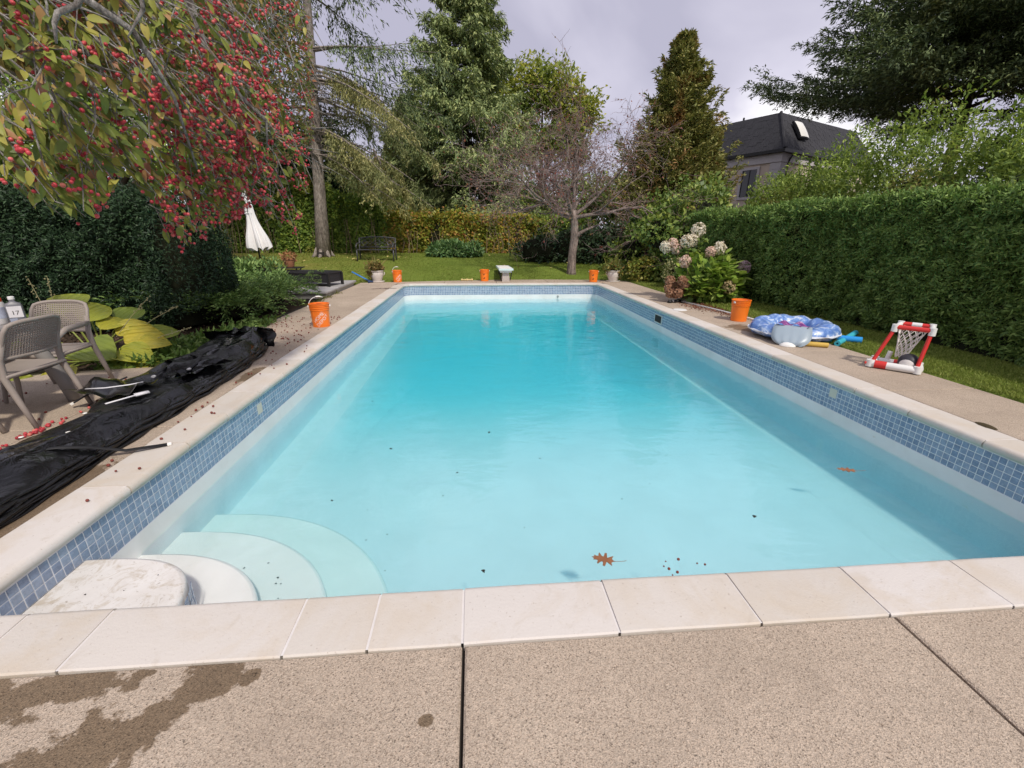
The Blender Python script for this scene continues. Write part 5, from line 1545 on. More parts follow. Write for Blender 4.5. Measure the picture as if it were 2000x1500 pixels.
M_RED = plain('red_plastic', (.62, .035, .03), .4, .45, var=.06)
M_NET = plain('white_net_cord', (.78, .74, .70), .8)
def hoop():
    u = Vector((.30, -.36, 0)).normalized(); ang = math.atan2(u.y, u.x)
    t = thing('basketball_hoop', 'red and white floating basketball hoop with a white net on the right deck edge', 'toy hoop', (7.02, 4.55, .003), ang)
    # local: x along the front bar, y away from the pool
    def part(name, pts, r_, mat, par=t, caps=True, k=12):
        m = MB(); m.tube(pts, r_, k, caps=caps); return m.build(name, mat, par, smooth=True, angle=60)
    def tapered(name, a, b, mat):
        A, B = Vector(a), Vector(b)
        pts = [A.lerp(B, f) for f in (0, .05, .12, .5, .88, .95, 1)]
        return part(name, pts, [.018, .034, .040, .043, .040, .034, .018], mat)
    tapered('float_bar', (-.225, 0, .045), (.225, 0, .045), M_WHITE)
    tapered('float_bar', (-.225, .03, .045), (-.20, .24, .045), M_WHITE)
    tapered('float_bar', (.225, .02, .045), (.21, .24, .045), M_WHITE)
    tapered('float_bar', (-.19, .245, .04), (.20, .245, .04), M_WHITE)
    part('red_sleeve', [(-.17, 0, .046), (-.06, 0, .046)], .0445, M_RED)
    part('red_sleeve', [(-.02, .245, .042), (.06, .245, .042)], .0425, M_RED)
    H = .47
    for x, xt in ((-.20, -.085), (.205, .235)):
        part('post', [(x, .02, .06), (xt, .10, H)], .020, M_RED)
    TL = [(-.085, .10, H + .02), (.24, .10, H + .02), (.22, .34, H + .03), (-.06, .34, H + .03)]
    fr = part('rim', [TL[0], TL[1]], .026, M_RED)
    part('rim', [TL[1], TL[2]], .024, M_WHITE); part('rim', [TL[2], TL[3]], .026, M_RED); part('rim', [TL[3], TL[0]], .024, M_WHITE)
    part('white_sleeve', [(.04, .34, H + .03), (.13, .34, H + .03)], .028, M_WHITE)
    for q in TL: part('corner_joint', [(q[0], q[1], q[2] - .055), (q[0], q[1], q[2] + .030)], .032, M_WHITE)
    for q in ((-.215, 0), (.215, 0), (-.20, .245), (.205, .245)):
        j = part('base_joint', [(q[0], q[1], .01), (q[0], q[1], .09)], .040, M_WHITE)
        if q[0] < 0: part('red_cap', [(q[0] - .035, q[1] - .022, .05), (q[0] - .046, q[1] - .027, .05)], .016, M_RED, j)
    part('rear_stub', [(-.09, .25, .06), (-.075, .255, .17)], .026, M_WHITE)
    # net
    net = MB(); n = 14; lv_ = 7
    def npnt(i, l):
        a = 2 * math.pi * i / n + math.pi / 4
        f = l / lv_
        s = .82 * (1 - .66 * f ** .8)
        x = .165 * s * max(-1, min(1, 1.35 * math.cos(a))); y = .125 * s * max(-1, min(1, 1.35 * math.sin(a)))
        return (x + .075 - .05 * f, .22 + y - .02 * f, H + .02 - .36 * f)
    for l in range(lv_):
        for i in range(n):
            for d in (-.5, .5):
                a0 = i + (l % 2) * .5
                net.tube([npnt(a0, l), npnt(a0 + d, l + 1)], .0042, 4, caps=False)
    for i in range(n): net.tube([npnt(i, 0), (.075 + (npnt(i, 0)[0] - .075) * 1.2, .22 + (npnt(i, 0)[1] - .22) * 1.2, H + .03)], .006, 4)
    net.build('net', M_NET, t)
hoop()
def ball():
    t = NT('ball_panels'); P = t.obj()
    z = t.n('ShaderNodeSeparateXYZ', {0: P})
    c = t.ramp(t.math('ABSOLUTE', z.outputs[0]), [(0.0, (.035, .035, .045)), (.055, (.035, .035, .045)), (.056, (.72, .69, .66)), (.085, (.72, .69, .66)), (.086, (.45, .08, .07))], 'CONSTANT')
    mt = t.done(t.bsdf(c, .5, t.bump(t.noise(P, 160, 2), .3, .002), .4))
    th = thing('basketball', 'small black and white basketball lying in the hoop frame under the net', 'ball', (7.185, 4.535, .103), R(40))
    th.scale = (1.18, 1.18, 1.18)
    th.rotation_euler = (R(15), R(-20), R(32))
    m = MB(); m.lathe([(.085 * math.sin(a), .085 * math.cos(a)) for a in np.linspace(math.pi, 0.0, 18)], 28); b = m.build('ball_skin', mt, th, smooth=True)
    V, F = text_mesh('72', .06)
    mm = MB()
    vs = []
    for v in V:
        d = Vector((v[0] * .5, -.085, v[1] + .0)).normalized() * .0862
        vs.append(d)
    mm.add(vs, F); mm.build('lettering', M_WHITE, b)
ball()
# white pale pieces of dried vine beside the far right pot etc. are left to the plants
def hydrangea():
    t = thing('hydrangea', 'bright green hydrangea with white and pink flower heads beside the hedge', 'shrub', (7.72, 10.2, 0))
    rs = np.random.RandomState(401)
    lm = MB()
    pr = [(0, .0), (.16, .06), (.34, .20), (.38, .45), (.26, .75), (0, 1.0)]
    rows = []
    for (w_, l_) in [(.02, 0), (.22, .12), (.36, .32), (.38, .5), (.27, .76), (.01, 1.0)]:
        rows.append([(-w_, l_, -.06 - .16 * (l_ - .3) ** 2 + .05), (-w_ * .5, l_, .0 - .16 * (l_ - .3) ** 2), (0, l_, -.05 - .16 * (l_ - .3) ** 2), (w_ * .5, l_, .0 - .16 * (l_ - .3) ** 2), (w_, l_, -.01 - .16 * (l_ - .3) ** 2)])
    lm.grid(rows, flip=True)
    t2 = NT('hydrangea_leaf'); oi = t2.n('ShaderNodeObjectInfo').outputs['Random']
    c = t2.ramp(oi, [(0, (.14, .25, .035)), (.5, (.26, .39, .055)), (1, (.40, .50, .09))])
    tr = t2.n('ShaderNodeBsdfTranslucent'); t2.l(c, tr.inputs['Color'])
    mx = t2.n('ShaderNodeMixShader', {0: .3}); t2.l(t2.bsdf(c, .45, None, .35), mx.inputs[1]); t2.l(tr.outputs[0], mx.inputs[2])
    lmat = t2.done(mx.outputs[0])
    me = bpy.data.meshes.new('leaf'); me.from_pydata(lm.v, [], lm.f); me.materials.append(lmat); me.polygons.foreach_set('use_smooth', [True] * len(me.polygons)); me.update()
    for k in range(290):
        d = rvec(1, rs)[0]; d[2] = abs(d[2]) * .95 - .25; d = unit(d)
        if d[1] > .65: d[1] *= -1
        p = d * np.array([.72, .70, .72]) * rs.uniform(.78, 1.06) + np.array([0, 0, .40])
        if p[2] < .05: continue
        o = link('leaf', me, t)
        out = unit(np.array([d[0], d[1], .25 + .5 * d[2]]) + rs.normal(0, .35, 3)); nn = unit(np.array([0, 0, 1.0]) + d * .6 + rs.normal(0, .25, 3))
        s_ = unit(np.cross(out, nn)); nn = np.cross(s_, out); L = rs.uniform(.13, .22)
        o.matrix_local = Matrix(((s_[0] * L, out[0] * L, nn[0] * L, p[0]), (s_[1] * L, out[1] * L, nn[1] * L, p[1]), (s_[2] * L, out[2] * L, nn[2] * L, p[2]), (0, 0, 0, 1)))
    lv = Leaves(); blob(lv, (0, 0, .40), (.62, .62, .58), 1500, .15, .10, rs, lump=.2, shell=.5, zmin=.03); lv.build('inner_foliage', M_HYDR, t)
    st = MB()
    heads = [((-.28, .35, 1.60), .15, 0), ((-.55, .30, 1.35), .13, 0), ((-.40, .32, 1.38), .12, 0), ((-.95, .5, 1.22), .12, 0), ((-.82, .45, 1.30), .10, 1), ((-.74, .42, 1.18), .11, 1), ((.10, .0, 1.20), .13, 0), ((-.10, 0, 1.12), .10, 1),
             ((.62, -.25, .80), .13, 2), ((.08, -.68, .40), .12, 3), ((-.72, -.1, .92), .12, 1)]
    heads += [((-.85 + rs.uniform(-.25, .25), -.15 + rs.uniform(-.2, .2), .30 + rs.uniform(-.14, .32)), rs.uniform(.08, .11), 4) for k in range(10)]
    fm = [leafmat('hydrangea_petals', [(0, a), (1, b)], .7, .25) for a, b in (((.74, .66, .52), (.86, .80, .68)), ((.66, .46, .37), (.80, .62, .52)), ((.50, .34, .38), (.66, .50, .54)), ((.40, .32, .16), (.58, .45, .26)), ((.30, .15, .085), (.47, .27, .17)))]
    for (p, r_, k) in heads:
        f = Leaves(); n = 240
        d = rvec(n, rs); P = np.array(p) + d * r_ * rs.uniform(.82, 1.02, (n, 1)) * np.array([1, 1, 1.1])
        D = unit(np.cross(d, rvec(n, rs)) + d * .4); N = unit(d - D * (d * D).sum(1, keepdims=True)); f.quads(P, D, N, .055, .045, .2)
        M = Matrix.Translation(p)
        f.build('flower_head', fm[k], t)
        st.tube([(p[0] * .4, p[1] * .5, .05), (p[0] * .8, p[1] * .8, p[2] * .6), p], [.010, .008, .006], 5)
    st.build('stems', plain('hydrangea_stem', (.14, .12, .05), .8), t)
    lv = Leaves()
    for (p, r_, k) in heads[:8]: blob(lv, (p[0] + .1, p[1], p[2] - .2), (.16, .14, .14), 26, .13, .08, rs, shell=.3)
    lv.build('upper_foliage', M_VINE, t)
hydrangea()

# ------------------------------------------------------------------ folded black pool cover on the left deck
def m_cover():
    t = NT('black_cover_fabric'); P = t.pos()
    c = t.ramp(t.noise(P, 5.0, 4.0, .6), [(.3, (.0035, .0035, .004)), (.7, (.008, .0085, .0095))])
    k = t.ramp(t.noise(P, 2.2, 2.0, .5), [(.36, .42), (.58, .13)])
    return t.done(t.bsdf(c, k, t.bump(t.noise(P, 7.0, 4.0, .55, 1.4), .45, .03), .5))
M_COVER = m_cover(); M_VINYL = plain('glossy_black_vinyl', (.006, .006, .007), .18, .45, bump=.25, scale=3)
def cover():
    t = thing('pool_cover', 'black folded pool cover heaped in layers along the left deck', 'pool cover', (0, 0, 0))
    rs = np.random.RandomState(501)
    ys = np.linspace(1.0, 6.55, 112)
    def right_edge(y): return np.interp(y, [1.0, 2.2, 3.2, 4.2, 5.2, 5.9, 6.3, 6.55], [-.33, -.335, -.40, -.42, -.47, -.56, -.74, -1.0])
    def left_edge(y): return np.interp(y, [1.0, 2.2, 3.0, 3.5, 4.0, 4.3, 4.8, 5.4, 6.1, 6.55], [-1.0, -1.12, -1.13, -1.06, -1.20, -1.32, -1.33, -1.30, -1.36, -1.42])
    def height(y): return np.interp(y, [1.0, 2.4, 3.2, 4.2, 5.0, 5.6, 6.1, 6.4, 6.55], [.14, .14, .13, .14, .16, .19, .25, .22, .09])
    NL = 9
    for L in range(NL):
        f = (L + 1) / NL
        rows = []
        ph = rs.uniform(0, 6.28, 4)
        inset_r = .010 + .045 * f ** 2 + .0; inset_l = .02 + .10 * f * rs.uniform(.3, 1.0)
        for y in ys:
            wob = .016 * math.sin(y * 5.1 + ph[0]) + .010 * math.sin(y * 13 + ph[1])
            xr = right_edge(y) - inset_r + wob; xl = left_edge(y) + inset_l + 1.3 * wob + .03 * math.sin(y * 3 + ph[2])
            z1 = height(y) * f
            row = []
            n = 26
            for j in range(n + 1):
                u = j / n
                x = xr + (xl - xr) * u
                edge = min(1, 6.0 * u, 4.5 * (1 - u))
                cr = (1 - (1 - edge) ** 2.2)
                top = z1 * (.72 + .28 * cr)
                if L == NL - 1:
                    top += .040 * math.sin(y * 2.3 + u * 4) * edge + .030 * (abs(math.sin(y * 1.7 + u * 5.0 + 1.0)) ** .5 - .6) * edge + .026 * (math.sin(y * 9 + u * 7 + ph[3]) * math.sin(u * 9)) * edge + .03 * math.exp(-((u - .35 - .25 * math.sin(y * 1.2)) / .05) ** 2) + .022 * math.exp(-((u - .68 + .1 * math.sin(y * 1.9)) / .04) ** 2)
                top += .004 * math.sin(y * 21 + L * 2)
                row.append((x, y, max(.004, top)))
            # rolled edges: drop back under itself
            zz = max(.003, z1 * .72 - .011)
            rows.append([(xr - .03, y, max(.002, zz - .004)), (xr + .006, y, max(.003, zz))] + row + [(xl - .004, y, max(.003, zz)), (xl + .05, y, max(.002, zz - .004))])
        m = MB(); m.grid(rows, flip=True)
        b = m.n; m.add([rows[0][0], rows[0][-1]] + list(reversed(rows[0][1:-1])), [])
        o = m.build('fold_layer', M_COVER, t, smooth=True)
    # end fold that doubles back at the far end
    rows = []
    for i in range(25):
        a = math.pi * i / 24
        row = []
        for j in range(22):
            u = j / 21
            x = -.62 - .80 * u; zc = .12 + .03 * math.sin(u * 3)
            row.append((x + .012 * math.sin(i * .7 + u * 11), 6.18 - .18 * u + .17 * math.sin(a) + .03 * math.sin(u * 9 + a * 2), zc + (.13 + .02 * math.sin(u * 7)) * math.cos(a) + .006 * math.sin(u * 40 + a)))
        rows.append(row)
    m = MB(); m.grid(rows); m.build('end_fold', M_VINYL, t, smooth=True)
    # glossy flaps with white trim strips
    def flap(x0, y0, x1, y1, w_, z, seed, mat=M_VINYL):
        m = MB(); d = Vector((x1 - x0, y1 - y0, 0)); L = d.length; d.normalize(); s = Vector((-d.y, d.x, 0))
        rows = []
        for i in range(19):
            f = i / 18
            rows.append([tuple(Vector((x0, y0, 0)) + d * L * f + s * (g - .5) * w_ + Vector((0, 0, z + .018 * math.sin(f * 6 + seed) + .022 * math.sin(g * 7 + seed * 2 + f * 3) + .012 * math.sin(f * 17 + g * 9)))) for g in np.linspace(0, 1, 9)])
        m.grid(rows); return m.build('vinyl_flap', mat, t, smooth=True)
    f1 = flap(-1.32, 4.02, -.80, 4.02, .40, .185, 1.0); flap(-1.05, 4.75, -.78, 5.45, .24, .20, 2.2); flap(-.75, 4.35, -.55, 4.9, .2, .175, 3.1); flap(-1.05, 6.05, -.72, 6.1, .35, .27, 4.0)
    wt = plain('white_trim_strip', (.72, .71, .74), .5)
    m = MB(); m.tube([(-1.22, 3.93, .195), (-1.05, 3.915, .205), (-.88, 3.96, .215), (-.80, 4.02, .22)], .010, 7, flat=.5); m.build('white_trim', wt, f1, smooth=True)
    m = MB(); m.tube([(-.84, 3.62, .165), (-.78, 3.74, .165), (-.72, 3.84, .168)], .012, 6, flat=.5); m.build('white_trim', wt, t, smooth=True)
    m = MB(); m.tube([(-.735, 3.80, .172), (-.675, 3.88, .172)], .030, 8, flat=.45); m.build('white_label', wt, t, smooth=True)
    tip = plain('strap_tip', (.80, .78, .74), .4)
    def strap(pts, r_=.020):
        m = MB(); m.tube(pts, r_, 6, flat=.22); s = m.build('strap', plain('black_webbing', (.020, .020, .022), .55, .3), t, smooth=True)
        m = MB(); e = Vector(pts[-1]); d = (e - Vector(pts[-2])).normalized(); m.tube([tuple(e), tuple(e + d * .025)], r_ * .95, 6, flat=.5); m.build('strap_tip', tip, s)
    strap([(-.70, 2.75, .175), (-.52, 2.82, .165), (-.42, 2.90, .12), (-.30, 3.02, .03), (-.10, 3.14, .012)], .024)
    strap([(-.95, 5.0, .22), (-.80, 4.9, .225), (-.74, 4.72, .20), (-.72, 4.55, .185)])
    strap([(-.98, 4.6, .215), (-.90, 4.45, .22), (-.86, 4.25, .205)]); strap([(-1.1, 4.25, .2), (-1.30, 4.08, .12), (-1.40, 3.98, .05)], .024)
    strap([(-.75, 3.2, .17), (-.62, 3.35, .165), (-.55, 3.5, .155)], .014)
    gm_ = MB(); gm_.lathe([(.0, .003), (.013, .003), (.015, 0)], 10)
    gmesh = gm_.build('grommet', tip, t); gmesh.location = (-.62, 3.52, .166)
    for p in ((-.92, 3.0, .165), (-.98, 2.88, .165), (-.66, 3.05, .170), (-.60, 4.62, .176), (-.84, 3.42, .165)):
        o = link('grommet', gmesh.data, t); o.location = p
cover()

# ------------------------------------------------------------------ patio table, chairs, bottles
M_RESIN = plain('taupe_resin', (.315, .27, .24), .55, .35, var=.10, scale=5, bump=.12)
M_TABLE = plain('grey_resin', (.24, .225, .215), .55, .35, var=.10, scale=5)
def chair(label, x, y, rz):
    t = thing('patio_chair', label, 'chair', (x, y, 0), rz, 'taupe resin patio chairs')
    # local: faces -y (front), back at +y
    w_ = .245
    for s in (-1, 1):
        m = MB(); m.tube([(s * .265, .33, 0.006), (s * .262, .27, .22), (s * .255, .215, .42), (s * .245, .22, .56), (s * .235, .27, .70)], [.017, .021, .024, .023, .02], 10); m.build('leg', M_RESIN, t, smooth=True)
        m = MB(); m.tube([(s * .265, -.25, .006), (s * .255, -.21, .22), (s * .24, -.19, .43)], [.016, .019, .021], 10); m.build('leg', M_RESIN, t, smooth=True)
        m = MB(); m.tube([(s * .245, .25, .64), (s * .275, .10, .645), (s * .28, -.10, .64), (s * .262, -.20, .58), (s * .245, -.20, .44)], [.018, .022, .022, .020, .019], 8, flat=1.2); m.build('armrest', M_RESIN, t, smooth=True)
    m = MB()
    P = []
    for i in range(14):
        f = i / 13; yy = -.235 + .47 * f
        P.append([(x_, yy, .435 - .018 * math.cos(x_ * 6) + .012 * (f - .5) ** 2 + (.012 if i in (0,) else 0)) for x_ in np.linspace(-.25, .25, 12)])
    m.grid(P); m.grid([[(p[0], p[1], p[2] - .024) for p in r] for r in P], flip=True)
    m.tube([(-.25, -.235, .425), (.25, -.235, .425), (.25, .235, .425), (-.25, .235, .425)], .017, 8, closed=True)
    m.build('seat', M_RESIN, t, smooth=True, angle=60)
    # perforated backrest: frame and woven strips with real holes
    def bk(u, v):        # u -1..1 across, v 0..1 up
        y = .235 + .09 * v - .055 * (1 - u * u) * -1.0 + 0
        x_ = u * (.245 - .012 * v)
        return (x_, .22 + .10 * v + .05 * (1 - u * u), .565 + .275 * v - .035 * v * abs(u) ** 4)
    fr = MB()
    loop = [bk(u, 0) for u in np.linspace(-1, 1, 12)] + [bk(1, v) for v in np.linspace(.15, .85, 6)] + [bk(u, 1) for u in np.linspace(.93, -.93, 14)] + [bk(-1, v) for v in np.linspace(.85, .15, 6)]
    fr.tube(loop, .016, 8, closed=True); bf = fr.build('backrest', M_RESIN, t, smooth=True)
    net = MB()
    for k in range(1, 15):
        v = k / 15; net.tube([bk(u, v) for u in np.linspace(-.98, .98, 13)], .0058, 4, caps=False)
    for k in range(1, 26):
        u = -1 + 2 * k / 26; net.tube([bk(u, v) for v in np.linspace(0.02, .98, 7)], .0062, 4, caps=False)
    net.build('perforated_panel', M_RESIN, bf)
chair('taupe patio chair nearest the pool cover, tucked in at the grey table', -1.66, 3.80, R(-90))
chair('taupe patio chair cut off by the left edge with one leg in view', -1.80, 3.16, R(-84))
chair('taupe patio chair at the far end of the table before the hosta', -1.88, 4.42, R(6))
def ptable():
    t = thing('patio_table', 'grey resin patio table behind the taupe chairs carrying two bottles', 'table', (-2.22, 3.64, 0))
    m = MB(); m.slab(-.50, -.80, .70, .50, .62, .735, .012); m.build('tabletop', M_TABLE, t)
    m = MB(); m.box(-.46, -.76, .64, .46, .58, .698); m.build('apron', M_TABLE, t)
    for (sx, y) in ((1, .52), (1, -.70), (-1, .52), (-1, -.70)):
        m = MB(); m.tube([(sx * .64, y + .04, .006), (sx * .60, y + .03, .22), (sx * .52, y, .50), (sx * .44, y - .02, .66)], [.046, .052, .055, .05], 12); m.build('leg', M_TABLE, t, smooth=True)
ptable()
def bottles():
    t = thing('bottle', 'grey bottle with a white cap and printed label on the patio table', 'bottle', (-1.79, 4.17, .736), R(38))
    m = MB()
    def sec(z, w_, d_): return [(w_ * math.copysign(abs(math.cos(a)) ** .5, math.cos(a)), d_ * math.copysign(abs(math.sin(a)) ** .5, math.sin(a)), z) for a in np.linspace(0, 2 * math.pi, 25)]
    rows = [sec(z, a, b) for z, a, b in ((0, .045, .028), (.005, .052, .034), (.15, .052, .034), (.172, .046, .03), (.182, .024, .02), (.19, .018, .018), (.205, .018, .018))]
    m.grid(rows); m.build('body', plain('grey_plastic', (.17, .17, .19), .4), t, smooth=True, angle=50)
    m = MB(); m.lathe([(0, .206), (.0215, .206), (.0215, .228), (.018, .231), (0, .231)], 18); m.build('cap', M_WHITE, t, smooth=True, angle=40)
    m = MB(); m.box(-.044, -.0352, .055, .044, -.0345, .150); lb = m.build('label', plain('paper_label', (.70, .68, .70), .6), t)
    for s, z, b in (('17', .092, .05), ('CONCENTRATE', .132, .0125), ('CLEAR WATER', .120, .012)):
        V, F = text_mesh(s, b); mm = MB(); mm.add([(v[0], -.0357, v[1] + z) for v in V], F)
        if s == '17': mm.build('lettering', M_BLACKMETAL, lb)
    m = MB(); m.box(-.044, -.0352, .015, .0, -.0345, .048); m.build('label', plain('blue_grey_label', (.30, .33, .42), .6), t)
    t = thing('jug', 'white plastic jug with a big orange red lid at the left edge of the table', 'jug', (-1.935, 4.14, .736), R(35))
    m = MB(); m.lathe([(0, 0), (.072, 0), (.078, .01), (.078, .17), (.066, .195), (0, .195)], 24); m.build('body', plain('white_jug', (.70, .69, .68), .45), t, smooth=True, angle=40)
    m = MB(); m.lathe([(.070, .188), (.070, .215), (.045, .25), (.030, .256), (0, .256)], 24); m.build('lid', plain('orange_red_lid', (.70, .075, .025), .4), t, smooth=True, angle=40)
    m = MB(); m.lathe([(.0786, .05), (.0786, .145)], 24, a0=R(-150), a1=R(-20)); m.build('label', plain('blue_white_label', (.46, .50, .62), .5, var=.4, scale=30), t)
bottles()

# ------------------------------------------------------------------ planting bed: hosta, ground cover, mulch litter
def hosta():
    t = thing('hosta', 'big leaved yellowing hosta behind the chairs in front of the yew hedge', 'plant', (-2.45, 5.75, -.03))
    lm = MB(); rows = []
    for (w_, l_) in [(.03, 0), (.22, .06), (.36, .22), (.42, .42), (.37, .62), (.22, .84), (.01, 1.0)]:
        rows.append([(w_ * u, l_, .10 * abs(u) ** 1.4 * w_ * 2.2 - .34 * (l_ - .12) ** 2 + .012 * math.cos(u * 12)) for u in np.linspace(-1, 1, 13)])
    lm.grid(rows, flip=True)
    t2 = NT('hosta_leaf'); oi = t2.n('ShaderNodeObjectInfo').outputs['Random']; P = t2.obj()
    c = t2.ramp(oi, [(0, (.15, .22, .035)), (.35, (.30, .35, .045)), (.7, (.46, .43, .05)), (1, (.58, .48, .06))])
    x = t2.n('ShaderNodeSeparateXYZ', {0: P}); rad = t2.math('MULTIPLY', t2.n('ShaderNodeVectorMath', {0: P, 1: (0, .5, 0)}, operation='DISTANCE').outputs['Value'], 1.0)
    c = t2.mix(t2.ramp(t2.noise(P, 2.4, 3.0, .6), [(.45, 0.0), (.75, .6)]), c, (.16, .24, .04))
    c = t2.mix(t2.ramp(t2.noise(P, 6.0, 5.0, .7), [(.66, 0.0), (.76, .7)]), c, (.26, .17, .06))
    vein = t2.n('ShaderNodeTexWave', {'Vector': P, 'Scale': 3.0, 'Distortion': .6}, bands_direction='X')
    tr = t2.n('ShaderNodeBsdfTranslucent'); t2.l(c, tr.inputs['Color'])
    mx = t2.n('ShaderNodeMixShader', {0: .3}); t2.l(t2.bsdf(c, .42, t2.bump(vein.outputs['Fac'], .5, .02), .4), mx.inputs[1]); t2.l(tr.outputs[0], mx.inputs[2])
    mat = t2.done(mx.outputs[0])
    me = bpy.data.meshes.new('leaf'); me.from_pydata(lm.v, [], lm.f); me.materials.append(mat); me.polygons.foreach_set('use_smooth', [True] * len(me.polygons)); me.update()
    rs = np.random.RandomState(511); st = MB()
    spec = [(-.35, .0, .52, 100, .42, 35), (-.12, -.05, .46, 70, .36, 25), (.08, -.05, .36, 60, .30, 20), (.35, -.10, .26, 20, .34, 10), (.02, -.32, .22, -40, .46, 2), (.38, -.30, .17, -15, .40, -2), (.55, -.18, .22, 10, .28, 5),
            (-.25, -.38, .16, -80, .36, -5), (-.05, -.55, .05, -60, .34, -12), (.30, -.50, .03, -35, .42, -12), (-.55, -.25, .30, 170, .38, 15), (-.60, .15, .40, 150, .38, 25), (.10, .25, .38, 80, .34, 30), (-.70, -.45, .14, -140, .36, 0), (-.40, -.60, .06, -100, .34, -8),
            (.50, .10, .24, 40, .30, 12), (-.85, .0, .22, 180, .36, 5), (.2, .0, .30, 30, .32, 18), (-.2, .2, .42, 120, .34, 30), (-1.0, -.4, .16, -170, .36, 0), (-.15, -.75, .0, -95, .30, -14), (.62, -.42, .04, -10, .32, -10)]
    for (x, y, z, az, L, pit) in spec:
        o = link('leaf', me, t); L *= 1.18; z *= 1.12
        a = R(az + rs.uniform(-12, 12)); p = R(pit)
        out = np.array([math.cos(a) * math.cos(p), math.sin(a) * math.cos(p), math.sin(p)]); nn = unit(np.array([-math.cos(a) * math.sin(p), -math.sin(a) * math.sin(p), math.cos(p)]) + rs.normal(0, .16, 3) + np.array([.30, -.62, 0]))
        s_ = unit(np.cross(out, nn)); nn = np.cross(s_, out)
        o.matrix_local = Matrix(((s_[0] * L, out[0] * L, nn[0] * L, x), (s_[1] * L, out[1] * L, nn[1] * L, y), (s_[2] * L, out[2] * L, nn[2] * L, z), (0, 0, 0, 1)))
        st.tube([(x * .2, y * .2, .02), (x * .6, y * .6, z * .7 + .03), (x, y, z)], [.012, .010, .008], 5)
    st.build('stalks', plain('hosta_stalk', (.22, .26, .05), .6), t)
    for pts in ([(-.5, .1, .3), (-.62, .1, .7), (-.66, .08, 1.0)], [(-.45, .15, .3), (-.50, .12, .7), (-.46, .10, 1.02)], [(.2, .0, .3), (.45, -.02, .55), (.72, -.05, .78)], [(.3, .1, .3), (.62, .1, .5), (.95, .08, .66)], [(.5, 0, .2), (.8, -.1, .32), (1.15, -.1, .42)]):
        m = MB(); m.tube(pts, .004, 5)
        a, b = Vector(pts[1]), Vector(pts[2])
        for k in range(13):
            p = a.lerp(b, .25 + .75 * k / 12) + Vector(rs.normal(0, .012, 3)); d = Vector(rvec(1, rs)[0]) * .02
            m.tube([tuple(p), tuple(p + d * .5), tuple(p + d)], [.003, .008, .002], 5)
        m.build('seed_stalk', plain('dry_seed_stalk', (.42, .38, .20), .8), t)
hosta()
rs = np.random.RandomState(521)
lv = Leaves()
n = 5200
X = np.stack([rs.uniform(-2.6, -1.30, n), rs.uniform(5.25, 8.2, n)], 1)
keep = (X[:, 0] > -2.25 + .22 * (X[:, 1] - 5.2)) & (vnoise(np.c_[X, np.zeros(n)], 2.0) > .40)
keep |= (X[:, 0] > -1.72) & (rs.rand(n) > .35)
X = X[keep]; n = len(X)
D = unit(rs.normal(0, .8, (n, 3)) + np.array([0, 0, .7])); N = unit(np.array([0, 0, 1.0]) + rs.normal(0, .5, (n, 3))); N = unit(N - D * (N * D).sum(1, keepdims=True))
lv.quads(np.c_[X, rs.uniform(-.03, .09, n)], D, N, rs.uniform(.06, .13, n), rs.uniform(.025, .05, n))
gc = lv.build('ground_cover', leafmat('ground_cover_leaves', [(0, (.07, .14, .03)), (.6, (.14, .23, .05)), (1, (.24, .33, .09))], .5, .3)); gc['kind'] = 'stuff'; gc['label'] = 'bright green weeds and ground cover along the bed edge'
# leaf and bark litter on the bed
lv = Leaves(); n = 5200
P = np.c_[rs.uniform(-4.6, -1.3, n), rs.uniform(5.0, 8.4, n), np.full(n, -.055) + rs.uniform(0, .02, n)]
k = (P[:, 0] < -1.50) | (P[:, 1] > 5.3); P = P[k]; n = len(P)
D = rvec(n, rs); D[:, 2] *= .25; D = unit(D); N = unit(np.array([0, 0, 1.0]) + rs.normal(0, .35, (n, 3))); N = unit(N - D * (N * D).sum(1, keepdims=True))
lv.quads(P, D, N, rs.uniform(.02, .06, n), rs.uniform(.01, .03, n))
ml = lv.build('bark_litter', leafmat('bark_chips', [(0, (.03, .02, .013)), (.6, (.085, .055, .036)), (1, (.17, .10, .06))], .9, .0)); ml['kind'] = 'stuff'
# small pile of red brown fallen leaves at the right deck edge
lv = Leaves(); n = 900
P = np.c_[rs.normal(7.22, .12, n), rs.uniform(7.9, 9.7, n), rs.uniform(.004, .035, n)]
D = rvec(n, rs); D[:, 2] *= .4; D = unit(D); N = unit(np.array([0, 0, 1.0]) + rs.normal(0, .5, (n, 3))); N = unit(N - D * (N * D).sum(1, keepdims=True))
lv.quads(P, D, N, rs.uniform(.02, .05, n), rs.uniform(.012, .028, n))
n = 260
P = np.c_[rs.normal(6.92, .10, n), rs.normal(9.25, .30, n), rs.uniform(.004, .02, n)]
D = rvec(n, rs); D[:, 2] *= .4; D = unit(D); N = unit(np.array([0, 0, 1.0]) + rs.normal(0, .5, (n, 3))); N = unit(N - D * (N * D).sum(1, keepdims=True))
lv.quads(P, D, N, rs.uniform(.02, .05, n), rs.uniform(.012, .028, n))
ll = lv.build('leaf_litter', leafmat('red_brown_litter', [(0, (.09, .03, .022)), (.5, (.20, .065, .04)), (.85, (.36, .14, .08)), (1, (.45, .22, .12))], .8, .1)); ll['kind'] = 'stuff'; ll['label'] = 'red brown swept leaves and fruit along the pole'

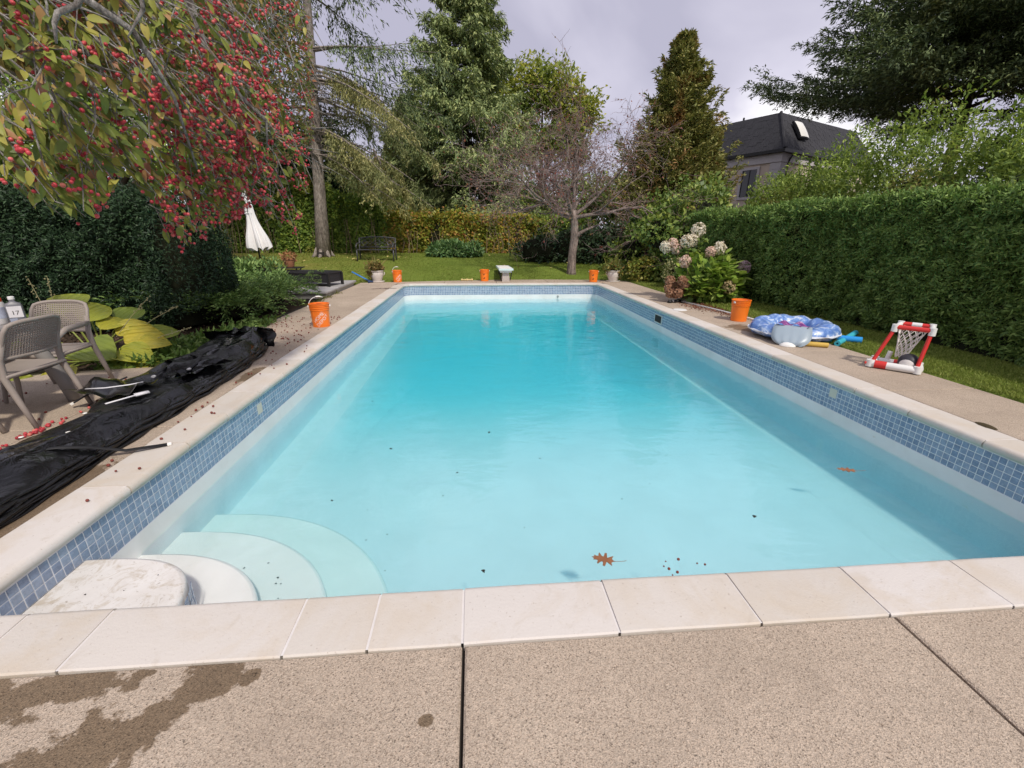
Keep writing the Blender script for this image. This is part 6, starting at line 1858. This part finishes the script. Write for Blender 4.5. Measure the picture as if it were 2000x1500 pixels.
# grass blades
lv = Leaves()
def blades(n, xr, yr, hz, zf, seed, wid=.006):
    rs = np.random.RandomState(seed)
    x = rs.uniform(*xr, n); y = rs.uniform(*yr, n)
    z = np.array([zf(a, b) for a, b in zip(x, y)])
    D = unit(rs.normal(0, .45, (n, 3)) + np.array([0, 0, 1.0])); N = unit(np.cross(D, rvec(n, rs)))
    lv.quads(np.c_[x, y, z], D, N, hz * rs.uniform(.6, 1.3, n), wid, .3)
blades(46000, (7.36, 8.75), (2.2, 8.5), .04, lambda a, b: .006, 1, .008)
blades(12000, (7.36, 8.75), (8.5, 15.0), .06, lambda a, b: .006, 2, .014)
blades(26000, (-7, 8), (15.1, 19.5), .035, lambda a, b: lawn_z(a, b) + .006 if b > lawn_front(a) + .02 else -.3, 3, .022)
blades(9000, (-7, 8), (19.5, 22.0), .04, lambda a, b: lawn_z(a, b) + .006, 4, .03)
blades(5000, (-4.6, -1.47), (14.0, 15.6), .06, lambda a, b: -.02, 5, .02)
gr = lv.build('grass', leafmat('grass_blades', [(0, (.17, .225, .036)), (.6, (.24, .30, .055)), (1, (.34, .37, .10))], .6, .3)); gr['kind'] = 'stuff'; gr['label'] = 'short green grass of the lawn and the strip by the hedge'
# tufts at the deck edge and platform
lv = Leaves()
def tuft(x, y, n, h, sd):
    rs = np.random.RandomState(sd)
    D = unit(rs.normal(0, .55, (n, 3)) + np.array([0, 0, 1.0])); N = unit(np.cross(D, rvec(n, rs)))
    lv.quads(np.c_[rs.normal(x, .06, n), rs.normal(y, .10, n), np.full(n, -.02)], D, N, h * rs.uniform(.5, 1.2, n), .012, .3)
for k in range(9): tuft(-1.44, 10.0 + k * .17, 26, .09, 600 + k)
tuft(-1.40, 12.0, 40, .12, 640); tuft(-1.42, 11.3, 40, .10, 641)
tf = lv.build('edge_tufts', leafmat('tuft_grass', [(0, (.09, .12, .02)), (1, (.24, .22, .06))], .6, .3)); tf['kind'] = 'stuff'

# ------------------------------------------------------------------ fallen fruit, leaves and debris, one object each
def small_lathe(name, prof, k, mat):
    m = MB(); m.lathe(prof, k)
    me = bpy.data.meshes.new(name); me.from_pydata(m.v, [], m.f); me.materials.append(mat); me.polygons.foreach_set('use_smooth', [True] * len(me.polygons)); me.update()
    return me
t = NT('crabapple_skin'); oi = t.n('ShaderNodeObjectInfo').outputs['Random']; isl = t.n('ShaderNodeNewGeometry').outputs['Random Per Island']
c = t.ramp(t.math('FRACT', t.math('ADD', oi, isl)), [(0, (.28, .022, .032)), (.5, (.48, .045, .06)), (.85, (.60, .10, .105)), (1, (.60, .20, .15))])
M_APPLE = t.done(t.bsdf(c, .42, None, .35))
M_DRYAPPLE = plain('withered_crabapple', (.19, .045, .032), .65, var=.4)
SPH = [(.0, -1), (.55, -.86), (.92, -.40), (.98, .1), (.78, .66), (.35, .96), (.0, .88)]
FRUIT = small_lathe('crabapple', [(r * .012, z * .0118) for r, z in SPH], 9, M_APPLE)
DRYF = small_lathe('crabapple', [(r * .010, z * .0085) for r, z in SPH], 8, M_DRYAPPLE)
def scatter(n, fx_, fy_, label, group, me, sd, z=.009, name='crabapple', cat='fruit', ok=lambda x, y: True, smin=.7, smax=1.2):
    rs = np.random.RandomState(sd); k = 0; tries = 0
    while k < n and tries < n * 20:
        tries += 1
        x, y = fx_(rs), fy_(rs)
        if not ok(x, y): continue
        o = link(name, me); o.location = (x, y, z); s = rs.uniform(smin, smax); o.scale = (s, s, s)
        o.rotation_euler = (rs.uniform(-.6, .6), rs.uniform(-.6, .6), rs.uniform(0, 6.28))
        tag(o, label, cat, group); k += 1
scatter(150, lambda r: r.uniform(-1.32, -.30), lambda r: r.uniform(5.4, 8.6), 'small withered red crabapple on the deck between the cover and the bucket', 'fallen crabapples between the cover and the bucket', DRYF, 701,
        ok=lambda x, y: not (x < -.50 and y < 6.6) and not (abs(x + .42) < .17 and abs(y - 7.66) < .17))
scatter(48, lambda r: r.normal(-1.27, .022), lambda r: r.choice([r.normal(3.45, .12), r.uniform(2.8, 4.4)]), 'bright red crabapple lying along the slab joint beside the cover', 'fallen crabapples along the slab joint', FRUIT, 702, z=.013)
scatter(40, lambda r: r.uniform(-2.3, -1.3), lambda r: r.uniform(3.0, 4.9), 'dull red crabapple on the shady slabs under the chairs', 'fallen crabapples under the chairs', DRYF, 703)
scatter(26, lambda r: r.uniform(-.38, -.05), lambda r: r.uniform(2.2, 6.2), 'withered crabapple on the coping side of the cover', 'fallen crabapples beside the coping', DRYF, 704, z=.012, ok=lambda x, y: x > -.32 or y > 4)
scatter(8, lambda r: r.uniform(4.8, 6.0), lambda r: r.uniform(14.6, 15.3), 'withered crabapple on the far deck beside the right bucket', 'fallen crabapples on the far deck', DRYF, 705)
o = link('crabapple', FRUIT); o.location = (2.215, .845, .009); o.scale = (.5, 1.1, .4); tag(o, 'single flattened red crabapple on the front slab by the dark joint', 'fruit')
M_FALLEN = {}
def leaf_mesh(name, pts, mat, th=.0012):
    """lobed flat leaf with a small thickness and gentle curl"""
    m = MB(); n = len(pts)
    top = [(x, y, .006 * math.sin(x * 40) + .12 * (x * x + y * y) + th) for x, y in pts]; bot = [(x, y, z - th) for x, y, z in top]
    c = (sum(p[0] for p in pts) / n, sum(p[1] for p in pts) / n)
    m.add(top + bot + [(c[0], c[1], th), (c[0], c[1], 0)], [(2 * n, i, (i + 1) % n) for i in range(n)] + [(2 * n + 1, n + (i + 1) % n, n + i) for i in range(n)] + [(i, n + i, n + (i + 1) % n, (i + 1) % n) for i in range(n)])
    me = bpy.data.meshes.new(name); me.from_pydata(m.v, [], m.f); me.materials.append(mat); me.update(); return me
half = [(0, -.045), (.004, -.03), (.012, -.022), (.034, -.028), (.022, -.010), (.012, -.004), (.014, .004), (.048, .010), (.044, .022), (.026, .022), (.016, .026), (.018, .034), (.040, .050), (.030, .054), (.014, .052), (.012, .062), (.016, .078), (.006, .074), (0, .088)]
oak = half + [(-x, y) for x, y in reversed(half[1:-1])]
M_OAK = plain('brown_oak_leaf', (.24, .10, .045), .55, var=.3, scale=30)
OAK = leaf_mesh('oak_leaf', oak, M_OAK)
def oak_leaf(label, x, y, rz, s, squash=1.0):
    t = thing('oak_leaf', label, 'leaf', (x, y, ZW + .004), rz)
    o = link('leaf_blade', OAK, t); o.scale = (s * squash, s, s)
    m = MB(); m.tube([(0, -.042 * s, .002), (.006 * s, -.075 * s, .006), (.022 * s, -.10 * s, .004)], .0013 * s, 5); m.build('stem', M_OAK, t)
oak_leaf('brown oak leaf floating on the water near the front coping', 2.99, 1.885 + .35, R(68), 1.15)
oak_leaf('curled brown leaf floating beside the right wall of the pool', 5.45, 2.90 + .28, R(70), 1.25, .45)
for k, (x, y) in enumerate([(3.30, 2.16), (3.42, 2.20), (3.37, 2.10), (3.50, 2.19), (3.55, 2.15), (3.47, 2.11), (3.60, 2.17), (3.28, 2.10), (3.33, 2.08)]):
    o = link('crabapple', DRYF); o.location = (x, y + .0, ZW + .002); q_ = rnd.uniform(.45, 1.0); o.scale = (q_, q_, q_); o.location.x += rnd.gauss(0, .05); o.location.y += rnd.gauss(0, .03); tag(o, 'dark crabapple floating by the front coping right of the oak leaf', 'fruit', 'crabapples floating right of the oak leaf')
M_SPECK = plain('dark_debris', (.030, .026, .022), .8)
mm = MB()
for a, b in (((-.012, 0, 0), (.010, .004, .002)), ((0, -.006, 0), (.004, .012, .002)), ((-.004, .002, 0), (.012, -.008, .001))): mm.tube([a, tuple((np.array(a) + np.array(b)) / 2 + np.array([0, .003, .001])), b], [.002, .0055, .002], 5)
sm = mm.build('debris', M_SPECK); SPECK = sm.data; bpy.data.objects.remove(sm)
spk = [(1.35, 2.9), (1.05, 3.05), (1.42, 2.55), (1.55, 2.6), (1.60, 2.25), (2.0, 3.4), (1.9, 3.05), (1.35, 3.9), (.95, 4.4), (1.15, 4.9), (2.3, 4.2), (1.7, 4.6), (2.6, 6.0), (3.2, 5.0), (2.0, 7.2), (1.6, 6.3), (3.6, 3.1), (4.2, 2.6), (2.5, 2.6), (1.2, 5.6), (.9, 5.2), (2.2, 2.2), (2.4, 2.05), (4.4, 7.0), (2.9, 10.1), (3.3, 2.9), (2.75, 3.6)]
for (x, y) in spk:
    o = link('debris', SPECK); s = rnd.choice([.35, .45, .5, .6, .8, 1.2]); o.scale = (s, s * rnd.uniform(.5, 1.2), s); o.location = (x, y, ZW + .003); o.rotation_euler = (0, 0, rnd.uniform(0, 6.28))
    tag(o, 'dark speck of leaf debris floating on the pool water', 'debris', 'specks floating on the pool')
for k in range(11):
    a = rnd.uniform(.15, 1.2); r_ = rnd.uniform(1.05, 1.28)
    o = link('debris', SPECK); s = rnd.uniform(.3, .9); o.scale = (s, s, s * .5); o.location = (r_ * math.cos(a) * .95, PY0 + r_ * math.sin(a), -.593 if r_ > 1.02 else -.48); o.rotation_euler = (0, 0, rnd.uniform(0, 6.28))
    tag(o, 'dark speck lying on the submerged curved step', 'debris', 'specks on the pool steps')
for k in range(7):
    o = link('debris', SPECK); s = rnd.uniform(.2, .5); o.scale = (s, s, s * .6); o.location = (rnd.uniform(.08, .6), PY0 + rnd.uniform(.1, .5), -.235); o.rotation_euler = (0, 0, rnd.uniform(0, 6.28))
    tag(o, 'tiny dark crumb on the dry top step', 'debris', 'crumbs on the top step')
M_YLEAF = leafmat('fallen_yellow_leaf', [(0, (.50, .42, .12)), (1, (.60, .50, .22))], .6, .2)
oval = [(.0, -.05), (.018, -.03), (.026, 0), (.018, .03), (0, .055), (-.018, .03), (-.026, 0), (-.018, -.03)]
YL = leaf_mesh('fallen_leaf', oval, plain('pale_yellow_leaf', (.52, .44, .16), .6, var=.25, scale=20))
for k in range(80):
    x = rnd.choice([rnd.uniform(-6.5, -.5), rnd.uniform(-6.5, 6.5)]); y = rnd.uniform(15.3, 21.5)
    if y < lawn_front(x) + .1: continue
    o = link('fallen_leaf', YL); s = rnd.uniform(.7, 1.6); o.scale = (s, s, s); o.location = (x, y, lawn_z(x, y) + .045); o.rotation_euler = (rnd.uniform(-.5, .5), rnd.uniform(-.5, .5), rnd.uniform(0, 6))
    left = x < -1.0
    tag(o, 'pale yellow leaf fallen on the lawn on the bench and spruce side' if left else 'pale yellow leaf fallen on the lawn behind the diving board', 'leaf', 'yellow leaves on the lawn by the bench' if left else 'yellow leaves on the middle of the lawn')
m = MB(); m.lathe([(0, 0), (.05, .002), (.03, .012), (0, .016)], 9); o = m.build('dirt_clump', plain('dirt', (.06, .045, .02), .95, bump=.6, scale=20)); o.location = (6.39, 3.02, .0); o.scale = (.8, 1.7, 1); tag(o, 'dark clump of moss in the seam behind the right coping', 'moss')
def twigs():
    for k, (x, y) in enumerate(((-.75, 13.0), (-.55, 13.1))):
        m = MB(); m.tube([(x, y, .008), (x + .25, y + .05, .010), (x + .5, y - .02, .008)], .008, 5); o = m.build('twig', M_BARK_APPLE)
        tag(o, 'thin brown twig on the deck near the far left corner, ' + ('the left one' if k == 0 else 'the right one'), 'twig')
twigs()

# ------------------------------------------------------------------ near crabapple whose fruiting branches hang in from the left
M_CRABLEAF_STOPS = [(0.0, (.10, .14, .032)), (.30, (.19, .24, .045)), (.60, (.30, .33, .065)), (.84, (.46, .42, .09)), (.95, (.46, .28, .11)), (1.0, (.40, .17, .11))]
def near_crabapple():
    rs = np.random.RandomState(801)
    t = thing('crabapple_tree', 'big crabapple hung with red fruit whose branches reach in from the left', 'tree', (-4.9, 3.7, -.05))
    base = np.array([-4.9, 3.7, -.05])
    poly = [(-60, -80), (560, -80), (606, 60), (612, 200), (600, 390), (575, 470), (545, 440), (500, 395), (455, 440), (400, 470), (372, 486), (335, 505), (300, 400), (255, 350), (215, 400), (185, 450), (120, 425), (60, 405), (-60, 330)]
    px_, py_ = np.array([p[0] for p in poly], float), np.array([p[1] for p in poly], float)
    def inside(x, y):
        c = np.zeros(len(x), bool); j = len(px_) - 1
        for i in range(len(px_)):
            k = ((py_[i] > y) != (py_[j] > y)) & (x < (px_[j] - px_[i]) * (y - py_[i]) / (py_[j] - py_[i] + 1e-9) + px_[i])
            c ^= k; j = i
        return c
    r2, u2, w3, C3 = np.array(_r2), np.array(_u2), np.array(_w), np.array(CAM)
    def project(P):
        d = P - C3; z = d @ w3
        return 1000 + 861.7 * (d @ r2) / z, 750 - 861.7 * (d @ u2) / z, z
    rs2 = np.random.RandomState(77)
    def keep(P, thinning=1.0):      # hanging outline of the crown, also cut so its shadow misses pool and coping
        x, y, z = project(P)
        shx = P[:, 0] - P[:, 2] * SUN_DIR.x / SUN_DIR.z      # where each point's shadow lands
        shy = P[:, 1] + P[:, 2] * .8
        thin = (shx < -1.35) | (shy < 5.5) | (rs2.rand(len(P)) < thinning)
        return (inside(x, y) | (x < -20)) & (z > .9) & thin & (shx < np.where(P[:, 1] + P[:, 2] * .784 < 5.2, -.42, -.15))
    def place(px, py, s):
        d = w3 + r2 * (px - 1000) / 861.7 - u2 * (py - 750) / 861.7
        return C3 + d / np.linalg.norm(d) * s
    def s_min(px): return np.interp(px, [-50, 0, 150, 300, 450, 600], [2.25, 2.3, 2.45, 2.75, 3.4, 4.3])
    limb = MB(); twig = MB()
    limb.tube([(0, 0, -.1), (.05, 0, .8), (.2, -.05, 1.7), (.5, -.1, 2.5)], [.20, .16, .14, .12], 10)
    LP, LD, FP = [], [], []
    for b in range(640):
        px = rs.uniform(-60, 560); py = rs.uniform(-90, 330) if rs.rand() < .72 else rs.uniform(100, 420)
        if rs.rand() < .26: px, py = rs.uniform(330, 590), rs.uniform(230, 440)
        dd_ = unit(w3 + r2 * (px - 1000) / 861.7 - u2 * (py - 750) / 861.7); kk_ = SUN_DIR.x / SUN_DIR.z
        lim_s = (C3[0] - kk_ * C3[2] + (.46 if px < 330 else .2)) / (kk_ * dd_[2] - dd_[0])  # branch start set back so its shadow stays off the pool
        s = max(s_min(px), min(lim_s, 6.0)) + rs.gamma(1.3, .42) - .05
        p = place(px, py, s)
        if px > 330 and rs.rand() < .25: continue
        if not keep(p[None])[0] and rs.rand() < .9: s += .9; p = place(px, py, s)
        L = rs.uniform(.7, 1.5) * (.55 + .12 * s)
        d = unit(r2 * rs.uniform(.3, 1.0) - np.array([0, 0, 1.0]) * rs.uniform(.1, .9) + w3 * rs.uniform(-.3, .35) + rs.normal(0, .12, 3))
        pts = [p]
        nseg = 9
        for i in range(nseg):
            d = unit(d + rs.normal(0, .13, 3) + np.array([0, 0, -.10]))
            pts.append(pts[-1] + d * L / nseg)
        pts = np.array(pts)
        kk = keep(pts) | (rs.rand() < .0); ne = nseg + 1
        for i in range(1, nseg + 1):
            if not kk[i]: ne = i; break
        if ne < 4: continue
        pts = pts[:ne]
        thick = rs.uniform(.003, .007)
        twig.tube([tuple(q - base) for q in pts], [thick * (1 - .8 * i / (ne - 1)) + .0012 for i in range(ne)], 5, caps=False)
        fruity = np.interp(px, [0, 220, 320, 600], [.45, .9, 2.4, 2.4])
        for i in range(1, ne):
            for q in range(rs.poisson(2.6 if px < 300 else 2.0)):
                a = pts[i] + (pts[i - 1] - pts[i]) * rs.rand()
                tang = unit(pts[i] - pts[i - 1])
                D = unit(tang * .75 + rvec(1, rs)[0] * .75 + np.array([0, 0, -.25]))
                LP.append(a); LD.append(D)
            if rs.rand() < .55 * fruity:
                a = pts[i]; sp_ = unit(rvec(1, rs)[0] + np.array([0, 0, -.5])) * rs.uniform(.03, .09)
                twig.tube([tuple(a - base), tuple(a + sp_ * .6 - base), tuple(a + sp_ - base)], [.003, .002, .0015], 4, caps=False)
                for q in range(rs.randint(3, 9)):
                    FP.append(a + sp_ + rs.normal(0, .022, 3) + np.array([0, 0, -.02]))
    # extra twig mesh between: fine grey spurs
    for b in range(260):
        px = rs.uniform(60, 600); py = rs.uniform(-40, 380); s = s_min(px) + rs.uniform(.1, 1.6)
        p = place(px, py, s); d = unit(r2 * rs.uniform(-.2, 1) - np.array([0, 0, 1.0]) * rs.uniform(.2, 1) + rs.normal(0, .2, 3))
        pts = [p, p + d * .12, p + d * .25 + rs.normal(0, .02, 3), p + d * .42 + rs.normal(0, .04, 3)]
        if keep(np.array(pts)).all(): twig.tube([tuple(q - base) for q in pts], [.004, .0035, .0025, .001], 4, caps=False)
    # heavier pale limbs reaching across
    def limbto(pp, r0, r1):
        P = [place(*q) - base for q in pp]
        limb.tube([tuple(q) for q in P], [r0 + (r1 - r0) * i / (len(P) - 1) for i in range(len(P))], 7)
    limb.tube([(.4, -.1, 2.4), (1.2, -.1, 2.9)] + [tuple(place(px, py, s) - base) for px, py, s in ((-120, -160, 3.6), (80, -60, 3.5), (260, 60, 3.5), (340, 190, 3.6), (385, 330, 3.7))], [.10, .085, .05, .022, .015, .010, .005], 8)
    limb.tube([(.4, -.1, 2.5), (1.0, .2, 3.6)] + [tuple(place(px, py, s) - base) for px, py, s in ((150, -220, 4.6), (360, -30, 4.5), (400, 90, 4.4), (470, 190, 4.4), (520, 235, 4.4), (522, 290, 4.4))], [.10, .08, .05, .026, .02, .016, .012, .005], 8)
    limb.tube([tuple(place(px, py, s) - base) for px, py, s in ((170, -40, 2.7), (150, 10, 2.7), (112, 25, 2.68), (106, 45, 2.66), (110, 85, 2.66))], [.012, .011, .010, .008, .004], 7)
    limb.tube([tuple(place(px, py, s) - base) for px, py, s in ((268, -40, 3.0), (280, 18, 3.0), (262, 50, 3.0), (250, 72, 3.0))], [.012, .010, .006, .003], 6)
    limb.build('trunk', M_BARK_PALE, t, smooth=True); twig.build('branches', M_BARK_PALE, t)
    LP, LD, FP = np.array(LP), np.array(LD), np.array(FP)
    k = keep(LP + LD * .08, .7); LP, LD = LP[k], LD[k]; FP = FP[keep(FP, .9)]; fx_, fy_, _ = project(FP); FP = FP[(vnoise(FP, 2.6, 7) > .42) | ((fx_ > 300) & (fy_ > 170) & (rs.rand(len(FP)) < .95))]
    n = len(LP)
    N = unit(rvec(n, rs) * .7 + np.array([.15, -.45, .75])); N = unit(N - LD * (N * LD).sum(1, keepdims=True))
    L = rs.uniform(.060, .112, n) * np.interp(project(LP)[0], [0, 350], [1.12, .92])
    # folded leaf template
    lm = MB(); rows = []
    for (w_, l_) in [(.012, -.22), (.012, 0), (.16, .14), (.225, .38), (.19, .62), (.09, .85), (.004, 1.0)]:
        rows.append([(-w_, l_, .30 * w_ - .22 * max(0, l_) ** 2), (0, l_, -.22 * max(0, l_) ** 2), (w_, l_, .30 * w_ - .22 * max(0, l_) ** 2)])
    lm.grid(rows, flip=True)
    t2 = NT('crabapple_leaf'); oi = t2.n('ShaderNodeObjectInfo').outputs['Random']; isl = t2.n('ShaderNodeNewGeometry').outputs['Random Per Island']
    c = t2.ramp(t2.math('FRACT', t2.math('ADD', oi, isl)), M_CRABLEAF_STOPS)
    c = t2.mix(t2.ramp(t2.noise(t2.pos(), 70.0, 3.0, .6), [(.62, 0.0), (.75, .5)]), c, (.20, .10, .04))
    tr = t2.n('ShaderNodeBsdfTranslucent'); t2.l(c, tr.inputs['Color'])
    mx = t2.n('ShaderNodeMixShader', {0: .35}); t2.l(t2.bsdf(c, .48, None, .35), mx.inputs[1]); t2.l(tr.outputs[0], mx.inputs[2])
    lmat = t2.done(mx.outputs[0])
    me = bpy.data.meshes.new('leaf'); me.from_pydata(lm.v, [], lm.f); me.materials.append(lmat); me.polygons.foreach_set('use_smooth', [True] * len(me.polygons)); me.update()
    _, _, zc = project(LP)
    order = np.argsort(-L / zc)
    S = np.cross(LD, N)
    tv = np.array(lm.v); tf_ = np.array(lm.f)
    for i in order[:300]:
        o = link('leaf', me, t); l = L[i]
        q = LP[i] - base
        o.matrix_local = Matrix(((S[i, 0] * l, LD[i, 0] * l, N[i, 0] * l, q[0]), (S[i, 1] * l, LD[i, 1] * l, N[i, 1] * l, q[1]), (S[i, 2] * l, LD[i, 2] * l, N[i, 2] * l, q[2]), (0, 0, 0, 1)))
    rest_ = order[300:]
    l = L[rest_][:, None, None]
    V = (LP[rest_] - base)[:, None, :] + l * (tv[None, :, 0:1] * S[rest_][:, None, :] + tv[None, :, 1:2] * LD[rest_][:, None, :] + tv[None, :, 2:3] * N[rest_][:, None, :])
    F = (tf_[None] + (np.arange(len(rest_)) * len(tv))[:, None, None]).reshape(-1, 4)
    o = np_mesh('foliage', V.reshape(-1, 3), F, lmat, t, smooth=True); o['kind'] = 'stuff'
    # fruit
    _, _, zc = project(FP); order = np.argsort(zc)
    fv = np.array([v.co[:] for v in FRUIT.vertices]); ff = [tuple(p.vertices) for p in FRUIT.polygons]
    for i in order[:300]:
        o = link('crabapple', FRUIT, t); o.location = tuple(FP[i] - base); s = rs.uniform(.8, 1.12); o.scale = (s, s, s); o.rotation_euler = tuple(rs.uniform(0, 6, 3))
    q = order[300:]; sz = rs.uniform(.8, 1.12, len(q))
    V = (FP[q] - base)[:, None, :] + fv[None] * sz[:, None, None]
    F = (np.array(ff)[None] + (np.arange(len(q)) * len(fv))[:, None, None]).reshape(-1, 4)
    o = np_mesh('fruit', V.reshape(-1, 3), F, M_APPLE, t, smooth=True); o['kind'] = 'stuff'
    # farther, finer part of the crown behind
    lv = Leaves(); n = 26000
    px = rs.uniform(-50, 612, n); py = rs.uniform(-60, 470, n); dd_ = unit(w3[None] + r2[None] * ((px - 1000) / 861.7)[:, None] - u2[None] * ((py - 750) / 861.7)[:, None]); kk_ = SUN_DIR.x / SUN_DIR.z
    s = np.clip((C3[0] - kk_ * C3[2] + 1.40) / (kk_ * dd_[:, 2] - dd_[:, 0]), 4.6, 9.0) + rs.uniform(0, 2.2, n)  # set back so its shadow falls beyond the left deck
    P = C3 + dd_ * s[:, None]
    lim_ = np.interp(px, [-50, 200, 330, 420, 520, 600], [120, 150, 250, 330, 330, 300])
    k = keep(P) & (py < lim_) & (vnoise(P, 1.6, 3) > .36); P = P[k]; n = len(P)
    D = unit(rvec(n, rs) + np.array([.2, 0, -.5])); N = unit(rvec(n, rs) + np.array([.2, -.5, .6])); N = unit(N - D * (N * D).sum(1, keepdims=True))
    lv.quads(P - base, D, N, rs.uniform(.06, .10, n), rs.uniform(.03, .048, n))
    lv.build('crown', leafmat('crabapple_far_leaves', [(0, (.09, .105, .03)), (.45, (.19, .20, .05)), (.75, (.30, .25, .075)), (.9, (.34, .15, .075)), (1, (.34, .08, .06))], .5, .3), t)
    m = MB(); n2 = 0
    P2 = P[rs.rand(len(P)) < .10] + rs.normal(0, .03, (int((1)), 3))
    fv2 = np.array([(0, 0, -.011), (.011, 0, 0), (0, .011, 0), (-.011, 0, 0), (0, -.011, 0), (0, 0, .011)]); ff2 = np.array([(0, 2, 1), (0, 3, 2), (0, 4, 3), (0, 1, 4), (5, 1, 2), (5, 2, 3), (5, 3, 4), (5, 4, 1)])
    V = (P2 - base)[:, None] + fv2[None]
    o = np_mesh('far_fruit', V.reshape(-1, 3), (ff2[None] + (np.arange(len(P2)) * 6)[:, None, None]).reshape(-1, 3), M_APPLE, t, smooth=True); o['kind'] = 'stuff'
    tw2 = MB()
    for b in range(150):
        p = P[rs.randint(len(P))]; d = unit(r2 * rs.uniform(0, 1) - np.array([0, 0, 1.0]) * rs.uniform(.2, 1) + rs.normal(0, .3, 3)); L_ = rs.uniform(.4, 1.1)
        tw2.tube([tuple(p - base), tuple(p + d * L_ * .5 - base + rs.normal(0, .04, 3)), tuple(p + d * L_ - base)], [.008, .006, .002], 4, caps=False)
    tw2.build('far_branches', M_BARK_PALE, t)
near_crabapple()
